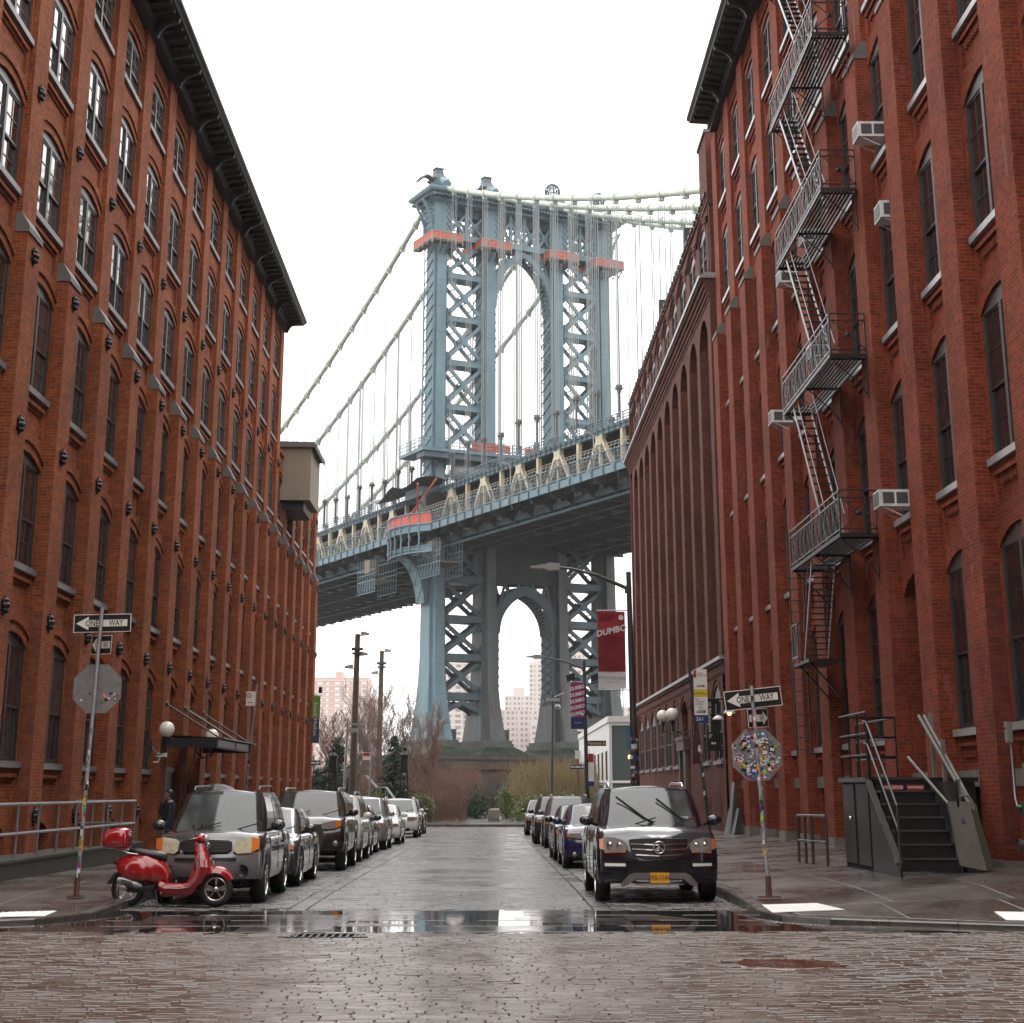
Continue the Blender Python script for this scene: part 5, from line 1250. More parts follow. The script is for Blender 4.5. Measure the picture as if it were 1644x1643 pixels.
ringpro(-2.3, 29.5, 1.7, pro, 'tower_cornice', BB)
for u in UC: ringpro(u-1.4, u+1.4, 2.4, [(0, 90.9)]+[(o*.9, z+.02) for o, z in pro[1:]], 'cornice_breakout', BB)
mb = MB()
for i in range(60): x = -3.6+i*.57; mb.box(x, x+.26, -4.3, -3.3, 91.35, 91.7)
for i in range(12): y = -3.0+i*.55; mb.box(-4.3, -3.4, y, y+.26, 91.35, 91.7)
o = bp('cornice_dentils', mb, BBD); o['kind'] = 'stuff'
for i, u in enumerate(UC):
    mb = MB()
    if i < 2:
        mb.lathe([(1.7, 93.3), (1.7, 94.1), (1.1, 94.6), (1.9, 95.2), (2.0, 95.4), (1.5, 95.6), (1.0, 96.3), (.85, 97.1), (1.05, 97.15), (1.05, 97.35), (0, 97.4)], (u, 0, 0), 4, smooth=False)
        mb.v = [((x-u)*.7071-y*.7071+u, (x-u)*.7071+y*.7071, z) for x, y, z in mb.v]
        bp('saddle_cap', mb, BBD)
    else:
        mb.lathe([(1.8, 93.3), (1.8, 94.4), (.8, 94.8), (.6, 95.3), (1.0, 95.6)], (u, 0, 0), 8, smooth=False); fb = bp('finial_base', mb, BBD)
        mb = MB()
        for k in range(8): a = k*math.pi/8; mb.tube([(u+1.25*math.cos(t)*math.cos(a), 1.25*math.cos(t)*math.sin(a), 97.0+1.45*math.sin(t)) for t in [2*math.pi*j/20 for j in range(20)]], .09, 4, closed=True)
        for z in (-1.0, -.5, 0, .5, 1.0): r_ = 1.25*math.sqrt(max(.05, 1-(z/1.45)**2)); mb.tube([(u+r_*math.cos(t), r_*math.sin(t), 97.0+z) for t in [2*math.pi*j/16 for j in range(16)]], .07, 4, closed=True)
        part('finial_globe', mb, BBD, fb, False)
    mb = MB(); mb.tube([(u, -3.4, 93.6), (u, -1.6, 94.7), (u, 1.6, 94.7), (u, 3.4, 93.6)], .75, 10); bp('cable_saddle', mb, BB)
# torn tarpaulin at the top left corner
mb = MB(); q_ = random.Random(1); mb.grid(lambda a, b: (-2.6-2.4*a, -2.2+3*b, 94.2+.9*math.sin(a*3)+1.2*(1-a)*b+.3*math.sin(b*9)), 8, 8); bp('tarpaulin', mb, mat('grey_tarpaulin', (.12, .13, .14), .6))
mb = MB(); mb.prism([(-2.4, 93.3), (-.2, 93.3), (-.2, 95.0), (-.8, 95.3), (-2.2, 94.9)], lambda x, z, y: (x, y, z), -2.0, 2.0); bp('corner_pedestal', mb, BBD)
for s_, u0 in ((-1, -2.4), (1, 29.6)):
    for v in (-1.5, 1.3):
        mb = MB(); pts = [(u0+s_*2.1, 91.2), (u0+s_*1.2, 89.6), (u0+s_*.5, 87.6), (u0+s_*.25, 85.3)]
        for p, q in zip(pts[:-1], pts[1:]): mb.beam((p[0], v, p[1]), (q[0], v, q[1]), .35, .25, up=(0,1,0)); mb.beam((p[0], v, p[1]), (u0, v, q[1]), .2, .2, up=(0,1,0))
        bp('head_bracket', mb, BB)
# red work platforms round the heads of the legs
for u in UC:
    wp = MB(); a, b = u-2.6, u+2.6
    wp.box(a, b, -3.8, -2.4, 84.0, 84.25); wp.box(a, a+1.2, -2.4, 3.4, 84.0, 84.25); wp.box(b-1.2, b, -2.4, 3.4, 84.0, 84.25)
    w_ = bp('work_platform', wp, SCAF)
    mb = MB(); mb.box(a+.05, b-.05, -3.83, -3.79, 84.3, 85.5); mb.box(a-.03, a+.01, -3.7, 3.3, 84.3, 85.5); mb.box(b-.01, b+.03, -3.7, 3.3, 84.3, 85.5); part('debris_netting', mb, REDNET, w_, False)
    mb = MB()
    for z in (84.3, 85.5): mb.beam((a-.06, -3.88, z), (b+.06, -3.88, z), .1); mb.beam((a-.06, -3.88, z), (a-.06, 3.3, z), .1)
    for i in range(5): x = a+i*(b-a)/4; mb.beam((x, -3.88, 83.5), (x, -3.88, 85.6), .09); 
    for i in range(4): x = a+i*(b-a)/4; mb.beam((x, -3.88, 84.3), (x+(b-a)/4, -3.88, 85.5), .07)
    for i in range(5): y = -3.7+i*1.7; mb.beam((a-.06, y, 83.5), (a-.06, y, 85.6), .09)
    part('guard_rail', mb, BWALK, w_, False)
    mb = MB()
    for i in range(6): x = a+.2+i*(b-a-.4)/5; mb.beam((x, -3.6, 84), (x, -2.0, 82.6), .12); mb.beam((x, -3.6, 83.9), (x, -3.6, 83.0), .07)
    mb.beam((a+.2, -3.6, 83.1), (b-.2, -3.6, 83.1), .08); part('platform_truss', mb, STEELD, w_, False)
# balcony round the tower at mid height
mb = MB(); mb.box(-5.2, 32.3, -4.6, -2.0, 50.5, 51.0); mb.box(-5.2, -2.6, -2.0, 4.4, 50.5, 51.0); mb.box(29.8, 32.3, -2.0, 4.4, 50.5, 51.0); mb.box(-2.6, 29.8, -2.0, 2.0, 49.9, 51.2); bp('tower_balcony', mb, BB)
mb = MB()
for z in (51.4, 52.0, 52.5): mb.beam((-5.2, -4.6, z), (32.3, -4.6, z), .09); mb.beam((-5.2, -4.6, z), (-5.2, 4.4, z), .09)
for i in range(26): x = -5.2+i*1.5; mb.beam((x, -4.6, 51), (x, -4.6, 52.5), .09 if i % 3 else .16)
for i in range(7): y = -4.6+i*1.5; mb.beam((-5.2, y, 51), (-5.2, y, 52.5), .09)
bp('balcony_railing', mb, BB)
mb = MB(); mb.box(-4.9, 32, -4.3, -1.6, 49.6, 50.5); bp('balcony_girder', mb, BBD)
for u in UC:
    mb = MB(); mb.prism([(-4.6, 50.4), (-1.8, 50.4), (-1.8, 47.2), (-2.2, 48.6), (-3.2, 49.7)], lambda y, z, x: (x, y, z), u-.9, u-.6); mb.prism([(-4.6, 50.4), (-1.8, 50.4), (-1.8, 47.2), (-2.2, 48.6), (-3.2, 49.7)], lambda y, z, x: (x, y, z), u+.6, u+.9); bp('balcony_bracket', mb, BBD)
mb = MB(); mb.box(3, 9.5, -4.55, -4.5, 51.1, 52.4); mb.box(12, 20, -4.55, -4.5, 51.1, 52.3); bp('balcony_netting', mb, REDNET)
# wrapped tank hanging under the balcony
mb = MB(); mb.lathe([(0, 0), (1.1, .1), (1.3, 1), (1.3, 6), (1.1, 6.8), (0, 7)], (0, -2.5, 47.8), 12, axis='x'); mb.v = [(x+.6, y, z) for x, y, z in mb.v]; bp('wrapped_platform', mb, mat('white_wrap', (.30, .30, .32), .5, bump=(3, .8, .2)))

# deck -------------------------------------------------
VA, VB = -118.0, 330.0
OL, OR = -4.9, 32.4
def pline(u, va, vb, z, w, h, nm, m_, dz=0):
    mb = MB(); mb.box(u-w/2, u+w/2, va, vb, z, z+h); return bp(nm, mb, m_)
for u in (OL, OR): pline(u, VA, VB, 38.1, .25, .95, 'outer_fascia', BB)
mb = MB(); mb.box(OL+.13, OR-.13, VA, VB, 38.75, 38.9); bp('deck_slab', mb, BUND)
mb = MB(); mb.box(3.2, 24, VA, VB, 45.6, 45.75); mb.box(-1.6, 8.0, VA, VB, 44.9, 45.05); mb.box(19.4, 28.6, VA, VB, 44.9, 45.05); bp('upper_deck', mb, BUND)
for u in UC:
    mb = MB(); mb.box(u-.3, u+.3, VA, VB, 44.5, 45.35); bp('top_chord', mb, BB if u < 0 else BBD)
    mb = MB(); mb.box(u-.3, u+.3, VA, VB, 36.9, 37.7); bp('bottom_chord', mb, BBD)
for z in (46.0, 46.35): pline(-1.6, VA, VB, z-.4, .08, .08, 'upper_rail', BB)
pline(-1.45, VA, VB, 45.37, .06, .06, 'upper_rail', BB); pline(-1.9, VA, VB, 46.2, .1, .1, 'upper_rail', BB)
mb = MB(); v = VA
while v < VB: mb.box(-1.95, -1.88, v, v+.12, 44.6, 46.3); mb.box(-1.72, -1.56, v, v+.1, 44.5, 45.35); v += 1.35
o = bp('upper_rail_posts', mb, BBD); o['kind'] = 'stuff'
ap = [-6.2-10.75*k for k in range(-30, 11)]
for i, v in enumerate(ap):
    if v < VA+5 or v > VB-5: continue
    near = v < 110
    for u in (UC[0], UC[3]) if near else (UC[0],):
        for s_ in (-1, 1):
            mb = MB(); x = v+s_*4.9
            mb.beam((u-.22, v+s_*.3, 44.3), (u-.22, x, 37.6), .42, .1, up=(1,0,0)); mb.beam((u+.22, v+s_*.3, 44.3), (u+.22, x, 37.6), .42, .1, up=(1,0,0))
            for k in range(7): f = k/7; mb.beam((u-.2, v+s_*(.3+4.6*f), 44.3-6.7*f), (u+.2, v+s_*(.3+4.6*(f+.07)), 44.3-6.7*(f+.07)), .08)
            bp('truss_diagonal', mb, BCREAM)
        mb = MB(); mb.box(u-.2, u+.2, v-.16, v+.16, 37.5, 44.2); mb.prism([(v-.9, 44.5), (v+.9, 44.5), (v+.55, 43.3), (v-.55, 43.3)], lambda y, z, x: (x, y, z), u-.3, u+.3); bp('truss_post', mb, BCREAM)
        mb = MB(); mb.box(u-.28, u+.28, v+5.37-.25, v+5.37+.25, 37.5, 44.5); bp('truss_post', mb, BCREAM)
# walkway fence and outer railing
mb = MB(); v = VA
while v < 200:
    mb.beam((-4.3, v, 39.1), (-4.55, v, 40.6), .05); mb.beam((-4.55, v, 40.6), (-4.2, v, 42.0), .05); v += .9
for z, u in ((39.4, -4.35), (40.0, -4.45), (40.6, -4.55), (41.1, -4.45), (41.6, -4.33), (42.0, -4.2)): mb.box(u-.03, u+.03, VA, 200, z, z+.06)
o = bp('walkway_fence', mb, BWALK); o['kind'] = 'stuff'
v = VA; k = 0
while v < 190:
    mb = MB(); mb.tube([(-5.08, v, 38.0), (-5.15, v, 38.6), (-5.0, v, 39.3), (-5.05, v, 40.2), (-5.3, v, 40.9)], .11, 5)
    bp('railing_bracket', mb, BBD); v += 2.69
for z in (40.75, 39.15): pline(-5.1, VA, 190, z, .12, .12, 'outer_rail', BB)
mb = MB(); mb.box(-5.02, -4.99, VA, 190, 39.15, 40.75); 
SCR = mat('mesh_screen', (.22, .26, .27), .6)
b_ = SCR.node_tree.nodes['Principled BSDF']; b_.inputs['Alpha'].default_value = .16
bp('mesh_screen', mb, SCR)
# underside: floor beams, stringers, brackets
v = VA; k = 0
while v < VB:
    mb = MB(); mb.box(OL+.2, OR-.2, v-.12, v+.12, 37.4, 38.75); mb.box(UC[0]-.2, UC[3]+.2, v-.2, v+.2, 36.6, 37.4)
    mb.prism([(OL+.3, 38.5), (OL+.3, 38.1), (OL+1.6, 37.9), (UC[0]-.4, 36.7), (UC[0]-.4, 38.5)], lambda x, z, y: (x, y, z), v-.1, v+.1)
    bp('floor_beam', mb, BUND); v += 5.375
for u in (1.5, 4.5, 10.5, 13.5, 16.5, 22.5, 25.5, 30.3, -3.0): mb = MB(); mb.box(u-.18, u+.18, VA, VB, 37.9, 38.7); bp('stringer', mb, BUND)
mb = MB(); mb.tube([(-.9, VA, 36.5), (-.9, VB, 36.5)], .2, 6); bp('service_pipe', mb, BB)
for u in (3, 12, 21): mb = MB(); mb.tube([(u, VA, 36.4), (u, VB, 36.4)], .10, 5); bp('service_pipe', mb, BBD)
# belvedere bulging round the leg at deck level
def bul(t, o=0): a = math.pi*t; return (-4.9-(2.6+o)*math.sin(a)**.75, -7.5+15*t)
for (z0_, z1_, nm, m_, o) in ((38.05, 39.05, 'belvedere_fascia', BB, 0), (39.15, 40.7, 'belvedere_screen', REDNET, .06), (35.0, 35.9, 'belvedere_fascia', BB, -.25)):
    mb = MB(); mb.grid(lambda a, b: (*bul(a, o), z0_+(z1_-z0_)*b), 20, 1); bp(nm, mb, m_)
    mb = MB(); pts = [bul(i/20, o+.1) for i in range(21)]
    for z in (z0_, z1_): mb.tube([(x, y, z) for x, y in pts], .1, 5)
    bp('belvedere_rail', mb, BB)
mb = MB(); n = 20; P_ = [bul(i/n) for i in range(n+1)]; mb.add([(x, y, 38.3) for x, y in P_]+[(x, y, 35.4) for x, y in P_], [tuple(range(n+1)), tuple(range(n+1, 2*n+2))]); bp('belvedere_floor', mb, BUND)
for i in range(1, 8):
    x, y = bul(i/8); mb = MB(); mb.tube([(x-.12, y, 40.8), (x, y, 39.4), (x-.15, y, 38.3), (x+.1, y, 37.2), (x, y, 36.2), (x+.2, y, 35)], .15, 6); bp('belvedere_bracket', mb, BB)
mb = MB(); P1 = [(-6.9, 35.0), (-5.6, 34.4), (-4.4, 32.9), (-3.6, 30.8), (-3.2, 28.3), (-2.6, 28.3), (-2.6, 35.0)]
for v in (-1.6, 1.3): mb.prism(P1, lambda x, z, y: (x, y, z), v, v+.3)
bp('belvedere_arm', mb, BBD)
mb = MB()
for p, q in zip(P1[:4], P1[1:5]):
    mb.add([(p[0], -1.6, p[1]), (q[0], -1.6, q[1]), (q[0], 1.6, q[1]), (p[0], 1.6, p[1])], [(0,1,2,3)])
    mb.beam((p[0]-.02, -1.5, p[1]), (q[0]-.02, 1.5, q[1]), .15); mb.beam((p[0]-.02, 1.5, p[1]), (q[0]-.02, -1.5, q[1]), .15)
bp('belvedere_arm_soffit', mb, BB)
mb = MB(); mb.tube([(-6.2, -5, 45.2), (-3.8, 0, 40.2)], .15, 6); mb.tube([(-3.6, -6, 46), (-5.2, 1, 40.6)], .15, 6); bp('red_prop', mb, REDNET)
mb = MB(); mb.grid(lambda a, b: (-6.4+5*b, -5+18*a, 46.0+.5*math.sin(a*5+b*3)-1.2*(1-b)*abs(math.sin(a*6))), 14, 6); bp('tarpaulin', mb, MATS['grey_tarpaulin'])
mb = MB(); mb.lathe([(1.7, 0), (2.2, 0), (2.2, .5), (1.7, .5)], (-2.3, -3.2, 43.0), 18, axis='y'); mb.box(-4.6, 0, -3.0, 3, 43.9, 45.3); bp('portal_arch', mb, BBD)
mb = MB(); mb.lathe([(0, .1), (1.7, .1)], (-2.3, -3.2, 43.0), 18, axis='y'); bp('portal_opening', mb, BLACKM)
# small scaffold under the deck beside the leg
for vv, w in ((-9.5, 8), (14, 7)):
    s_ = bp('hanging_scaffold', MB().box(-4.6, -1.0, vv, vv+w, 33.3, 33.5), SCAF); mb = MB()
    for i in range(int(w)+1):
        for u in (-4.6, -1.0): mb.beam((u, vv+i, 31.5), (u, vv+i, 36.8), .1)
    for z in (31.5, 34.3, 35.0): mb.beam((-4.6, vv, z), (-4.6, vv+w, z), .1); mb.beam((-1, vv, z), (-1, vv+w, z), .1)
    for i in range(int(w)): mb.beam((-4.6, vv+i, 31.5), (-4.6, vv+i+1, 33.3), .07)
    part('scaffold_tubes', mb, BB, s_, False)
    mb = MB(); mb.box(-4.7, -3.2, vv+w*.3, vv+w*.3+2.0, 34.6, 36.6); part('plywood_box', mb, mat('plywood', (.28, .22, .15), .7) if 'plywood' not in MATS else MATS['plywood'], s_, False)
# cables and suspenders
SUSP = mat('grey_suspender_rope', (.34, .38, .38), .5)
def zc(v): return 94.3-.46*v+.00115*v*v if v >= 0 else 94.3+.42*v+.00108*v*v
for i, u in enumerate(UC):
    mb = MB(); vs_ = list(np.arange(-112, -1, 5.3))+[-2, 2]+list(np.arange(7, 205, 5.3)); mb.tube([(u, v, zc(v)) for v in vs_], .42, 10); cb = bp('main_cable', mb, BCAB)
    mb = MB()
    for s_ in (-.45, .45): mb.tube([(u+s_, v, zc(v)+1.25) for v in vs_], .035, 3)
    o = part('hand_rope', mb, STEELD, cb, False)
    k = 0
    for v in list(np.arange(-6.1-5.3*19, -4, 5.3))+list(np.arange(8.3, 178, 5.3)):
        z = zc(v)
        mb = MB(); mb.tube([(u, v-.3, zc(v-.3)), (u, v+.3, zc(v+.3))], .60, 8); mb.box(u-.35, u+.35, v-.2, v+.2, z-.85, z-.5)
        for s_ in (-.45, .45): mb.beam((u+s_, v, z), (u+s_, v, z+1.3), .07)
        part('cable_clamp', mb, BCAB, cb, False)
        mb = MB(); zt = z-.4; zb_ = 44.9
        for a, b in ((-.28, -.12), (.28, -.12), (-.28, .12), (.28, .12)): mb.tube([(u+a, v+b*2.2, zt), (u+a, v+b*2.2, zb_)], .055, 3, cap=False)
        bp('suspender', mb, SUSP)
        if v > -75 and v < 90:
            mb = MB(); zz = 49.5+(k % 3)*.4; mb.box(u-.42, u+.42, v-.3, v+.3, zz, zz+.28); mb.box(u-.12, u+.12, v-.12, v+.12, 46, zz); mb.box(u-.2, u+.2, v-.2, v+.2, zz-.4, zz); mb.box(u-.3, u-.1, v-.2, v+.2, zz+.28, zz+.6); mb.box(u+.1, u+.3, v-.2, v+.2, zz+.28, zz+.6)
            bp('suspender_socket', mb, STEELD); k += 1
# tall lamp standard on the deck
for v in (-30, -52, 35): mb = MB(); mb.tube([(-3.9, v, 39), (-3.9, v, 43.3), (-4.1, v, 43.9), (-4.6, v, 44.0)], .09, 6); mb.box(-5.1, -4.5, v-.15, v+.15, 43.95, 44.1); bp('walkway_lamp', mb, BWALK)
# ------------------------------------------------------------ cars (local: x across, y from the front bumper to the rear, z up)
def paint(name, c, rough=.25, metal=0.0): return mat(name, c, rough, metal, coat=1, coat_rough=.04, bump=(45, .12, .002))
WSG = mat('rain_wet_windscreen', (.06, .072, .07), .07, spec=.6, ior=1.55, noise=(2.5, 1), nvar=.3, bump=(60, .25, .002))
CGL = mat('dark_car_glass', (.012, .014, .016), .06, spec=.8, ior=1.6, bump=(50, .15, .002))
LENS = mat('headlight_lens', (.45, .45, .42), .12, metal=.35, coat=1); LENSY = mat('yellowed_headlight', (.50, .47, .34), .2, coat=1, noise=(14, 1))
AMB = mat('amber_lens', (.62, .17, .02), .2, coat=1); GRL = mat('grille_black', (.010, .010, .011), .35); GRY = mat('grey_car_plastic', (.05, .05, .052), .5)
PLATE = mat('orange_plate', (.62, .30, .02), .4); LEDW = mat('light_strip', (.7, .72, .72), .2)
def smooth(a, b, x):
    t = min(1, max(0, (x-a)/(b-a))); return t*t*(3-2*t)
def wheel_mesh(r, w, spokes, rimm, tyrem):
    mb = MB(); mb.lathe([(r*.66, -w/2), (r*.93, -w/2), (r, -w/2+.03), (r, w/2-.03), (r*.93, w/2), (r*.66, w/2)], (0,0,0), 28, axis='x'); ty = mb.mesh('tyre', [tyrem])
    mb = MB(); mb.lathe([(r*.66, -w/2+.005), (r*.70, -w/2-.004), (r*.62, -w/2+.02), (r*.60, w/2-.02), (r*.68, w/2)], (0,0,0), 28, axis='x'); mb.lathe([(0, -w/2+.03), (r*.12, -w/2+.035), (r*.15, -w/2+.06)], (0,0,0), 12, axis='x')
    for k in range(spokes):
        a = 2*math.pi*k/spokes; c, s_ = math.cos(a), math.sin(a); mb.beam((-w/2+.045, c*r*.1, s_*r*.1), (-w/2+.03, c*r*.63, s_*r*.63), r*.13, .03, up=(1,0,0))
    mb.lathe([(0, w*.1), (r*.6, w*.1)], (0,0,0), 20, 1, axis='x')
    return ty, mb.mesh('rim', [rimm, BLACKM])
def car(name, label, cat, x, yf, L, Wd, H, col, belt=.95, hood=1.0, zb=.26, wb=2.7, fo=.85, wr=.35, nose=.22, hl=1.15, ws=.65, roofL=None, rear=.35, suv=True, lower=None, rails=None, rimm=None, spokes=7, sides=None, group=None, tumble=.16, detail=None, glass=None, hx=0, wsm=None, mirror_m=None, dy=0):
    W = Wd/2; t = thing(name, label, cat, (x, yf, gz(yf+L/2)), group); t.rotation_euler = (math.atan(-.0062 if yf > 29 else 0), 0, hx)
    ys0 = fo; ys1 = fo+wb; R_ = wr+.07
    pts = []                                    # half outline from front centre to rear centre
    N1, N2, N3 = 9, 40, 7
    def front(xn): return nose*(abs(xn)**2.6)
    outl = [(W*.90*i/N1, front(.9*i/N1)) for i in range(N1)]
    xc, yc = W*.90, front(.9)
    for i in range(5): a = i/5*math.pi/2; outl.append((xc+(W-xc)*math.sin(a), yc+.16*(1-math.cos(a)) ))
    for i in range(N2+1): outl.append((W, yc+.16+(L-.36-yc-.16)*i/N2))
    for i in range(1, 5): a = i/4*math.pi/2; outl.append((W-(.12)*(1-math.cos(a)), L-.36+.28*math.sin(a)))
    for i in range(1, N3+1): outl.append(((W-.12)*(1-i/N3), L-.08+.08*(i/N3)))
    cowl = hl
    def ztop(y):
        zf = hood-.16
        if y < cowl: return zf+(hood-zf)*smooth(-.25, .55, y)+ (belt+.04-hood)*smooth(.3, cowl, y)
        if y > L-.5 and not suv: return belt+.04-.05*smooth(L-.5, L, y)
        return belt+.04
    def zbot(x_, y, xx):
        z = zb+.04*(1 if y < .3 or y > L-.3 else 0)
        if xx > W*.9:
            for yw in (ys0, ys1):
                d = abs(y-yw)
                if d < R_: z = max(z, wr+math.sqrt(R_*R_-d*d)*1.0)
        return z
    lev = [0, .10, .30, .5, .68, .82, .93, 1.0]
    ins = [.045, .01, 0, 0, .006, .022, .055, .11]
    body = MB(); V = []
    def pt(i, j, s_):
        xx, y = outl[i]; zt_ = ztop(y); zb_ = zbot(0, y, xx); z = zb_+(zt_-zb_)*lev[j]; o = ins[j]
        k = xx/W; fx = max(0, xx-o*(1 if xx > W*.5 else k)); fy = y+(o*1.1*(1-smooth(0, .5, y)))*(1) - (o*.8*smooth(L-.5, L, y))
        if y < 1.0: fy += .10*max(0, lev[j]-.45)*(1-smooth(0, .6, y))*1.2
        return (s_*fx, fy, z)
    n = len(outl)
    for s_ in (1, -1):
        vs = [pt(i, j, s_) for j in range(8) for i in range(n)]
        fs = [(j*n+i, j*n+i+1, (j+1)*n+i+1, (j+1)*n+i) if s_ > 0 else (j*n+i, (j+1)*n+i, (j+1)*n+i+1, j*n+i+1) for j in range(7) for i in range(n-1)]
        body.add(vs, fs, 0, True)
        low = lower is not None
        if low:
            k = len(body.m)-len(fs)
            for q in range(len(fs)):
                jj = q//(n-1); ii = q % (n-1)
                if jj < lower[1] or (len(lower) > 2 and ii < 12 and jj < lower[2]): body.m[k+q] = 1
    # top deck with crown
    vs = []; m = 8
    for i in range(n):
        a = pt(i, 7, 1); 
        for k in range(m+1):
            u = -1+2*k/m; cr = .045*(1-u*u)*min(1, a[0]/W*1.3)+ (.012*max(0, 1-abs(abs(u)-.55)*5) if a[1] < cowl else 0); vs.append((a[0]*u, a[1], a[2]+cr))
    body.add(vs, [(i*(m+1)+k, i*(m+1)+k+1, (i+1)*(m+1)+k+1, (i+1)*(m+1)+k) for i in range(n-1) for k in range(m)], 0, True)
    body.box(-W*.86, W*.86, .25, L-.25, zb+.02, wr+.3, 2); 
    bo = part('body', body, [col, lower[0] if lower else col, PLAS], t, False)
    # greenhouse
    y0 = cowl-.02; y1 = cowl+ws; y3 = L-(.12 if suv else .62); y2 = (L-rear-.1) if suv else (L-.62-rear)
    zb0 = belt+.03; zr0 = H-.03; wB = W-.10; wT = W-.10-tumble
    def gh(s_, f, side):      # s 0..1 along half outline front centre -> rear centre ; f 0..1 height
        A = [(0, y0-.10), (wB*.5, y0-.07), (wB*.86, y0+.02), (wB, y0+.20), (wB, (y0+y3)/2), (wB*.98, y3-.15), (wB*.88, y3), (0, y3+.03)]
        B = [(0, y1-.05), (wT*.5, y1-.03), (wT*.86, y1+.03), (wT, y1+.16), (wT, (y1+y2)/2), (wT*.97, y2-.12), (wT*.85, y2), (0, y2+.03)]
        S = [0, .14, .25, .30, .55, .80, .86, 1.0]
        ax = np.interp(s_, S, [p[0] for p in A]); ay = np.interp(s_, S, [p[1] for p in A]); bx_ = np.interp(s_, S, [p[0] for p in B]); by = np.interp(s_, S, [p[1] for p in B])
        g_ = f + .0; bulge = .03*math.sin(math.pi*f)
        return (side*(ax+(bx_-ax)*g_+bulge*(1 if .28 < s_ < .84 else 0)), ay+(by-ay)*g_ - (bulge*.8 if s_ < .27 else 0), zb0+(zr0-zb0)*f + (.02*(1-(s_/.25)**2) if s_ < .25 and f > .99 else 0))
    g = MB(); ns = 40
    for sd in (1, -1): g.grid(lambda a, b: gh(a, b, sd), ns, 6)
    rv = []; m = 8
    for i in range(ns+1):
        p = gh(i/ns, 1, 1)
        for k in range(m+1):
            u = -1+2*k/m; rv.append((p[0]*u, p[1], p[2]+.045*(1-u*u)*min(1, p[0]/wT*1.5)))
    g.add(rv, [(i*(m+1)+k, i*(m+1)+k+1, (i+1)*(m+1)+k+1, (i+1)*(m+1)+k) for i in range(ns) for k in range(m)], 0, True)
    part('cabin', g, col, t, False)
    def off(p, s_, sd, o):
        a = gh(max(s_-.01, 0), .5, sd); b = gh(min(s_+.01, 1), .5, sd); dx, dy_ = b[0]-a[0], b[1]-a[1]; l = math.hypot(dx, dy_) or 1
        nx, ny = dy_/l, -dx/l
        if nx*sd < -.2 or (abs(nx) < .3 and ((s_ < .5 and ny > 0) or (s_ > .5 and ny < 0))): nx, ny = -nx, -ny
        return (p[0]+nx*o, p[1]+ny*o, p[2]+o*.5)
    w_ = MB(); se = .245
    w_.grid(lambda a, b: off(gh(abs(2*a-1)*se, .03+.91*b, 1 if a > .5 else -1), abs(2*a-1)*se, 1 if a > .5 else -1, .012), 20, 8)
    part('windscreen', w_, wsm or WSG, t, False)
    w_ = MB(); w_.grid(lambda a, b: off(gh(1-abs(2*a-1)*.12, .15+.75*b, 1 if a > .5 else -1), 1-abs(2*a-1)*.12, 1 if a > .5 else -1, .012), 10, 4); part('rear_window', w_, CGL, t, False)
    for sd in (-1, 1):
        for (sa, sb) in ((.315, .50), (.52, .66), (.68, .79)) if suv else ((.315, .51), (.53, .70)):
            w_ = MB(); w_.grid(lambda a, b: off(gh(sa+(sb-sa)*a, .08+.80*b, sd), sa+(sb-sa)*a, sd, .010), 6, 4); part('side_window', w_, CGL, t, False)
        mb = MB(); xx = sd*(W+.015)
        mb.ball((sd*(W+.10), cowl+.18, belt+.13), .12, 10, sz=.72, sy=.6); mb.beam((sd*(W-.08), cowl+.22, belt+.05), (sd*(W+.06), cowl+.19, belt+.10), .05); mir = part('mirror', mb, mirror_m or (col if suv is None else col), t, False)
        mb = MB()
        for yy in (cowl+.95 if suv else cowl+.9,): mb.box(sd*(W+.002), sd*(W+.02), yy, yy+.18, belt-.17, belt-.14)
        mb.box(sd*(W+.002), sd*(W+.02), yy+.85, yy+1.03, belt-.17, belt-.14); part('door_handle', mb, col if sides is None else sides, t, False)
        mb = MB(); 
        for yy in (cowl+.14, cowl+1.15, cowl+2.0): mb = MB(); mb.beam((sd*(W+.003), yy, zb+.12), (sd*(W-.003), yy-.02, belt-.02), .008, .006); part('door_seam', mb, BLACKM, t, False)
    ty, rm = wheel_mesh(wr, .23, spokes, rimm or CHR, TYRE)
    for sd in (-1, 1):
        for yw in (ys0, ys1):
            o = obj('wheel', ty, t, (sd*(W-.115), yw, wr-.01)); 
            if sd > 0: o.rotation_euler = (0, 0, math.pi)
            obj('rim', rm, o)
    if rails:
        for sd in (-1, 1): mb = MB(); mb.tube([(sd*(wT-.07), y1+.25, H-.0), (sd*(wT-.07), y1+.35, H+.06), (sd*(wT-.07), y2-.35, H+.07), (sd*(wT-.07), y2-.2, H)], .022, 6); part('roof_rail', mb, rails, t, False)
    # wipers
    for xw in (-.35, .30): mb = MB(); a = off(gh(.02, .02, 1), 0, 1, .03); mb.beam((xw, a[1]-.02, a[2]), (xw+.42, a[1]+.10, a[2]+.12), .018); part('wiper', mb, PLAS, t, False)
    F = lambda xx, z: front(xx/W)*1.0+ .10*max(0, (z-zb)/(hood-zb)-.45)*1.2
    if detail: detail(t, W, F, L)
    return t
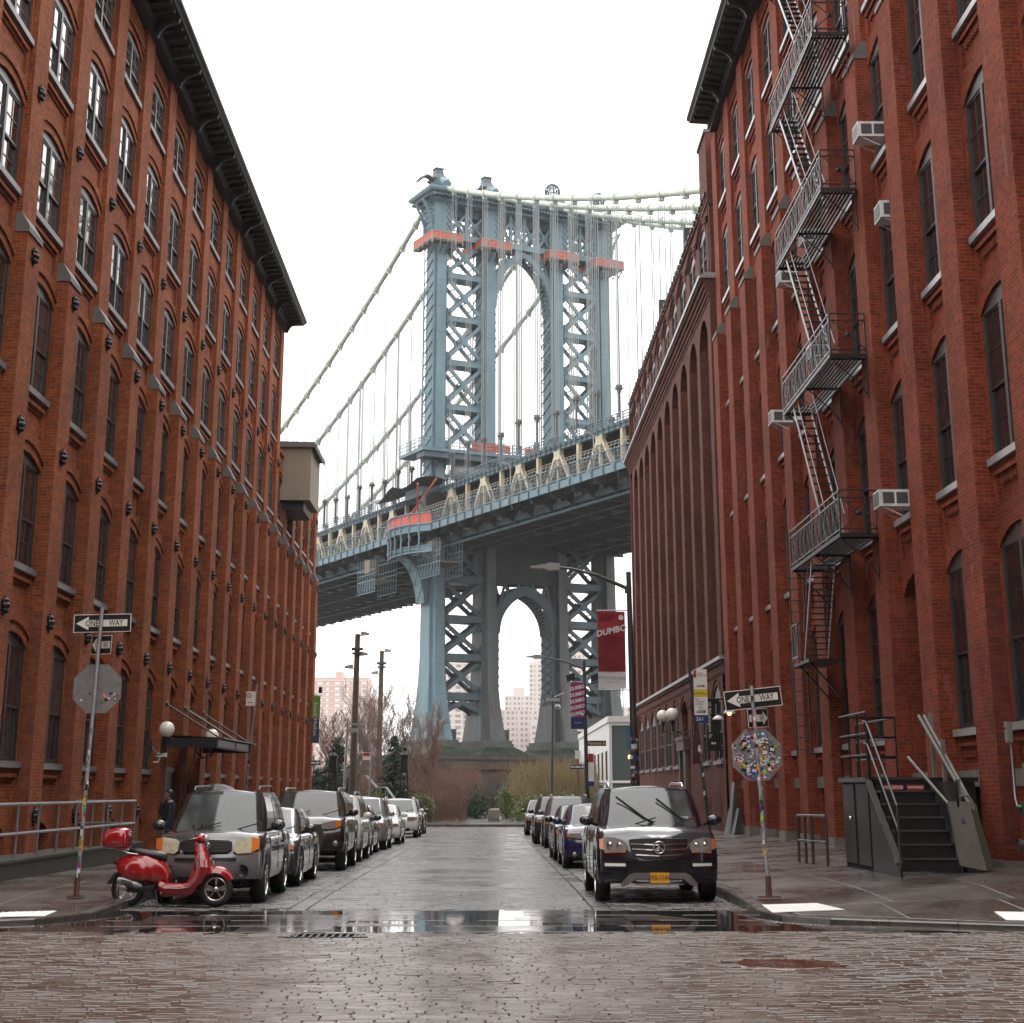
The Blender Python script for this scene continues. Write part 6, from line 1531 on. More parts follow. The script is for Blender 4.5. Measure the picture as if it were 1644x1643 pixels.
def slab_on(t, nm, m, F, P, o=.012, thick=.03, curve=4):
    """polygon strip on the nose: P = list of (x, zlow, zhigh)"""
    mb = MB(); vs = []; n = len(P)
    for d in (-o, thick):
        for x, z0_, z1_ in P: vs += [(x, F(x, z0_)+d, z0_), (x, F(x, z1_)+d, z1_)]
    fs = [(2*i, 2*i+1, 2*i+3, 2*i+2) for i in range(n-1)]
    b = 2*n; fs += [(2*i, 2*i+2, b+2*i+2, b+2*i) for i in range(n-1)]+[(2*i+1, b+2*i+1, b+2*i+3, 2*i+3) for i in range(n-1)]+[(0, b, b+1, 1), (2*n-2, 2*n-1, b+2*n-1, b+2*n-2)]
    mb.add(vs, fs); return part(nm, mb, m, t, False)
def span(x0, x1, n, f0, f1): return [(x0+(x1-x0)*i/n, f0(i/n), f1(i/n)) for i in range(n+1)]
def c_(v): return lambda f: v
def plate(t, F, z, m_=PLATE, txt=None, w=.15):
    mb = MB(); y = F(0, z)-.03; mb.box(-w, w, y-.01, y+.03, z-.078, z+.078); p = part('number_plate', mb, m_, t, False)
    if txt: part('lettering', text_mb(txt, .10, lambda u, v, d: (u*.85, y-.012-d, z+v)), SIGNB, t, False)
    mb = MB(); mb.box(-w-.012, w+.012, y-.006, y+.02, z-.09, z-.079); mb.box(-w-.012, w+.012, y-.006, y+.02, z+.079, z+.09); part('plate_frame', mb, STEELD, t, False)
def generic(hz=(.66, .80), hx=(.50, .86), grille=(.42, .58, .74), low=(.30, .42), lm=LENS, amber=True, gm=None, bars=3, fog=True, plt=True, chrome=False):
    def f(t, W, F, L):
        for s_ in (-1, 1):
            P = span(s_*W*hx[0], s_*W*hx[1], 4, lambda q: hz[0]+.03*q, lambda q: hz[1]+.02-.01*q)
            slab_on(t, 'headlight', lm, F, P, .016)
            if amber: slab_on(t, 'indicator', AMB, F, span(s_*W*(hx[1]+.0), s_*W*min(.97, hx[1]+.08), 2, c_(hz[0]+.04), c_(hz[1])), .014)
            if fog: mb = MB(); mb.lathe([(0, -.012), (.055, -.012), (.06, .01)], (s_*W*.72, F(W*.72, low[0]+.05), low[0]+.08), 12, axis='y'); part('fog_light', mb, LENS, t, False)
        g_ = grille; slab_on(t, 'grille', GRL, F, span(-W*g_[0], W*g_[0], 8, c_(g_[1]), c_(g_[2])), .010)
        for k in range(bars): z = g_[1]+(g_[2]-g_[1])*(k+.5)/bars; slab_on(t, 'grille_bar', gm or GRY, F, span(-W*g_[0]*.97, W*g_[0]*.97, 8, c_(z-.009), c_(z+.009)), .022)
        slab_on(t, 'lower_intake', GRL, F, span(-W*.62, W*.62, 8, c_(low[0]), c_(low[1])), .008)
        if chrome: slab_on(t, 'grille_surround', CHR, F, span(-W*g_[0]*1.04, W*g_[0]*1.04, 8, c_(g_[2]), c_(g_[2]+.02)), .02)
        if plt: plate(t, F, (low[1]+g_[1])/2, SIGNW)
    return f
def d_blue_suv(t, W, F, L):
    for s_ in (-1, 1):
        slab_on(t, 'headlight', LENS, F, [(s_*W*.52, .80, .90), (s_*W*.60, .775, .955), (s_*W*.75, .765, .99), (s_*W*.86, .775, .985), (s_*W*.90, .80, .97)], .018)
        slab_on(t, 'indicator', AMB, F, [(s_*W*.90, .80, .975), (s_*W*.96, .82, .955)], .018); slab_on(t, 'indicator', AMB, F, [(s_*W*.54, .765, .785), (s_*W*.88, .752, .775)], .022)
        for q, r_ in ((.63, .058), (.78, .07)): mb = MB(); mb.lathe([(0, -.01), (r_*.55, -.012), (r_*.7, .0), (r_, -.004)], (s_*W*q, F(W*q, .87)-.02, .87), 16, axis='y'); part('lamp_reflector', mb, CHR, t, False)
        slab_on(t, 'light_strip', LEDW, F, span(s_*W*.55, s_*W*.88, 4, c_(.555), c_(.60)), .02); slab_on(t, 'light_strip_surround', GRL, F, span(s_*W*.52, s_*W*.92, 4, c_(.525), c_(.63)), .012)
    slab_on(t, 'grille', GRL, F, [(-W*.48, .90, .955), (-W*.44, .72, .965), (-W*.25, .66, .975), (0, .64, .98), (W*.25, .66, .975), (W*.44, .72, .965), (W*.48, .90, .955)], .012)
    for z, k in ((.90, .46), (.82, .44), (.735, .38)): slab_on(t, 'grille_bar', CHR, F, [(x_*W, z-.012-0.03*(1-abs(x_/k))*.6, z+.006-.03*(1-abs(x_/k))*.6) for x_ in (-k, -k*.5, 0, k*.5, k)], .03)
    y = F(0, .84)-.075; mb = MB(); mb.tube([(.088*math.cos(a), y, .84+.088*math.sin(a)) for a in [2*math.pi*k/24 for k in range(24)]], .011, 6, closed=True)
    for a in (90, 210, 330): mb.tube([(0, y, .84), (.086*math.cos(R(a)), y, .84+.086*math.sin(R(a)))], [.013, .005], 5)
    part('star_badge', mb, CHR, t, False)
    slab_on(t, 'lower_intake', GRL, F, span(-W*.50, W*.50, 6, c_(.46), c_(.64)), .010)
    slab_on(t, 'skid_plate', mat('satin_silver', (.30, .29, .29), .3, metal=.8), F, [(-W*.62, .24, .30), (-W*.50, .28, .43), (-W*.40, .37, .46), (W*.40, .37, .46), (W*.50, .28, .43), (W*.62, .24, .30)], .03)
    slab_on(t, 'chrome_lip', CHR, F, span(-W*.40, W*.40, 6, c_(.285), c_(.298)), .03)
    plate(t, F, .385, PLATE, 'FEB-5184')
    mb = MB(); mb.box(-.75, .75, .92, .98, 1.02, 1.03); part('cowl_vent', mb, BLACKM, t, False)
    for a, b in (((-.55, 1.72, 1.60), (-.12, 1.35, 1.27)), ((-.12, 1.35, 1.27), (.02, 1.26, 1.20)), ((.12, 1.66, 1.57), (.55, 1.32, 1.22))): 
        mb = MB(); mb.beam((a[0], a[1]-.18, a[2]), (b[0], b[1]-.20, b[2]), .022, .03); part('wiper_blade', mb, PLAS, t, False)
    mb = MB(); mb.box(.50, .62, 1.24, 1.245, 1.23, 1.29); part('inspection_sticker', mb, SIGNW, t, False); mb = MB(); mb.box(.64, .70, 1.24, 1.245, 1.23, 1.28); part('inspection_sticker', mb, MATS['sticker_red'], t, False)
def d_rav(t, W, F, L):
    for s_ in (-1, 1):
        slab_on(t, 'headlight', LENSY, F, [(s_*W*.50, .80, .93), (s_*W*.56, .76, .975), (s_*W*.80, .77, 1.00)], .03); slab_on(t, 'indicator', AMB, F, [(s_*W*.80, .775, 1.0), (s_*W*.93, .83, .985)], .03)
        mb = MB(); mb.lathe([(0, -.0), (.085, -.0), (.10, -.02), (.10, .03)], (s_*W*.66, F(W*.66, .48)-.01, .50), 18, axis='y'); part('fog_recess', mb, GRL, t, False)
        slab_on(t, 'bumper_slot', GRL, F, span(s_*W*.12, s_*W*.55, 3, c_(.655), c_(.70)), .02)
        slab_on(t, 'bumper_slot', GRL, F, span(s_*W*.10, s_*W*.48, 3, c_(.33), c_(.42)), .02)
    slab_on(t, 'grille', GRL, F, [(-W*.46, .84, .93), (-W*.40, .78, .955), (0, .77, .97), (W*.40, .78, .955), (W*.46, .84, .93)], .022)
    for z in (.81, .85, .89, .93): slab_on(t, 'grille_bar', GRY, F, span(-W*.42, W*.42, 8, c_(z-.007), c_(z+.007)), .032)
    mb = MB(); y = F(0, .88)-.055
    for rx, rz in ((.075, .05), (.028, .05), (.055, .02)): mb.tube([(rx*math.cos(a), y, .88+rz*math.sin(a)+(0 if rz == .05 else .018)) for a in [2*math.pi*k/20 for k in range(20)]], .007, 5, closed=True)
    part('emblem', mb, CHR, t, False)
    slab_on(t, 'bumper_beam', mat('silver_bumper', (.24, .24, .245), .3, metal=.6, coat=.6), F, [(-W*.95, .55, .68), (-W*.8, .52, .74), (0, .53, .76), (W*.8, .52, .74), (W*.95, .55, .68)], .035) if False else None
    plate(t, F, .58, SIGNW)
    mb = MB(); mb.box(.42, .60, .93+.18, .935+.18, 1.13, 1.19); part('inspection_sticker', mb, SIGNW, t, False)
    mb = MB(); mb.prism([(-.35, 0), (.35, 0), (.28, .05), (-.28, .05)], lambda u, z, y: (-.10+u, y, 1.03+z), .55, .75)
    part('hood_scoop', mb, MATS['charcoal_car_paint'] if 'charcoal_car_paint' in MATS else BLACKM, t, False)
def d_4r(t, W, F, L):
    for s_ in (-1, 1):
        slab_on(t, 'headlight', LENS, F, [(s_*W*.47, .95, 1.06), (s_*W*.60, .93, 1.09), (s_*W*.80, .95, 1.13)], .025); slab_on(t, 'indicator', AMB, F, [(s_*W*.80, .95, 1.13), (s_*W*.92, 1.0, 1.12)], .025)
        mb = MB(); mb.lathe([(0, -.01), (.06, -.012), (.065, .01)], (s_*W*.80, F(W*.8, .62)-.01, .62), 14, axis='y'); part('fog_light', mb, LENS, t, False)
    slab_on(t, 'grille_surround', PLAS, F, [(-W*.52, .60, .98), (-W*.46, .58, 1.04), (W*.46, .58, 1.04), (W*.52, .60, .98)], .02)
    slab_on(t, 'grille', GRL, F, span(-W*.42, W*.42, 6, c_(.66), c_(.98)), .026)
    for z in (.76, .86): slab_on(t, 'grille_bar', GRY, F, span(-W*.40, W*.40, 6, c_(z-.02), c_(z+.02)), .032)
    slab_on(t, 'bumper_insert', mat('grey_insert', (.20, .20, .21), .35, metal=.3), F, span(-W*.42, W*.42, 6, c_(.52), c_(.60)), .03)
    plate(t, F, .44, SIGNW)
cc = dict(charcoal=paint('charcoal_car_paint', (.020, .020, .022)), navy=paint('navy_car_paint', (.006, .007, .020), .2), black=paint('black_car_paint', (.010, .010, .012)), blue=paint('blue_car_paint', (.010, .014, .085), .22), silver=paint('silver_car_paint', (.30, .31, .33), .28, .5), white=paint('white_car_paint', (.62, .62, .60)), dgrey=paint('dark_grey_car_paint', (.045, .048, .052), .25, .2), grey=paint('grey_car_paint', (.13, .13, .14), .28, .4))
SILB = mat('silver_bumper', (.27, .27, .28), .3, metal=.45, coat=.6)
car('parked_car', 'charcoal SUV with silver bumper and yellowed headlights parked behind the red scooter', 'car', -4.42, 26.75, 4.2, 1.74, 1.70, cc['charcoal'], belt=1.03, hood=1.04, zb=.34, wb=2.49, fo=.80, wr=.345, nose=.24, hl=1.0, ws=.62, lower=(SILB, 2, 4), rails=STEELD, detail=d_rav, group='cars parked along the left kerb')
car('parked_car', 'dark grey sedan squeezed between the charcoal SUV and the taller black SUV', 'car', -4.45, 31.6, 4.65, 1.80, 1.43, cc['dgrey'], belt=.90, hood=.84, zb=.22, wb=2.7, fo=.88, wr=.33, hl=1.15, ws=.80, suv=False, rear=.45, detail=generic((.64, .76), (.42, .84), (.36, .62, .74), (.26, .40)), group='cars parked along the left kerb')
car('parked_car', 'big black SUV with roof rails and a large black grille, third in the left row', 'car', -4.28, 38.9, 4.83, 1.93, 1.78, cc['charcoal'], belt=1.16, hood=1.15, zb=.42, wb=2.79, fo=.90, wr=.39, hl=1.25, ws=.60, rails=STEEL, detail=d_4r, group='cars parked along the left kerb')
car('parked_car', 'white SUV mostly hidden behind the big black SUV in the left row', 'car', -4.3, 44.5, 4.7, 1.86, 1.72, cc['white'], belt=1.05, hood=1.04, zb=.32, wb=2.75, wr=.36, hl=1.15, ws=.7, rails=STEEL, detail=generic(), group='cars parked along the left kerb')
car('parked_car', 'dark grey sedan between the white SUV and the silver wagon in the left row', 'car', -4.4, 50.2, 4.9, 1.84, 1.46, cc['dgrey'], belt=.94, hood=.90, zb=.24, wb=2.8, wr=.34, hl=1.2, ws=.75, suv=False, rear=.5, detail=generic(), group='cars parked along the left kerb')
car('parked_car', 'silver crossover with raised wipers in the middle of the left row', 'car', -4.32, 55.6, 4.65, 1.88, 1.68, cc['silver'], belt=1.02, hood=.99, zb=.28, wb=2.77, wr=.36, hl=1.15, ws=.75, detail=generic((.72, .86)), group='cars parked along the left kerb')
car('parked_car', 'low white sedan just before the white SUV near the end of the left row', 'car', -4.2, 62.7, 4.65, 1.82, 1.44, cc['white'], belt=.92, hood=.88, zb=.23, wb=2.8, wr=.34, hl=1.2, ws=.75, suv=False, rear=.45, detail=generic((.64, .75)), group='cars parked along the left kerb')
car('parked_car', 'white SUV with a dark roof near the far end of the left row', 'car', -4.08, 74.7, 4.7, 1.9, 1.66, cc['white'], belt=1.03, hood=1.02, zb=.30, wb=2.87, wr=.37, hl=1.2, ws=.7, rails=CHR, detail=generic((.74, .88), lm=LENS, gm=CHR), group='cars parked along the left kerb')
car('parked_car', 'dark SUV, the last one in the left row', 'car', -4.12, 82.7, 4.5, 1.86, 1.66, cc['dgrey'], belt=1.0, hood=.98, zb=.28, wb=2.65, wr=.35, detail=generic(), group='cars parked along the left kerb')
car('parked_car', 'dark navy SUV with star badge, chrome grille bars and orange plate at the right kerb', 'car', 2.68, 27.05, 4.80, 1.93, 1.76, cc['navy'], belt=1.10, hood=1.09, zb=.27, wb=2.915, fo=.90, wr=.375, nose=.26, hl=1.15, ws=.68, rails=CHR, spokes=5, detail=d_blue_suv, group='cars parked along the right kerb')
car('parked_car', 'deep blue sedan directly behind the navy SUV in the right row', 'car', 2.66, 40.3, 4.7, 1.80, 1.48, cc['blue'], belt=.95, hood=.92, zb=.24, wb=2.69, wr=.34, hl=1.2, ws=.75, suv=False, rear=.5, detail=generic((.69, .80), (.55, .84), (.24, .56, .80), (.26, .34), chrome=True), group='cars parked along the right kerb')
car('parked_car', 'black sedan with chrome window trim behind the blue sedan in the right row', 'car', 2.66, 45.5, 4.75, 1.86, 1.45, cc['black'], belt=.94, hood=.90, zb=.24, wb=2.75, wr=.34, hl=1.2, ws=.78, suv=False, rear=.5, detail=generic(), group='cars parked along the right kerb')
car('parked_car', 'grey SUV behind the black sedan in the right row', 'car', 2.80, 57.7, 4.6, 1.86, 1.70, cc['grey'], belt=1.04, hood=1.03, zb=.30, wb=2.69, wr=.36, hl=1.15, ws=.7, rails=STEEL, detail=generic((.76, .88)), group='cars parked along the right kerb')
car('parked_car', 'dark SUV with roof rails directly behind the grey SUV in the right row', 'car', 2.62, 63.5, 4.7, 1.9, 1.72, cc['charcoal'], belt=1.05, hood=1.03, zb=.30, wb=2.75, wr=.36, rails=STEEL, detail=generic((.76, .88)), group='cars parked along the right kerb')
car('parked_car', 'dark car at the far end of the right row, nearly hidden', 'car', 2.62, 80.2, 4.5, 1.84, 1.62, cc['dgrey'], belt=1.0, hood=.98, detail=generic(), group='cars parked along the right kerb')

# ------------------------------------------------------------ scooter (local x forward)
sc = thing('motor_scooter', 'shiny red motor scooter with red top box parked crosswise in front of the charcoal SUV', 'scooter', (-5.52, 26.45, 0), rotz=R(-4))
def blob(path, n=16, mi=0, pw=2.3):
    """path of (x, y, z, ry, rz) cross sections perpendicular to x"""
    mb = MB(); vs = []; m = len(path)
    for x, y, z, ry, rz in path:
        for k in range(n):
            a = 2*math.pi*k/n; c, s_ = math.cos(a), math.sin(a)
            vs.append((x, y+ry*math.copysign(abs(c)**(2/pw), c), z+rz*math.copysign(abs(s_)**(2/pw), s_)))
    fs = [(i*n+k, i*n+(k+1) % n, (i+1)*n+(k+1) % n, (i+1)*n+k) for i in range(m-1) for k in range(n)]
    mb.add(vs, fs, mi, True); mb.add(vs[:n], [tuple(range(n))], mi); mb.add(vs[-n:], [tuple(range(n))[::-1]], mi)
    return mb
def swheel(x, par):
    mb = MB(); mb.tube([(x+.205*math.cos(a), 0, .262+.205*math.sin(a)) for a in [2*math.pi*k/28 for k in range(28)]], .056, 8, closed=True); w = part('wheel', mb, TYRE, par, False)
    mb = MB(); mb.lathe([(.155, -.035), (.172, -.05), (.172, .05), (.155, .035), (.155, -.035)], (x, 0, .262), 28, axis='y'); mb.lathe([(0, -.05), (.035, -.05), (.045, .0), (.035, .05), (0, .05)], (x, 0, .262), 12, axis='y')
    for k in range(5):
        a = 2*math.pi*k/5+.3
        for d in (-.09, .09): mb.beam((x+.04*math.cos(a), 0, .262+.04*math.sin(a)), (x+.155*math.cos(a+d), 0, .262+.155*math.sin(a+d)), .016, .03, up=(0,1,0))
    part('rim', mb, CHR, w, False); return w
swheel(0, sc); swheel(1.36, sc)
# rear body
rb = blob([(-.20, 0, .60, .03, .04), (-.16, 0, .60, .10, .10), (-.05, 0, .59, .17, .16), (.12, 0, .575, .215, .205), (.30, 0, .56, .22, .215), (.44, 0, .53, .20, .20), (.55, 0, .50, .15, .17), (.60, 0, .45, .13, .15), (.64, 0, .38, .14, .12)], 20)
part('rear_body', rb, REDP, sc, False)
for s_ in (-1, 1): part('side_cowl', blob([(-.14, s_*.10, .55, .05, .05), (-.05, s_*.13, .55, .085, .12), (.12, s_*.15, .545, .10, .165), (.28, s_*.15, .53, .095, .155), (.40, s_*.14, .50, .07, .10), (.46, s_*.12, .48, .03, .05)], 14), REDP, sc, False)
# floor board and leg shield as swept plates
def plate_sweep(pts, nm, m_, th=.035):
    mb = MB(); pr = None
    for q in pts:
        x, z, w, dx, dz = q[:5]; th = q[5] if len(q) > 5 else th
        row = [(x-dx*th/2, -w, z-dz*th/2), (x-dx*th/2, w, z-dz*th/2), (x+dx*th/2, w*.94, z+dz*th/2), (x+dx*th/2, -w*.94, z+dz*th/2)]
        if pr: mb.add(pr+row, [(0,1,5,4), (1,2,6,5), (2,3,7,6), (3,0,4,7)], 0, True)
        else: mb.add(row, [(0,1,2,3)])
        pr = row
    mb.add(pr, [(3,2,1,0)]); return part(nm, mb, m_, sc, False)
plate_sweep([(.50, .33, .14, 0, 1, .14), (.60, .275, .18, 0, 1, .15), (.75, .268, .20, 0, 1, .15), (.90, .27, .20, 0, 1, .15), (1.0, .31, .20, -.5, .85, .16), (1.07, .40, .20, -.85, .45, .18), (1.12, .49, .20, -.95, .2, .21), (1.155, .59, .19, -1, .1, .23), (1.14, .70, .16, -1, .05, .20), (1.105, .81, .12, -1, 0, .16), (1.075, .90, .09, -1, 0, .13), (1.06, .95, .07, -1, 0, .12)], 'leg_shield', REDP, .07)
plate_sweep([(.52, .21, .10, 0, 1), (.60, .20, .13, 0, 1), (.92, .20, .13, 0, 1), (1.02, .26, .12, -.6, 1)], 'underbody', REDP, .08)
mb = MB(); 
for s_ in (-1, 1): mb.tube([(.60, s_*.205, .285), (.85, s_*.205, .28), (.98, s_*.205, .30), (1.08, s_*.205, .40), (1.13, s_*.21, .52), (1.15, s_*.205, .66), (1.14, s_*.155, .80)], .009, 5)
part('trim_strip', mb, CHR, sc, False)
mb = blob([(.62, 0, .305, .12, .012), (.93, 0, .305, .13, .012)], 12); part('rubber_mat', mb, GRY, sc, False)
# front column cover and fender
part('horn_cover', blob([(1.10, 0, .78, .055, .18), (1.14, 0, .74, .07, .22), (1.18, 0, .66, .05, .22), (1.20, 0, .60, .02, .12)], 14), REDP, sc, False)
mb = MB(); fn = 14
def fend(a, b):
    t = R(28+a*140); r_ = .305+.02*math.sin(math.pi*a); w = .085*math.sin(math.pi*(.12+.80*a))+.02; u = (b-.5)*2; rr_ = r_-.10*abs(u)**3
    return (1.36+rr_*math.cos(t), w*1.15*u, .275+rr_*math.sin(t))
mb.grid(fend, 16, 8); part('front_fender', mb, REDP, sc, False)
mb = MB(); mb.tube([(1.36, .0, .262), (1.36, .07, .262), (1.28, .07, .45), (1.20, .0, .58), (1.11, 0, .93)], [.02, .02, .022, .03, .03], 8); part('front_fork', mb, GRY, sc, False)
mb = MB(); mb.lathe([(0, -.10), (.024, -.10), (.024, -.085)], (1.30, 0, .50), 10, axis='y'); part('reflector', mb, AMB, sc, False)
# handlebar, headlight, mirrors
part('handlebar_cover', blob([(1.00, 0, .985, .05, .05), (1.05, 0, 1.0, .11, .065), (1.10, 0, 1.005, .13, .07), (1.15, 0, .99, .09, .065), (1.17, 0, .985, .05, .045)], 14), REDP, sc, False)
mb = MB(); mb.lathe([(0, .05), (.05, .045), (.062, .0), (.055, -.04)], (1.16, 0, .985), 16, axis='x'); part('headlight', mb, LENS, sc, False)
for s_ in (-1, 1):
    mb = MB(); mb.tube([(1.07, s_*.10, 1.0), (1.02, s_*.24, .985)], .02, 8); mb.tube([(1.02, s_*.24, .985), (.99, s_*.35, .975)], .019, 8, 1); part('handgrip', mb, [REDP, PLAS], sc, False)
    mb = MB(); mb.tube([(1.06, s_*.20, 1.0), (1.04, s_*.26, 1.13), (1.03, s_*.28, 1.17)], .006, 5); mb.lathe([(0, .01), (.045, .01), (.05, -.004), (0, -.01)], (1.03, s_*.28, 1.19), 12, axis='x'); part('mirror', mb, PLAS, sc, False)
    mb = MB(); mb.beam((1.10, s_*.12, .97), (1.04, s_*.30, .95), .008); part('brake_lever', mb, CHR, sc, False)
# seat, rack, top box, lights, exhaust
part('seat', blob([(-.02, 0, .80, .03, .03), (.02, 0, .815, .10, .045), (.15, 0, .80, .125, .05), (.30, 0, .765, .13, .06), (.42, 0, .745, .135, .075), (.52, 0, .73, .12, .07), (.57, 0, .71, .06, .05)], 16), SEATM, sc, False)
mb = MB(); 
for s_ in (-1, 1): mb.tube([(.16, s_*.13, .765), (.0, s_*.13, .785), (-.14, s_*.11, .85), (-.25, s_*.08, .86)], .011, 6)
mb.tube([(-.25, -.08, .86), (-.25, .08, .86)], .011, 6); part('luggage_rack', mb, CHR, sc, False)
part('top_box', blob([(-.42, 0, .985, .10, .06), (-.405, 0, .985, .17, .11), (-.34, 0, .985, .20, .145), (-.20, 0, .995, .205, .165), (-.09, 0, .995, .20, .160), (-.035, 0, .985, .18, .14), (-.02, 0, .975, .12, .09)], 20, pw=3.2), REDP, sc, False)
part('box_lid_seam', blob([(-.425, 0, .935, .10, .006), (-.33, 0, .935, .203, .006), (-.10, 0, .935, .208, .006), (-.014, 0, .935, .12, .006)], 20, pw=3.2), mat('dark_red_plastic', (.22, .006, .008), .4), sc, False)
mb = MB(); mb.ball((-.21, 0, .66), .05, 10, sy=1.3); part('tail_light', mb, MATS['dark_red_plastic'], sc, False)
mb = MB(); mb.prism([(-.20, .50), (-.14, .50), (-.27, .33), (-.31, .34)], lambda x, z, y: (x, y, z), -.10, .10); part('mud_flap', mb, PLAS, sc, False)
mb = MB(); mb.tube([(-.12, -.15, .40), (-.05, -.155, .385), (.16, -.155, .33), (.25, -.14, .30)], [.05, .062, .058, .03], 12); ex = part('exhaust', mb, STEEL, sc, False)
mb = MB()
for k in range(4): z = .41-k*.022; mb.beam((-.06+k*.008, -.215, z), (.12+k*.008, -.215, z-.045), .009)
part('exhaust_slots', mb, BLACKM, ex, False)
mb = MB(); mb.tube([(0, -.04, .262), (.22, -.05, .27), (.42, -.03, .30)], [.05, .07, .06], 10); mb.tube([(.44, -.05, .25), (.50, -.14, .06), (.52, -.16, .01)], .014, 6); mb.tube([(.44, .05, .25), (.50, .14, .06), (.52, .16, .01)], .014, 6); part('engine_and_stand', mb, GRY, sc, False)
part('badge', text_mb('Vespa', .06, lambda u, v, d: (1.115+u*.5-.02*0+v*.10, -.205-d, .70+v-u*.55)), CHR, sc, False)
mb = MB(); mb.prism([(1.095, .58), (1.13, .57), (1.085, .73), (1.06, .74)], lambda x, z, y: (x, y, z), -.215, -.208); part('glovebox_vent', mb, ALU, sc, False)
# ------------------------------------------------------------ people
SKIN = mat('skin', (.42, .24, .17), .5); NAVY = mat('navy_coat', (.012, .016, .035), .7); HAIR = mat('black_hair', (.012, .010, .009), .5); TROU = mat('dark_trousers', (.02, .02, .024), .8)
def person(label, loc, yaw, coatm, h=1.74, umb=False):
    t = thing('person', label, 'person', loc, rotz=yaw); k = h/1.74
    J = {'pel': (0,0,.95), 'ch': (0,.0,1.28), 'nk': (0,-.01,1.46), 'hd': (0,-.03,1.60), 'top': (0,-.02,1.70),
         'hl': (.09,0,.90), 'kl': (.10,-.02,.50), 'al': (.10,.02,.09), 'tl': (.11,-.14,.03), 'hr': (-.09,0,.90), 'kr': (-.10,.06,.50), 'ar': (-.10,.14,.10), 'tr': (-.10,.0,.03),
         'sl': (.19,0,1.40), 'el': (.25,.02,1.12), 'wl': (.24,-.08,.88), 'fl': (.24,-.11,.80), 'sr': (-.19,0,1.40), 'er': (-.25,.02,1.12), 'wr': (-.24,-.08,.88), 'fr': (-.24,-.11,.80)}
    if umb: J.update(er=(-.24,-.06,1.16), wr=(-.18,-.24,1.28), fr=(-.17,-.28,1.33))
    rad = dict(pel=.145, ch=.155, nk=.06, hd=.088, top=.07, hl=.10, kl=.065, al=.045, tl=.035, hr=.10, kr=.065, ar=.045, tr=.035, sl=.07, el=.048, wl=.033, fl=.03, sr=.07, er=.048, wr=.033, fr=.03)
    E_ = [('pel','ch'),('ch','nk'),('nk','hd'),('hd','top'),('pel','hl'),('hl','kl'),('kl','al'),('al','tl'),('pel','hr'),('hr','kr'),('kr','ar'),('ar','tr'),('ch','sl'),('sl','el'),('el','wl'),('wl','fl'),('ch','sr'),('sr','er'),('er','wr'),('wr','fr')]
    keys = list(J); me = bpy.data.meshes.new('body'); me.from_pydata([tuple(c*k for c in J[q]) for q in keys], [(keys.index(a), keys.index(b)) for a, b in E_], [])
    o = obj('body', me, t); md = o.modifiers.new('s', 'SKIN')
    for i, q in enumerate(keys): sv = me.skin_vertices[0].data[i]; sv.radius = (rad[q]*k, rad[q]*k); sv.use_root = (q == 'pel')
    md.use_smooth_shade = True; o.modifiers.new('u', 'SUBSURF').levels = 2; o.modifiers['u'].render_levels = 2
    m2 = bpy.data.meshes.new_from_object(o.evaluated_get(bpy.context.evaluated_depsgraph_get())); o.modifiers.clear(); o.data = m2
    m2.materials.clear(); [m2.materials.append(m) for m in (SKIN, TROU, BLACKM)]
    for p in m2.polygons: z = p.center.z; p.material_index = 2 if z < .1*k else (1 if z < .95*k else 0); p.use_smooth = True
    mb = MB(); n = 16; prof = [(.80, .20, .15), (.95, .185, .15), (1.1, .185, .155), (1.25, .21, .165), (1.38, .225, .15), (1.45, .15, .11), (1.49, .075, .075)]
    vs = [(rx*math.cos(2*math.pi*i/n)*k, (ry*math.sin(2*math.pi*i/n))*k, z*k) for z, rx, ry in prof for i in range(n)]; mb.add(vs, [(j*n+i, j*n+(i+1) % n, (j+1)*n+(i+1) % n, (j+1)*n+i) for j in range(6) for i in range(n)], 0, True)
    for a, b, c in (('sl','el','wl'), ('sr','er','wr')): mb.tube([tuple(q*k for q in J[p]) for p in (a, b, c)], [.085*k, .065*k, .05*k], 10)
    part('coat', mb, coatm, t, False)
    mb = MB(); mb.ball((0, .0, 1.635*k), .102*k, 14, sz=1.1, sy=1.1); mb.v = [(x, max(y, -.055*k) if z < 1.67*k else y, z) for x, y, z in mb.v]; part('hair', mb, HAIR, t, False)
    mb = MB(); mb.ball((0, -.118*k, 1.59*k), .016, 6, sz=1.5); [mb.ball((s_*.035, -.108*k, 1.62*k), .010, 6) for s_ in (-1, 1)]; [mb.ball((s_*.092*k, -.03, 1.60*k), .022, 6) for s_ in (-1, 1)]; part('face', mb, SKIN, t, False)
    for s_, q in ((1, 'fl'), (-1, 'fr')):
        mb = MB(); fx, fy, fz = [c*k for c in J[q]]
        for i in range(4): mb.tube([(fx-.025+.017*i, fy, fz), (fx-.025+.017*i, fy-.02, fz-.045-.01*(i in (1, 2))), (fx-.024+.016*i, fy-.005, fz-.075-.008*(i in (1, 2)))], [.009, .008, .006], 6)
        mb.tube([(fx-s_*.03, fy-.01, fz+.02), (fx-s_*.045, fy-.03, fz-.02), (fx-s_*.04, fy-.035, fz-.045)], [.010, .009, .007], 6); part('fingers', mb, SKIN, t, False)
    return t
person('dark haired person in a navy coat walking on the left pavement behind the charcoal SUV', (-8.15, 43.4, gz(43)+.155), R(-70), NAVY, 1.66)
person('person almost hidden behind the charcoal SUV, holding the dark umbrella', (-7.0, 43.9, gz(43)+.155), R(-20), TROU, 1.60, True)
t = thing('umbrella', 'open black umbrella showing above the roof of the charcoal SUV', 'umbrella', (-7.05, 43.6, 1.3)); mb = MB()
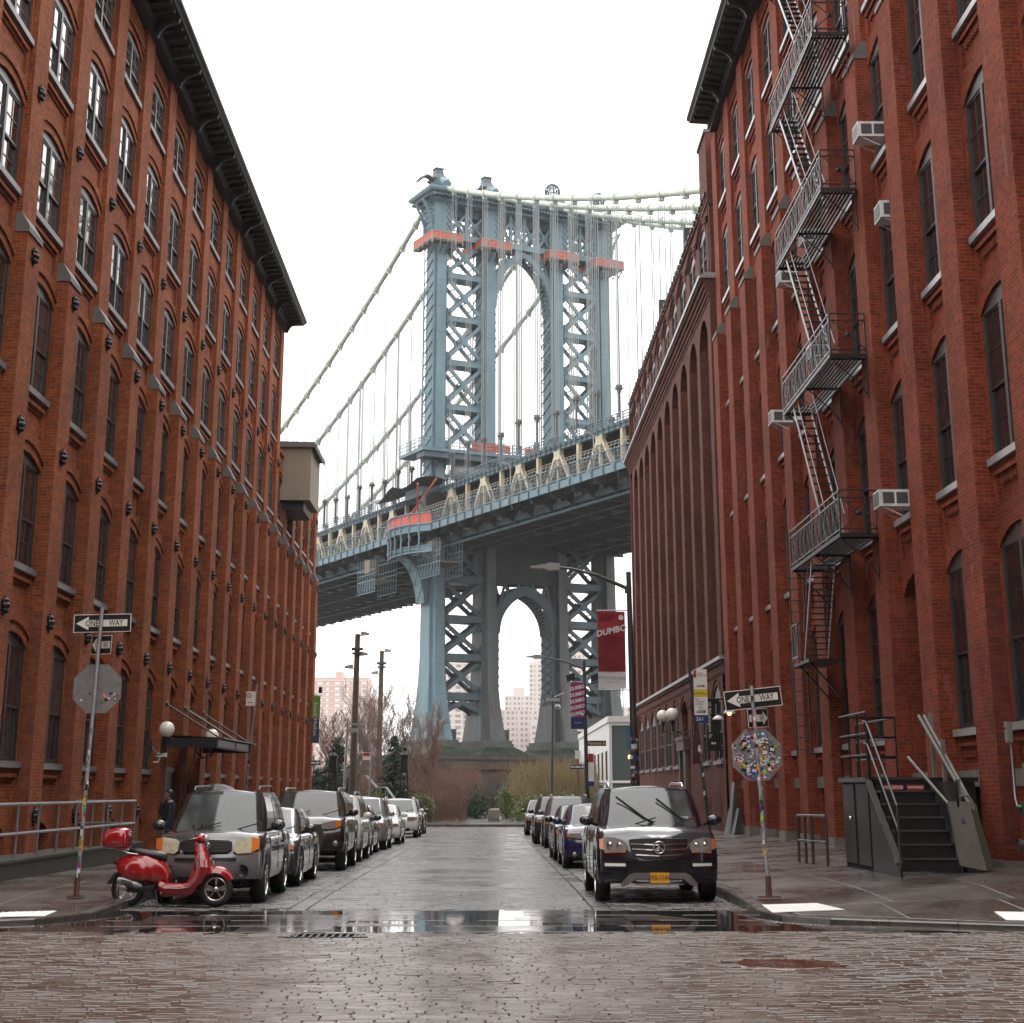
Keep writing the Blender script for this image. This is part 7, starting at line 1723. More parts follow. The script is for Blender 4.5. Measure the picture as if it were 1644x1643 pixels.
mb.lathe([(0, .60), (.18, .585), (.36, .53), (.52, .44), (.60, .36)], (-7.0, 43.6, 1.28), 8, smooth=False); part('canopy', mb, mat('black_umbrella_cloth', (.016, .015, .018), .5), t)
mb = MB(); mb.tube([(-7.0, 43.6, 1.95), (-7.05, 43.58, 1.15)], .008, 6); part('shaft', mb, STEELD, t)

# ------------------------------------------------------------ street lamps with banners
def street_lamp(label, X, Y, ht, dx, rise, r0=.10, tag2=None):
    t = thing('street_lamp', label, 'street lamp', (X, Y, gz(Y)+.15)); z0_ = gz(Y)+.15
    mb = MB(); mb.tube([(X, Y, z0_), (X-.04, Y, z0_+3.2), (X-.10, Y, ht)], [r0*1.35, r0, r0*.72], 12); mb.lathe([(r0*1.8, 0), (r0*1.8, .5), (r0*1.3, .75)], (X, Y, z0_), 8); mb.lathe([(r0*.8, 0), (r0*.8, .06), (0, .10)], (X-.10, Y, ht), 10); mb.box(X-.22, X-.02, Y-.05, Y+.05, ht-.55, ht-.35); part('pole', mb, STEELD, t)
    xa = X-.12; pts = [(xa, Y, ht-.42), (xa+dx*.35, Y, ht-.42+rise*.62), (xa+dx*.65, Y, ht-.42+rise*.93), (xa+dx*.80, Y, ht-.42+rise)]; mb = MB(); mb.tube(pts, [.06, .05, .04, .035], 8); part('arm', mb, STEELD, t)
    zl = ht-.42+rise; xl = xa+dx*.80; mb = MB(); mb.prism([(0, -.09), (-.35, -.09), (-.46, -.04), (-.85, -.02), (-.86, .02), (-.45, .08), (-.30, .13), (0, .10)], lambda x, z, y: (xl+x, Y+y, zl+z), -.15, .15); part('lamp_head', mb, mat('pale_lamp_head', (.42, .42, .41), .35) if 'pale_lamp_head' not in MATS else MATS['pale_lamp_head'], t)
    return t
la = street_lamp('near street lamp arching over the street with the red banner', 4.15, 48, 7.8, -2.5, .62)
stickers_on_pole(la, (4.15, 48, 0), (4.10, 48, 3.2), .135, 26, 31, .5, .98)
RED = mat('red_banner_cloth', (.42, .018, .03), .6); REDD = mat('dark_red_print', (.22, .012, .02), .6); MAG = mat('magenta_banner_cloth', (.36, .012, .16), .6); NVY = mat('navy_banner_cloth', (.012, .025, .12), .6); BW = mat('banner_white', (.55, .54, .53), .6)
t = thing('lamp_banner', 'red DUMBO banner with white foot on the near street lamp', 'banner', (3.55, 47.9, 5.6)); yb = 47.97
X0_, X1_, Z0_, Z1_ = 3.12, 3.92, 4.52, 6.72; cut = Z0_+.48
mb = MB(); mb.grid(lambda a, b: (X0_+(X1_-X0_)*a, yb+.02*math.sin(a*5+b*3), cut+(Z1_-cut)*b), 8, 10); mb.grid(lambda a, b: (X0_+(X1_-X0_)*a, yb+.012+.02*math.sin(a*5+b*3), cut+(Z1_-cut)*b), 8, 10); part('red_cloth', mb, RED, t)
mb = MB(); mb.grid(lambda a, b: (X0_+(X1_-X0_)*a, yb+.02*math.sin(a*5), Z0_+(cut-Z0_)*b), 8, 3); mb.grid(lambda a, b: (X0_+(X1_-X0_)*a, yb+.012+.02*math.sin(a*5), Z0_+(cut-Z0_)*b), 8, 3); part('white_foot', mb, BW, t)
mb = MB()
for k in range(12):
    f = .06+k*.03; w, h = .37-k*.03, .50-k*.034; cx, cz = 3.52, 5.52
    if w < .03: break
    for (a, b, c, d) in ((cx-w, cx+w, cz-h, cz-h+.011), (cx-w, cx+w, cz+h-.011, cz+h), (cx-w, cx-w+.011, cz-h+.012, cz+h-.012), (cx+w-.011, cx+w, cz-h+.012, cz+h-.012)): mb.box(a, b, yb-.034, yb-.030, c, d)
part('printed_lines', mb, REDD, t); ccx = MB()
for k in range(6):
    z = 6.66-k*.04; ccx.box(3.16, 3.70-k*.05, yb-.034, yb-.030, z-.011, z)
part('printed_lines', ccx, REDD, t)
part('lettering', text_mb('DUMBO', .245, lambda u, v, d: (3.52+u*.98, yb-.045-d, 6.16+v+u*.22), bold=.008), BW, t)
part('lettering', text_mb('FRONT&YORK', .125, lambda u, v, d: (3.52+u*.95, yb-.045-d, 4.82+v)), mat('grey_print', (.20, .22, .25), .6), t); part('lettering', text_mb('DUMBO NEW YORK', .045, lambda u, v, d: (3.52+u, yb-.045-d, 4.70+v)), MATS['grey_print'], t)
mb = MB(); mb.lathe([(0, -.04), (.075, -.04)], (3.80, yb, 6.54), 16, axis='y'); part('round_logo', mb, BW, t)
for z in (Z1_+.03, Z0_-.03): mb = MB(); mb.tube([(3.1, 48, z), (4.05, 48, z)], .018, 6); part('banner_arm', mb, STEEL, t)
lb = street_lamp('far street lamp at the corner with the magenta banner', 5.30, 92, 8.6, -2.95, .65, .11)
t = thing('lamp_banner', 'magenta DUMBO banner with navy foot on the far street lamp', 'banner', (4.9, 91.8, 6)); yb = 91.9
xa, xb, za, zb_ = 4.43, 5.18, 4.95, 7.45
mb = MB(); mb.box(xa, xb, yb, yb+.02, za+.62, zb_); part('magenta_cloth', mb, MAG, t); mb = MB(); mb.box(xa+.01, xb, yb, yb+.02, za, za+.618); part('navy_foot', mb, NVY, t)
mb = MB()
for k in range(5): merge(mb, text_mb('DUMBO', .27, lambda u, v, d, k=k: (4.81+u*.80, yb-.01-d, 7.15-k*.345+v+u*.18), bold=.010))
part('lettering', mb, BW, t); part('lettering', text_mb('THE BOND', .08, lambda u, v, d: (4.81+u, yb-.01-d, 5.28+v)), BW, t)
mb = MB(); mb.lathe([(0, -.02), (.07, -.02)], (5.07, yb, 5.73), 14, axis='y'); part('round_logo', mb, BW, t)
for z in (zb_+.03, za-.03): mb = MB(); mb.tube([(4.4, 92, z), (5.3, 92, z)], .02, 6); part('banner_arm', mb, STEEL, t)
t = thing('street_name_sign', 'brown street name sign reading Plymouth St on the far street lamp', 'street sign', (5.8, 91.9, 4.2)); mb = MB(); mb.box(5.33, 6.35, 91.88, 91.9, 4.05, 4.34); part('plate', mb, mat('brown_sign', (.16, .04, .025), .4), t); part('lettering', text_mb('Plymouth St', .21, lambda u, v, d: (5.84+u*.9, 91.875-d, 4.195+v)), SIGNW, t)
t = thing('parking_sign', 'red, white and blue regulation sign low on the far street lamp', 'traffic sign', (5.5, 91.8, 3)); 
for nm, a, b, m_ in (('red_panel', 3.2, 3.65, MATS['sticker_red']), ('white_panel', 2.2, 3.19, SIGNW), ('blue_panel', 1.95, 2.19, MATS['sign_blue'])): mb = MB(); mb.box(5.36, 5.66, 91.88, 91.9, a, b); part(nm, mb, m_, t)
for x, lb_ in ((4.35, 'left black floodlight beside the magenta banner'), (5.72, 'right black floodlight beside the magenta banner')):
    t = thing('floodlight', lb_, 'floodlight', (x, 92.2, 7.5), 'floodlights on the far lamp'); mb = MB(); mb.prism([(-.25, -.12), (.25, .02), (.15, .35), (-.32, .22)], lambda a, z, y: (x+.15+a, 92.2+y, 7.6+z), -.2, .2); mb.tube([(x+.3, 92.2, 7.5), (5.28, 92.1, 7.3)], .03, 6); part('housing', mb, BLACKM, t)
# one way sign beyond, on its own post
def small_sign(label, X, Y, z, right, post_top, w=.9):
    t = thing('sign_post', label+', its post', 'post', (X, Y, gz(Y))); mb = MB(); mb.tube([(X, Y, gz(Y)), (X, Y, post_top)], .03, 8); part('pole', mb, STEELD, t); o = oneway(label, (X, Y-.05, z), w, .3, 0, 'x', right=right)
small_sign('one way sign pointing right in front of the tan willow shrubs', 5.45, 104, 3.12, True, 4.1, 1.0)
t = thing('small_sign', 'small white square sign above the far one way sign', 'traffic sign', (5.45, 103.9, 3.9)); mb = MB(); mb.box(5.25, 5.6, 103.88, 103.9, 3.6, 4.1); part('plate', mb, SIGNW, t)
small_sign('one way sign pointing right at the far corner of the left building', -10.15, 97.5, 3.25, True, 3.6, .85)
# green and grey vertical banner on the far corner of the left building
t = thing('wall_banner', 'green and grey vertical banner reading Snack Mellon at the end of the left building', 'banner', (-10.05, 97.3, 5.8)); mb = MB(); mb.box(-10.36, -9.83, 97.2, 97.23, 5.76, 7.0); part('green_cloth', mb, mat('green_banner_cloth', (.20, .32, .05), .6), t); mb = MB(); mb.box(-10.36, -9.85, 97.2, 97.23, 4.35, 5.755); part('grey_cloth', mb, mat('slate_banner_cloth', (.055, .075, .11), .6), t)
part('lettering', text_mb('Snack Mellon', .36, lambda u, v, d: (-10.1+v*.8, 97.19-d, 5.70-u)), BW, t)
mb = MB(); mb.tube([(-10.5, 97.25, 7.05), (-9.75, 97.25, 7.05)], .025, 6); mb.box(-9.95, -9.75, 97.15, 97.35, 7.15, 7.5); part('bracket', mb, IRON, t)
# ------------------------------------------------------------ far crossing: kerb, path, stones, lattice posts, bins
mb = MB(); mb.prism([(96.6, -.45), (96.6, -.36), (97.0, -.36), (97.0, -.45)], lambda y, z, x: (x, y, z), -30, 30)
mb = MB(); mb.add([(-40, 95.6, -.434), (40, 95.6, -.434), (40, 106, -.446), (-40, 106, -.446)], [(0,1,2,3)]); struct('plymouth_street', mb, [COB])
pk = obj('park_kerb', None); pk['kind'] = 'structure'
for i in range(20): x = -16+i*1.6; mb = MB(); mb.box(x+.01, x+1.59, 106, 106.3, -.45, -.30); part('kerb_stone', mb, KERB, pk, False)
mb = MB(); mb.box(-40, 40, 106.3, 112, -.45, -.32); struct('far_pavement', mb, [SIDEW])
mb = MB(); mb.add([(-3.4, 112, -.31), (4.2, 112, -.31), (2.2, 128, -.2), (1.8, 145, .0), (-1.2, 145, .0), (-2.6, 128, -.2)], [(0,1,2,5), (5,2,3,4)]); struct('park_path', mb, [JOINT])
mb = MB(); mb.grid(lambda a, b: (-70+140*a, 112+125*b, -.34+2.2*min(1, b*2.2)*min(1, (abs(-70+140*a)/14)**2)), 40, 20); struct('park_ground', mb, [SOIL])
GRAN = mat('granite_block', (.24, .22, .19), .6, noise=(2, 1), bump=(8, .8, .05))
for x, w, lb_ in ((-6.05, .98, 'squared granite boulder on the left of the park path'), (.3, .85, 'squared granite boulder on the right of the park path')):
    t = thing('granite_boulder', lb_, 'boulder', (x, 115.5, -.32)); mb = MB(); q_ = random.Random(int(w*100)); mb.lathe([(0, 0), (w*.62, 0), (w*.66, .3), (w*.62, .78), (w*.5, .86), (0, .88)], (x, 115.5, -.32), 4, smooth=False)
    mb.v = [((a-x)*.7071-(b-115.5)*.7071+x+q_.uniform(-.05, .05), (a-x)*.7071+(b-115.5)*.7071+115.5, c+q_.uniform(-.03, .03)) for a, b, c in mb.v]; part('stone', mb, GRAN, t)
def lattice_post(label, X, Y, ztop):
    t = thing('iron_bollard_post', label, 'iron post', (X, Y, -.3)); w = .19; mb = MB()
    for sx in (-1, 1):
        for sy in (-1, 1): mb.box(X+sx*w-.035, X+sx*w+.035, Y+sy*w-.035, Y+sy*w+.035, -.3, ztop-1.3)
    part('corner_angles', mb, BLACKM, t); z = -.2; mb = MB()
    while z < ztop-1.7:
        for (a, b) in (((-w, -w), (w, -w)), ((-w, w), (w, w)), ((-w, -w), (-w, w)), ((w, -w), (w, w))):
            mb.beam((X+a[0], Y+a[1], z), (X+b[0], Y+b[1], z+.35), .03); mb.beam((X+a[0], Y+a[1], z+.35), (X+b[0], Y+b[1], z), .03)
        z += .35
    part('lattice', mb, BLACKM, t); mb = MB(); mb.box(X-.24, X+.24, Y-.24, Y+.24, ztop-1.45, ztop-1.3); mb.box(X-.20, X+.20, Y-.20, Y+.20, ztop-1.3, ztop-.55); mb.box(X-.26, X+.26, Y-.26, Y+.26, ztop-.56, ztop-.45); part('post_head', mb, BLACKM, t)
    mb = MB(); mb.lathe([(.22, 0), (.16, .12), (.08, .18), (.06, .24), (.12, .32), (.11, .42), (0, .48)], (X, Y, ztop-.45), 12); part('finial', mb, BLACKM, t); return t
lattice_post('left black latticed iron post with ball finial at the park edge', -9.05, 98.0, 4.1); p_ = lattice_post('right black latticed iron post with ball finial and a yellow disc', -4.93, 98.0, 4.15)
mb = MB(); mb.lathe([(0, -.25), (.06, -.25)], (-4.82, 98.0, 1.75), 12, axis='y'); part('yellow_disc', mb, STK[2], p_)
for i, (x, c) in enumerate(((2.55, 0), (3.05, 0), (3.6, 0))):
    t = thing('waste_bin', ('left', 'middle', 'right')[i]+' one of the three grey waste bins with pale domed lids at the far corner', 'bin', (x, 107.2, -.32), 'waste bins at the far corner'); mb = MB(); mb.box(x-.22, x+.22, 107.0, 107.4, -.31, .62); part('bin_body', mb, mat('grey_bin', (.16, .18, .19), .5) if 'grey_bin' not in MATS else MATS['grey_bin'], t)
    mb = MB(); mb.ball((x, 107.2, .68), .20, 10, sz=.9); part('lid', mb, BW, t)
    mb = MB(); mb.box(x-.23, x+.23, 106.98, 107.42, .60, .66); part('rim', mb, STEELD, t)
# tall timber floodlight masts
def mast(label, X, Y, z, heads, r):
    t = thing('floodlight_mast', label, 'mast', (X, Y, -.4)); mb = MB(); mb.tube([(X-.1, Y, -.4), (X, Y, z)], [r*1.25, r*.8], 10); part('mast_pole', mb, mat('timber_mast', (.10, .075, .05), .7, noise=(3, .3)) if 'timber_mast' not in MATS else MATS['timber_mast'], t)
    for dx, dz in heads:
        mb = MB(); s_ = 1 if dx > 0 else -1; mb.tube([(X, Y, z-dz-.15), (X+dx*.5, Y, z-dz)], .03, 5); mb.prism([(0, -.05), (s_*.55, .0), (s_*.5, .12), (s_*.1, .22), (0, .18)][::s_], lambda a, c, y: (X+dx*.4+a, Y+y, z-dz+c), -.16, .16); part('floodlight', mb, STEEL, t)
    mb = MB(); mb.box(X-.35, X+.35, Y-.25, Y+.25, z-1.0, z-.85); mb.box(X-.3, X+.3, Y-.3, Y+.3, z-1.25, z-1.15); part('bracket_ring', mb, STEELD, t)
    mb = MB(); mb.tube([(X-.02, Y, z), (X-.02, Y, z+1.2)], .012, 4); part('lightning_rod', mb, STEELD, t)
mast('taller nearer timber floodlight mast left of the bridge tower', -8.35, 104.5, 11.2, ((.5, .05), (.35, 1.3), (-.6, 2.1)), .20)
mast('shorter farther timber floodlight mast between the taller mast and the bridge tower', -8.2, 126, 11.9, ((.5, .05), (-.6, 1.7)), .20)
t = thing('steel_pole', 'thin grey pole alongside the taller timber mast', 'pole', (-8.9, 103.5, -.4)); mb = MB(); mb.tube([(-8.9, 103.5, -.4), (-8.75, 103.5, 6.0)], .08, 8); mb.box(-9.1, -8.85, 103.3, 103.45, 1.4, 1.9); part('pole', mb, STEEL, t); mb = MB(); mb.box(-8.9, -7.6, 103.4, 103.5, 5.6, 5.68); mb.box(-8.8, -8.1, 103.35, 103.5, 5.15, 5.4); part('crossarm', mb, STEEL, t)
t = thing('sign_post', 'thin post with small red and white sign right of the timber mast', 'post', (-7.3, 103.2, -.4)); mb = MB(); mb.tube([(-7.35, 103.2, -.4), (-7.2, 103.2, 4.5)], .055, 8); part('pole', mb, STEEL, t); mb = MB(); mb.box(-7.75, -7.28, 103.1, 103.12, 3.4, 3.95); sp_ = part('sign_plate', mb, SIGNW, t); mb = MB(); mb.box(-7.72, -7.31, 103.08, 103.09, 3.42, 3.5); mb.box(-7.72, -7.31, 103.08, 103.09, 3.75, 3.92); part('red_bands', mb, MATS['sticker_red'], t)
t = thing('lamp_column', 'slim grey column lamp in front of the second bridge leg', 'lamp', (3.65, 110, -.3)); mb = MB(); mb.tube([(4.0, 110, -.3), (4.15, 110, 8.0)], .09, 8); part('pole', mb, STEELD, t); mb = MB(); mb.tube([(4.15, 110, 7.6), (4.9, 110, 7.9)], .03, 5); mb.box(3.7, 4.6, 109.8, 110.1, 7.35, 7.55); mb.ball((4.45, 110, 7.0), .2, 8); part('fittings', mb, STEEL, t)
t = thing('stair_handrail', 'pale metal stair handrail descending behind the left parked cars', 'handrail', (-6.5, 103, 0)); 
for dy in (0, 1.5): mb = MB(); mb.tube([(-7.6, 104+dy, 2.6), (-6.9, 103.5+dy, 1.9), (-6.3, 103.2+dy, 1.9), (-5.3, 102.5+dy, .6)], .03, 6); mb.tube([(-6.9, 103.5+dy, 1.9), (-6.9, 103.5+dy, .3)], .02, 5); mb.tube([(-6.3, 103.2+dy, 1.9), (-6.3, 103.2+dy, .3)], .02, 5); part('rail', mb, STEEL, t)
t = thing('park_fence', 'low black metal fence along the left edge of the park path', 'fence', (-4, 111, -.3)); mb = MB()
for zz in (.85, .0): mb.beam((-12, 110.5, zz), (-4.3, 110.5, zz), .05)
part('fence_rails', mb, BLACKM, t)
for i in range(26): x = -12+i*.305; mb = MB(); mb.beam((x, 110.5, -.3), (x, 110.5, .9), .03); part('fence_bar', mb, BLACKM, t)
t = thing('park_bench', 'grey slatted park bench beside the path behind the left boulder', 'bench', (-3.6, 119, -.2)); mb = MB(); 
for k in range(4): mb = MB(); mb.box(-4.6+k*.13, -4.5+k*.13, 118, 122, .15, .2); part('seat_slat', mb, STEELD, t)
for k in range(3): mb = MB(); mb.box(-4.72, -4.66, 118, 122, .35+k*.14, .45+k*.14); part('back_slat', mb, STEELD, t)
for y in (118.2, 120, 121.8): mb = MB(); mb.box(-4.7, -4.1, y, y+.08, -.25, .15); mb.box(-4.66, -4.6, y, y+.08, .15, .85); part('leg', mb, STEELD, t)
# ------------------------------------------------------------ white pavilion with glass front
wp = thing('pavilion', 'white building with a tall glass front and partly hidden PARK lettering at the far corner', 'building', (8, 112, 0))
WB = mat('white_brick_paint', (.55, .55, .53), .5, noise=(3, 1), nvar=.1)
k_ = 1.131
mb = MB(); mb.box(7.95, 8.06, 112, 150, -.4, 6.1); mb.box(8.3, 30, 118, 150, -.4, 6.0); part('wall', mb, WB, wp)
mb = MB(); mb.box(7.85, 30, 111.9, 150.1, 6.101, 6.5); part('roof_edge', mb, WB, wp)
for i in range(7):
    y = 114+i*4.2; mb = MB(); mb.box(7.93, 7.96, y, y+1.7, .9, 4.3); wn = part('window', mb, PANED, wp)
    for z in (.85, 2.3, 4.3): mb = MB(); mb.box(7.90, 7.93, y-.05, y+1.75, z, z+.1); part('sill', mb, WHITEP, wn)
CLG = mat('pavilion_glass', (.14, .19, .19), .08, ior=1.6)
for i in range(3):
    a = 8.08+i*1.62; mb = MB(); mb.box(a+.04, a+1.56, 112.1, 112.14, 2.35, 5.9); part('glass_pane', mb, CLG, wp); mb = MB(); mb.box(a+.04, a+1.56, 112.1, 112.14, -.3, 2.2); part('glass_pane', mb, CLG, wp)
    mb = MB(); mb.box(a-.04, a+.035, 112.0, 112.2, -.35, 6.0); part('mullion', mb, WHITEP, wp)
mb = MB(); mb.box(8.07, 13.0, 112.02, 112.18, 2.2, 2.35); mb.box(8.07, 13.0, 112.02, 112.18, 5.9, 6.1); mb.box(10.4, 10.48, 112.03, 112.17, -.3, 1.9); part('transom', mb, WHITEP, wp)
mb = MB(); mb.box(9.1, 13.0, 112.085, 112.098, 4.35, 5.85); part('blue_mural', mb, mat('blue_mural', (.03, .16, .26), .4, noise=(1.5, 1)), wp)
mb = MB(); mb.box(9.2, 9.95, 112.05, 112.095, 3.75, 3.98); mb.box(10.05, 12.4, 112.05, 112.095, 3.95, 4.12); part('lit_tube', mb, mat('lit_yellow_tube', (1, .85, .5), emit=((1, .72, .28), 3)), wp)
part('lettering', text_mb('PARK', .62, lambda u, v, d: (9.75+u, 112.04-d, 2.78+v), align='LEFT', bold=.012), WHITEP, wp)
mb = MB(); mb.tube([(9.0, 113, 6.5), (9.0, 113, 8.4)], .04, 6); mb.box(8.7, 8.85, 112.9, 113.1, 7.9, 8.5); part('roof_antenna', mb, STEEL, wp)

# ------------------------------------------------------------ planting
FOL = mat('evergreen_needles', (.055, .10, .055), .6, noise=(2, 1, (.03, .055, .032))); FOLY = mat('yellow_green_leaves', (.17, .22, .06), .6, noise=(2, 1)); TWR = mat('red_brown_twigs', (.24, .12, .085), .7, noise=(.7, 1, (.13, .07, .05))); TWO = mat('olive_tan_twigs', (.27, .20, .085), .7, noise=(.7, 1, (.16, .12, .05))); BARK = mat('grey_brown_bark', (.17, .125, .105), .7); BARKD = mat('dark_bark', (.05, .036, .03), .7)
def tri_sticks(sticks, nm, m_, r):
    V = []; F = []
    for p, q in sticks:
        d = Vector(q)-Vector(p); a = d.orthogonal().normalized(); b = d.cross(a).normalized(); k = len(V)
        for t_, rr_ in ((p, r), (q, r*.4)):
            for j in range(3): an = j*2.0944; V.append(tuple(Vector(t_)+(a*math.cos(an)+b*math.sin(an))*rr_))
        F += [(k, k+1, k+4, k+3), (k+1, k+2, k+5, k+4), (k+2, k, k+3, k+5)]
    me = bpy.data.meshes.new(nm); me.from_pydata(V, [], F); me.materials.append(m_); me.update(); return me
def bare_tree(label, x, y, h, seed, m_=BARK, spread=.32, base=-.2):
    q_ = random.Random(seed); t = thing('bare_tree', label, 'tree', (x, y, base), 'bare trees in the park'); st_ = []; tr_ = []
    def grow(p, d, l, lev):
        n = 3; c = p
        for i in range(n):
            d = (d+Vector((q_.uniform(-.12, .12), q_.uniform(-.12, .12), q_.uniform(0, .08)))).normalized(); e = c+d*(l/n)
            (tr_ if lev == 0 else st_).append((tuple(c), tuple(e))); c = e
            if lev < 4 and (lev > 0 or i >= 0):
                for _ in range(2 if lev < 3 else 2):
                    a = q_.uniform(0, 6.28); s_ = q_.uniform(spread*.8, spread*1.5); nd = (d+Vector((math.cos(a)*s_*1.6, math.sin(a)*s_*1.6, .25))).normalized()
                    grow(c, nd, l*q_.uniform(.42, .62), lev+1)
    grow(Vector((0, 0, h*.12)), Vector((0, 0, 1)), h*.62, 0)
    mb = MB(); mb.tube([(0, 0, 0), (0, 0, h*.12)]+[b for a, b in tr_], [h*.012*(1-.25*i) for i in range(2+len(tr_))], 6); part('trunk', mb, m_, t, False)
    obj('crown', tri_sticks(st_, 'crown', m_, .007+.0009*h), t); return t
bt = [(-10.6, 112, 5.2), (-9.6, 118, 6.4), (-8.8, 114, 5.4), (-7.4, 122, 6.8), (-6.4, 116, 5.2), (-5.6, 121, 6.9), (-4.8, 126, 6.2), (-7.9, 130, 6.8), (-11.5, 125, 6.4), (-3.9, 118, 5.0), (-9.9, 134, 7.4)]
plc = ['beside the left iron post', 'behind the left conifer', 'just left of the taller mast', 'between the two masts', 'right of the shorter mast', 'left of the near bridge leg', 'in front of the near bridge leg', 'behind the shorter mast', 'at the corner of the left building', 'above the brushy red shrubs', 'far behind the taller mast']
for i, (x, y, h) in enumerate(bt): bare_tree('leafless reddish tree '+plc[i], x, y, h, 40+i, BARK if i % 3 else TWR)
def brush(nm, m_, boxes, n, seed, hmin, hmax, r=.016, lean=.25):
    q_ = random.Random(seed); st_ = []
    for i in range(n):
        x0_, x1_, y0_, y1_ = q_.choice(boxes); x, y = q_.uniform(x0_, x1_), q_.uniform(y0_, y1_); h = q_.uniform(hmin, hmax)*(.75+.25*math.sin(x*1.3+y*.7)); p = (x, y, -.3); lx, ly = q_.gauss(0, lean), q_.gauss(0, lean*.6)
        m1 = (x+lx*.3*h*.5, y+ly*.3, -.3+h*.5); e = (x+lx*h*.5, y+ly*h*.5, -.3+h); st_ += [(p, m1), (m1, e)]
        for _ in range(3): f = q_.uniform(.35, .95); b = tuple(m1[k]+(e[k]-m1[k])*(f-.35) for k in range(3)); st_.append((b, (b[0]+q_.gauss(0, .28), b[1]+q_.gauss(0, .2), b[2]+q_.uniform(.15, .6))))
    o = obj(nm, tri_sticks(st_, nm, m_, r)); o['kind'] = 'stuff'; o['category'] = 'shrubs'; return o
tag(brush('red_twig_thicket', TWR, [(-12, -1.6, 113, 135), (-4, -1.0, 128, 150), (-14, -3, 120, 160)], 5200, 1, 2.6, 4.3), 'dense thicket of red brown twigs left of the park path', 'shrubs')
tag(brush('willow_thicket', TWO, [(3.2, 8.0, 118, 150), (1.8, 8.0, 128, 160), (6, 14, 150, 170)], 5200, 2, 3.4, 5.0), 'tall thicket of olive tan willow stems right of the park path', 'shrubs')
tag(brush('low_scrub', BARKD, [(-18, -1.5, 140, 185), (1.5, 20, 150, 190), (-2, 3, 150, 190)], 2600, 5, 2.2, 3.8, .02), 'dark bare scrub in front of the bridge pier', 'shrubs')
def leafcloud(pts, nm, m_, s, q_):
    V = []; F = []
    for p in pts:
        a = Vector((q_.gauss(0, 1), q_.gauss(0, 1), q_.gauss(0, 1))).normalized(); b = a.orthogonal().normalized(); c = a.cross(b); k = len(V); w = s*q_.uniform(.6, 1.3)
        V += [tuple(Vector(p)+b*w), tuple(Vector(p)+c*w*.35), tuple(Vector(p)-b*w), tuple(Vector(p)-c*w*.35)]; F.append((k, k+1, k+2, k+3))
    me = bpy.data.meshes.new(nm); me.from_pydata(V, [], F); me.materials.append(m_); me.update(); return me
def conifer(label, x, y, h, w, seed):
    q_ = random.Random(seed); t = thing('conifer', label, 'tree', (x, y, -.2), 'dark conifers'); mb = MB(); mb.tube([(0, 0, 0), (0, 0, h*.95)], [h*.02, .01], 6); part('trunk', mb, BARKD, t, False); P = []; S = []
    for i in range(170):
        f = q_.random()**.8; z = h*(.04+.94*f); L_ = w*(1-f)**.8*q_.uniform(.7, 1.15)+.08; a = q_.uniform(0, 6.28); S.append(((0, 0, z), (math.cos(a)*L_, math.sin(a)*L_, z-.12*L_)))
        for j in range(int(10+L_*32)): r_ = L_*q_.uniform(.2, 1.08); P.append((math.cos(a)*r_+q_.gauss(0, .10), math.sin(a)*r_+q_.gauss(0, .10), z-.12*r_+q_.gauss(0, .08)))
    obj('crown', leafcloud(P, 'crown', FOL, .10, q_), t); obj('branches', tri_sticks(S, 'branches', BARKD, .02), t)
conifer('dark green conifer behind the left iron post', -9.6, 106.8, 5.2, 2.1, 1); conifer('blue green conifer between the mast and the right iron post', -6.1, 107.5, 5.3, 1.6, 2)
conifer('small dark conifer at the corner of the left building', -10.9, 108, 3.2, 1.6, 3)
def bush(label, x, y, w, h, seed, m_, nm='evergreen_bush'):
    q_ = random.Random(seed); t = thing(nm, label, 'bush', (x, y, -.25)); P = []; S = []
    for i in range(46):
        a = q_.uniform(0, 6.28); el = q_.uniform(.15, 1.4); e = (math.cos(a)*math.cos(el)*w*q_.uniform(.6, 1), math.sin(a)*math.cos(el)*w*.7, math.sin(el)*h*q_.uniform(.7, 1.05)); S.append(((0, 0, 0), e))
        for j in range(60): f = q_.uniform(.45, 1.1); P.append((e[0]*f+q_.gauss(0, .13), e[1]*f+q_.gauss(0, .13), max(.02, e[2]*f+q_.gauss(0, .13))))
    obj('foliage', leafcloud(P, 'foliage', m_, .085, q_), t); obj('stems', tri_sticks(S, 'stems', BARKD, .015), t)
bush('bright yellow green bush right of the path behind the waste bins', 2.6, 112.6, 1.7, 1.7, 1, FOLY); bush('yellow green bush tucked behind the right parked cars', 4.6, 113.5, 1.6, 1.9, 2, FOLY); bush('mid green bush leaning over the right edge of the path', 1.2, 122, 1.2, 2.2, 3, FOLY)
bush('dark green bush left of the far path bend', -.9, 124, 1.5, 2.3, 4, FOL); bush('dark bush at the bend of the path', -2.5, 127, 1.2, 1.6, 5, FOL); bush('green bush between the mast and the right iron post, low', -7.2, 105.5, 1.4, 2.1, 6, FOLY); bush('green bush right of the right iron post', -4.4, 112.9, 1.0, 1.7, 7, FOLY); bush('olive bush under the left conifer', -8.4, 106, 1.3, 1.5, 8, FOL)
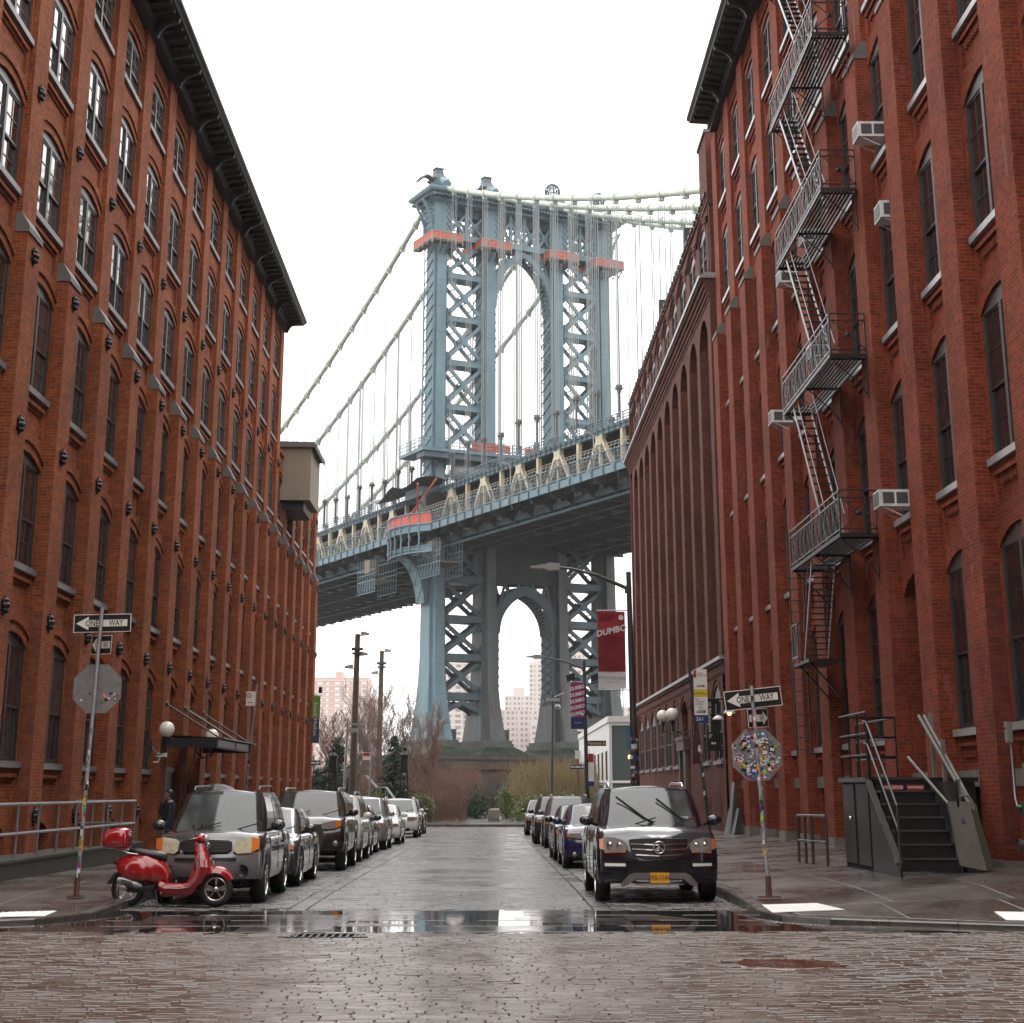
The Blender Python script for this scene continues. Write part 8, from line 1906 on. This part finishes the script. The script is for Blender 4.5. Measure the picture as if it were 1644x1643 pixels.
# ------------------------------------------------------------ far shore buildings
def tower_block(label, x, y, w, d, h, wallm, winm, band=None, nx=10, fl=2.95, base=-2, top=None, wins=True):
    t = thing('apartment_block', label, 'building', (x+w/2, y, base)); mb = MB(); mb.box(x, x+w, y, y+d, base, h); part('wall', mb, wallm, t)
    if band:
        z = base+2+fl; mb = MB()
        while z < h: mb.box(x-.15, x+w+.15, y-.2, y, z-.35, z); z += fl
        part('floor_bands', mb, band, t)
    if wins:
        nf = int((h-base-2)/fl); k = 0; wm = MB(); wm.box(0, w/nx*.55, -.12, 0, 0, fl*.5); me = wm.mesh('window', [winm]); ww = MB(); ww.box(0, w/nx*.28, -.12, 0, 0, fl*.5); me2 = ww.mesh('window', [winm])
        for j in range(nf-1, -1, -1):
            for i in range(nx):
                if k >= 290: break
                obj('window', me if i % 3 != 1 else me2, t, (x+w/nx*(i+.22)-(x+w/2), 0, base+2.6+j*fl-base)); k += 1
    if top: mb = MB(); mb.box(x+w*top[0], x+w*top[1], y+1, y+d-1, h+.01, h+top[2]); part('roof_plant', mb, wallm, t)
    return t
FB = mat('far_hazed_pink_brick', (.55, .36, .30), .8, noise=(.05, 1), nvar=.1); FW = mat('far_pale_window', (.62, .62, .62), .6); FBND = mat('far_pale_band', (.62, .58, .52), .8); FP = mat('far_hazed_mauve_wall', (.50, .43, .41), .8); FT = mat('far_hazed_tan_wall', (.52, .47, .44), .8)  # far colours paled: the distance haze is put into them
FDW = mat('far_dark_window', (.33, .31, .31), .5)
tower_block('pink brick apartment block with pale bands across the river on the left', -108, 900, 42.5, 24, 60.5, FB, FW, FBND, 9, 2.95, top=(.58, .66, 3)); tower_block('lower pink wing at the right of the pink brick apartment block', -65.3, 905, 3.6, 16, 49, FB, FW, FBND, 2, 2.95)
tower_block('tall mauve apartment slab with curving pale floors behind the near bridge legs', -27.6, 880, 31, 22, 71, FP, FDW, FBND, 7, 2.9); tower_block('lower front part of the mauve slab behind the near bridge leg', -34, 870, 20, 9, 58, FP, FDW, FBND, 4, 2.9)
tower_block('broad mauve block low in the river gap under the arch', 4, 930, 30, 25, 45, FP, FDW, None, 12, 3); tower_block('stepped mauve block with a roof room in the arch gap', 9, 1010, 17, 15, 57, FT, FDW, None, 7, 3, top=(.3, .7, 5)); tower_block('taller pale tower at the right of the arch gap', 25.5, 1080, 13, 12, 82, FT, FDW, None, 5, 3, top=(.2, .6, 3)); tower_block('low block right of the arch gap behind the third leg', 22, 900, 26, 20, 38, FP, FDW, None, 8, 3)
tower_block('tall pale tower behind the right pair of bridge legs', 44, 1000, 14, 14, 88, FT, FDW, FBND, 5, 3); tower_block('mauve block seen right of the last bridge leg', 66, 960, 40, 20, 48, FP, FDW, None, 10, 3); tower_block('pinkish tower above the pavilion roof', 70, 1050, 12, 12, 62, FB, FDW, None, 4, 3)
# ------------------------------------------------------------ rain and haze
q_ = random.Random(77); V = []; F = []
for i in range(1500):
    y = 9+q_.random()*60; x = q_.uniform(-.42, .42)*y*1.0; z = q_.uniform(-.1, .75)*y+1.2
    if z < gz(y)+.2: continue
    l = q_.uniform(.10, .22); w = .0006+.000012*y; k = len(V); V += [(x-w, y, z), (x+w, y, z), (x+w+l*.10, y, z+l), (x-w+l*.10, y, z+l)]; V += [(x, y-w, z), (x, y+w, z), (x+l*.10, y+w, z+l), (x+l*.10, y-w, z+l)]; F += [(k, k+1, k+2, k+3), (k+4, k+5, k+6, k+7)]
me = bpy.data.meshes.new('rain'); me.from_pydata(V, [], F); RM = mat('rain_streak', (.55, .56, .58), .3); RM.node_tree.nodes['Principled BSDF'].inputs['Alpha'].default_value = .16; me.materials.append(RM); o = obj('rain', me); o['kind'] = 'stuff'
mb = MB(); mb.box(-1300, 1300, -80, 1400, -6, 112)
hz = bpy.data.materials.new('haze_air'); hz.use_nodes = True; n = hz.node_tree; n.nodes.clear(); ou = n.nodes.new('ShaderNodeOutputMaterial'); pv_ = n.nodes.new('ShaderNodeVolumePrincipled')
pv_.inputs['Color'].default_value = (.97, .97, .98, 1); pv_.inputs['Density'].default_value = .00014; pv_.inputs['Anisotropy'].default_value = .2; n.links.new(pv_.outputs[0], ou.inputs['Volume'])
o = obj('haze', mb.mesh('haze', [hz])); o['kind'] = 'stuff'
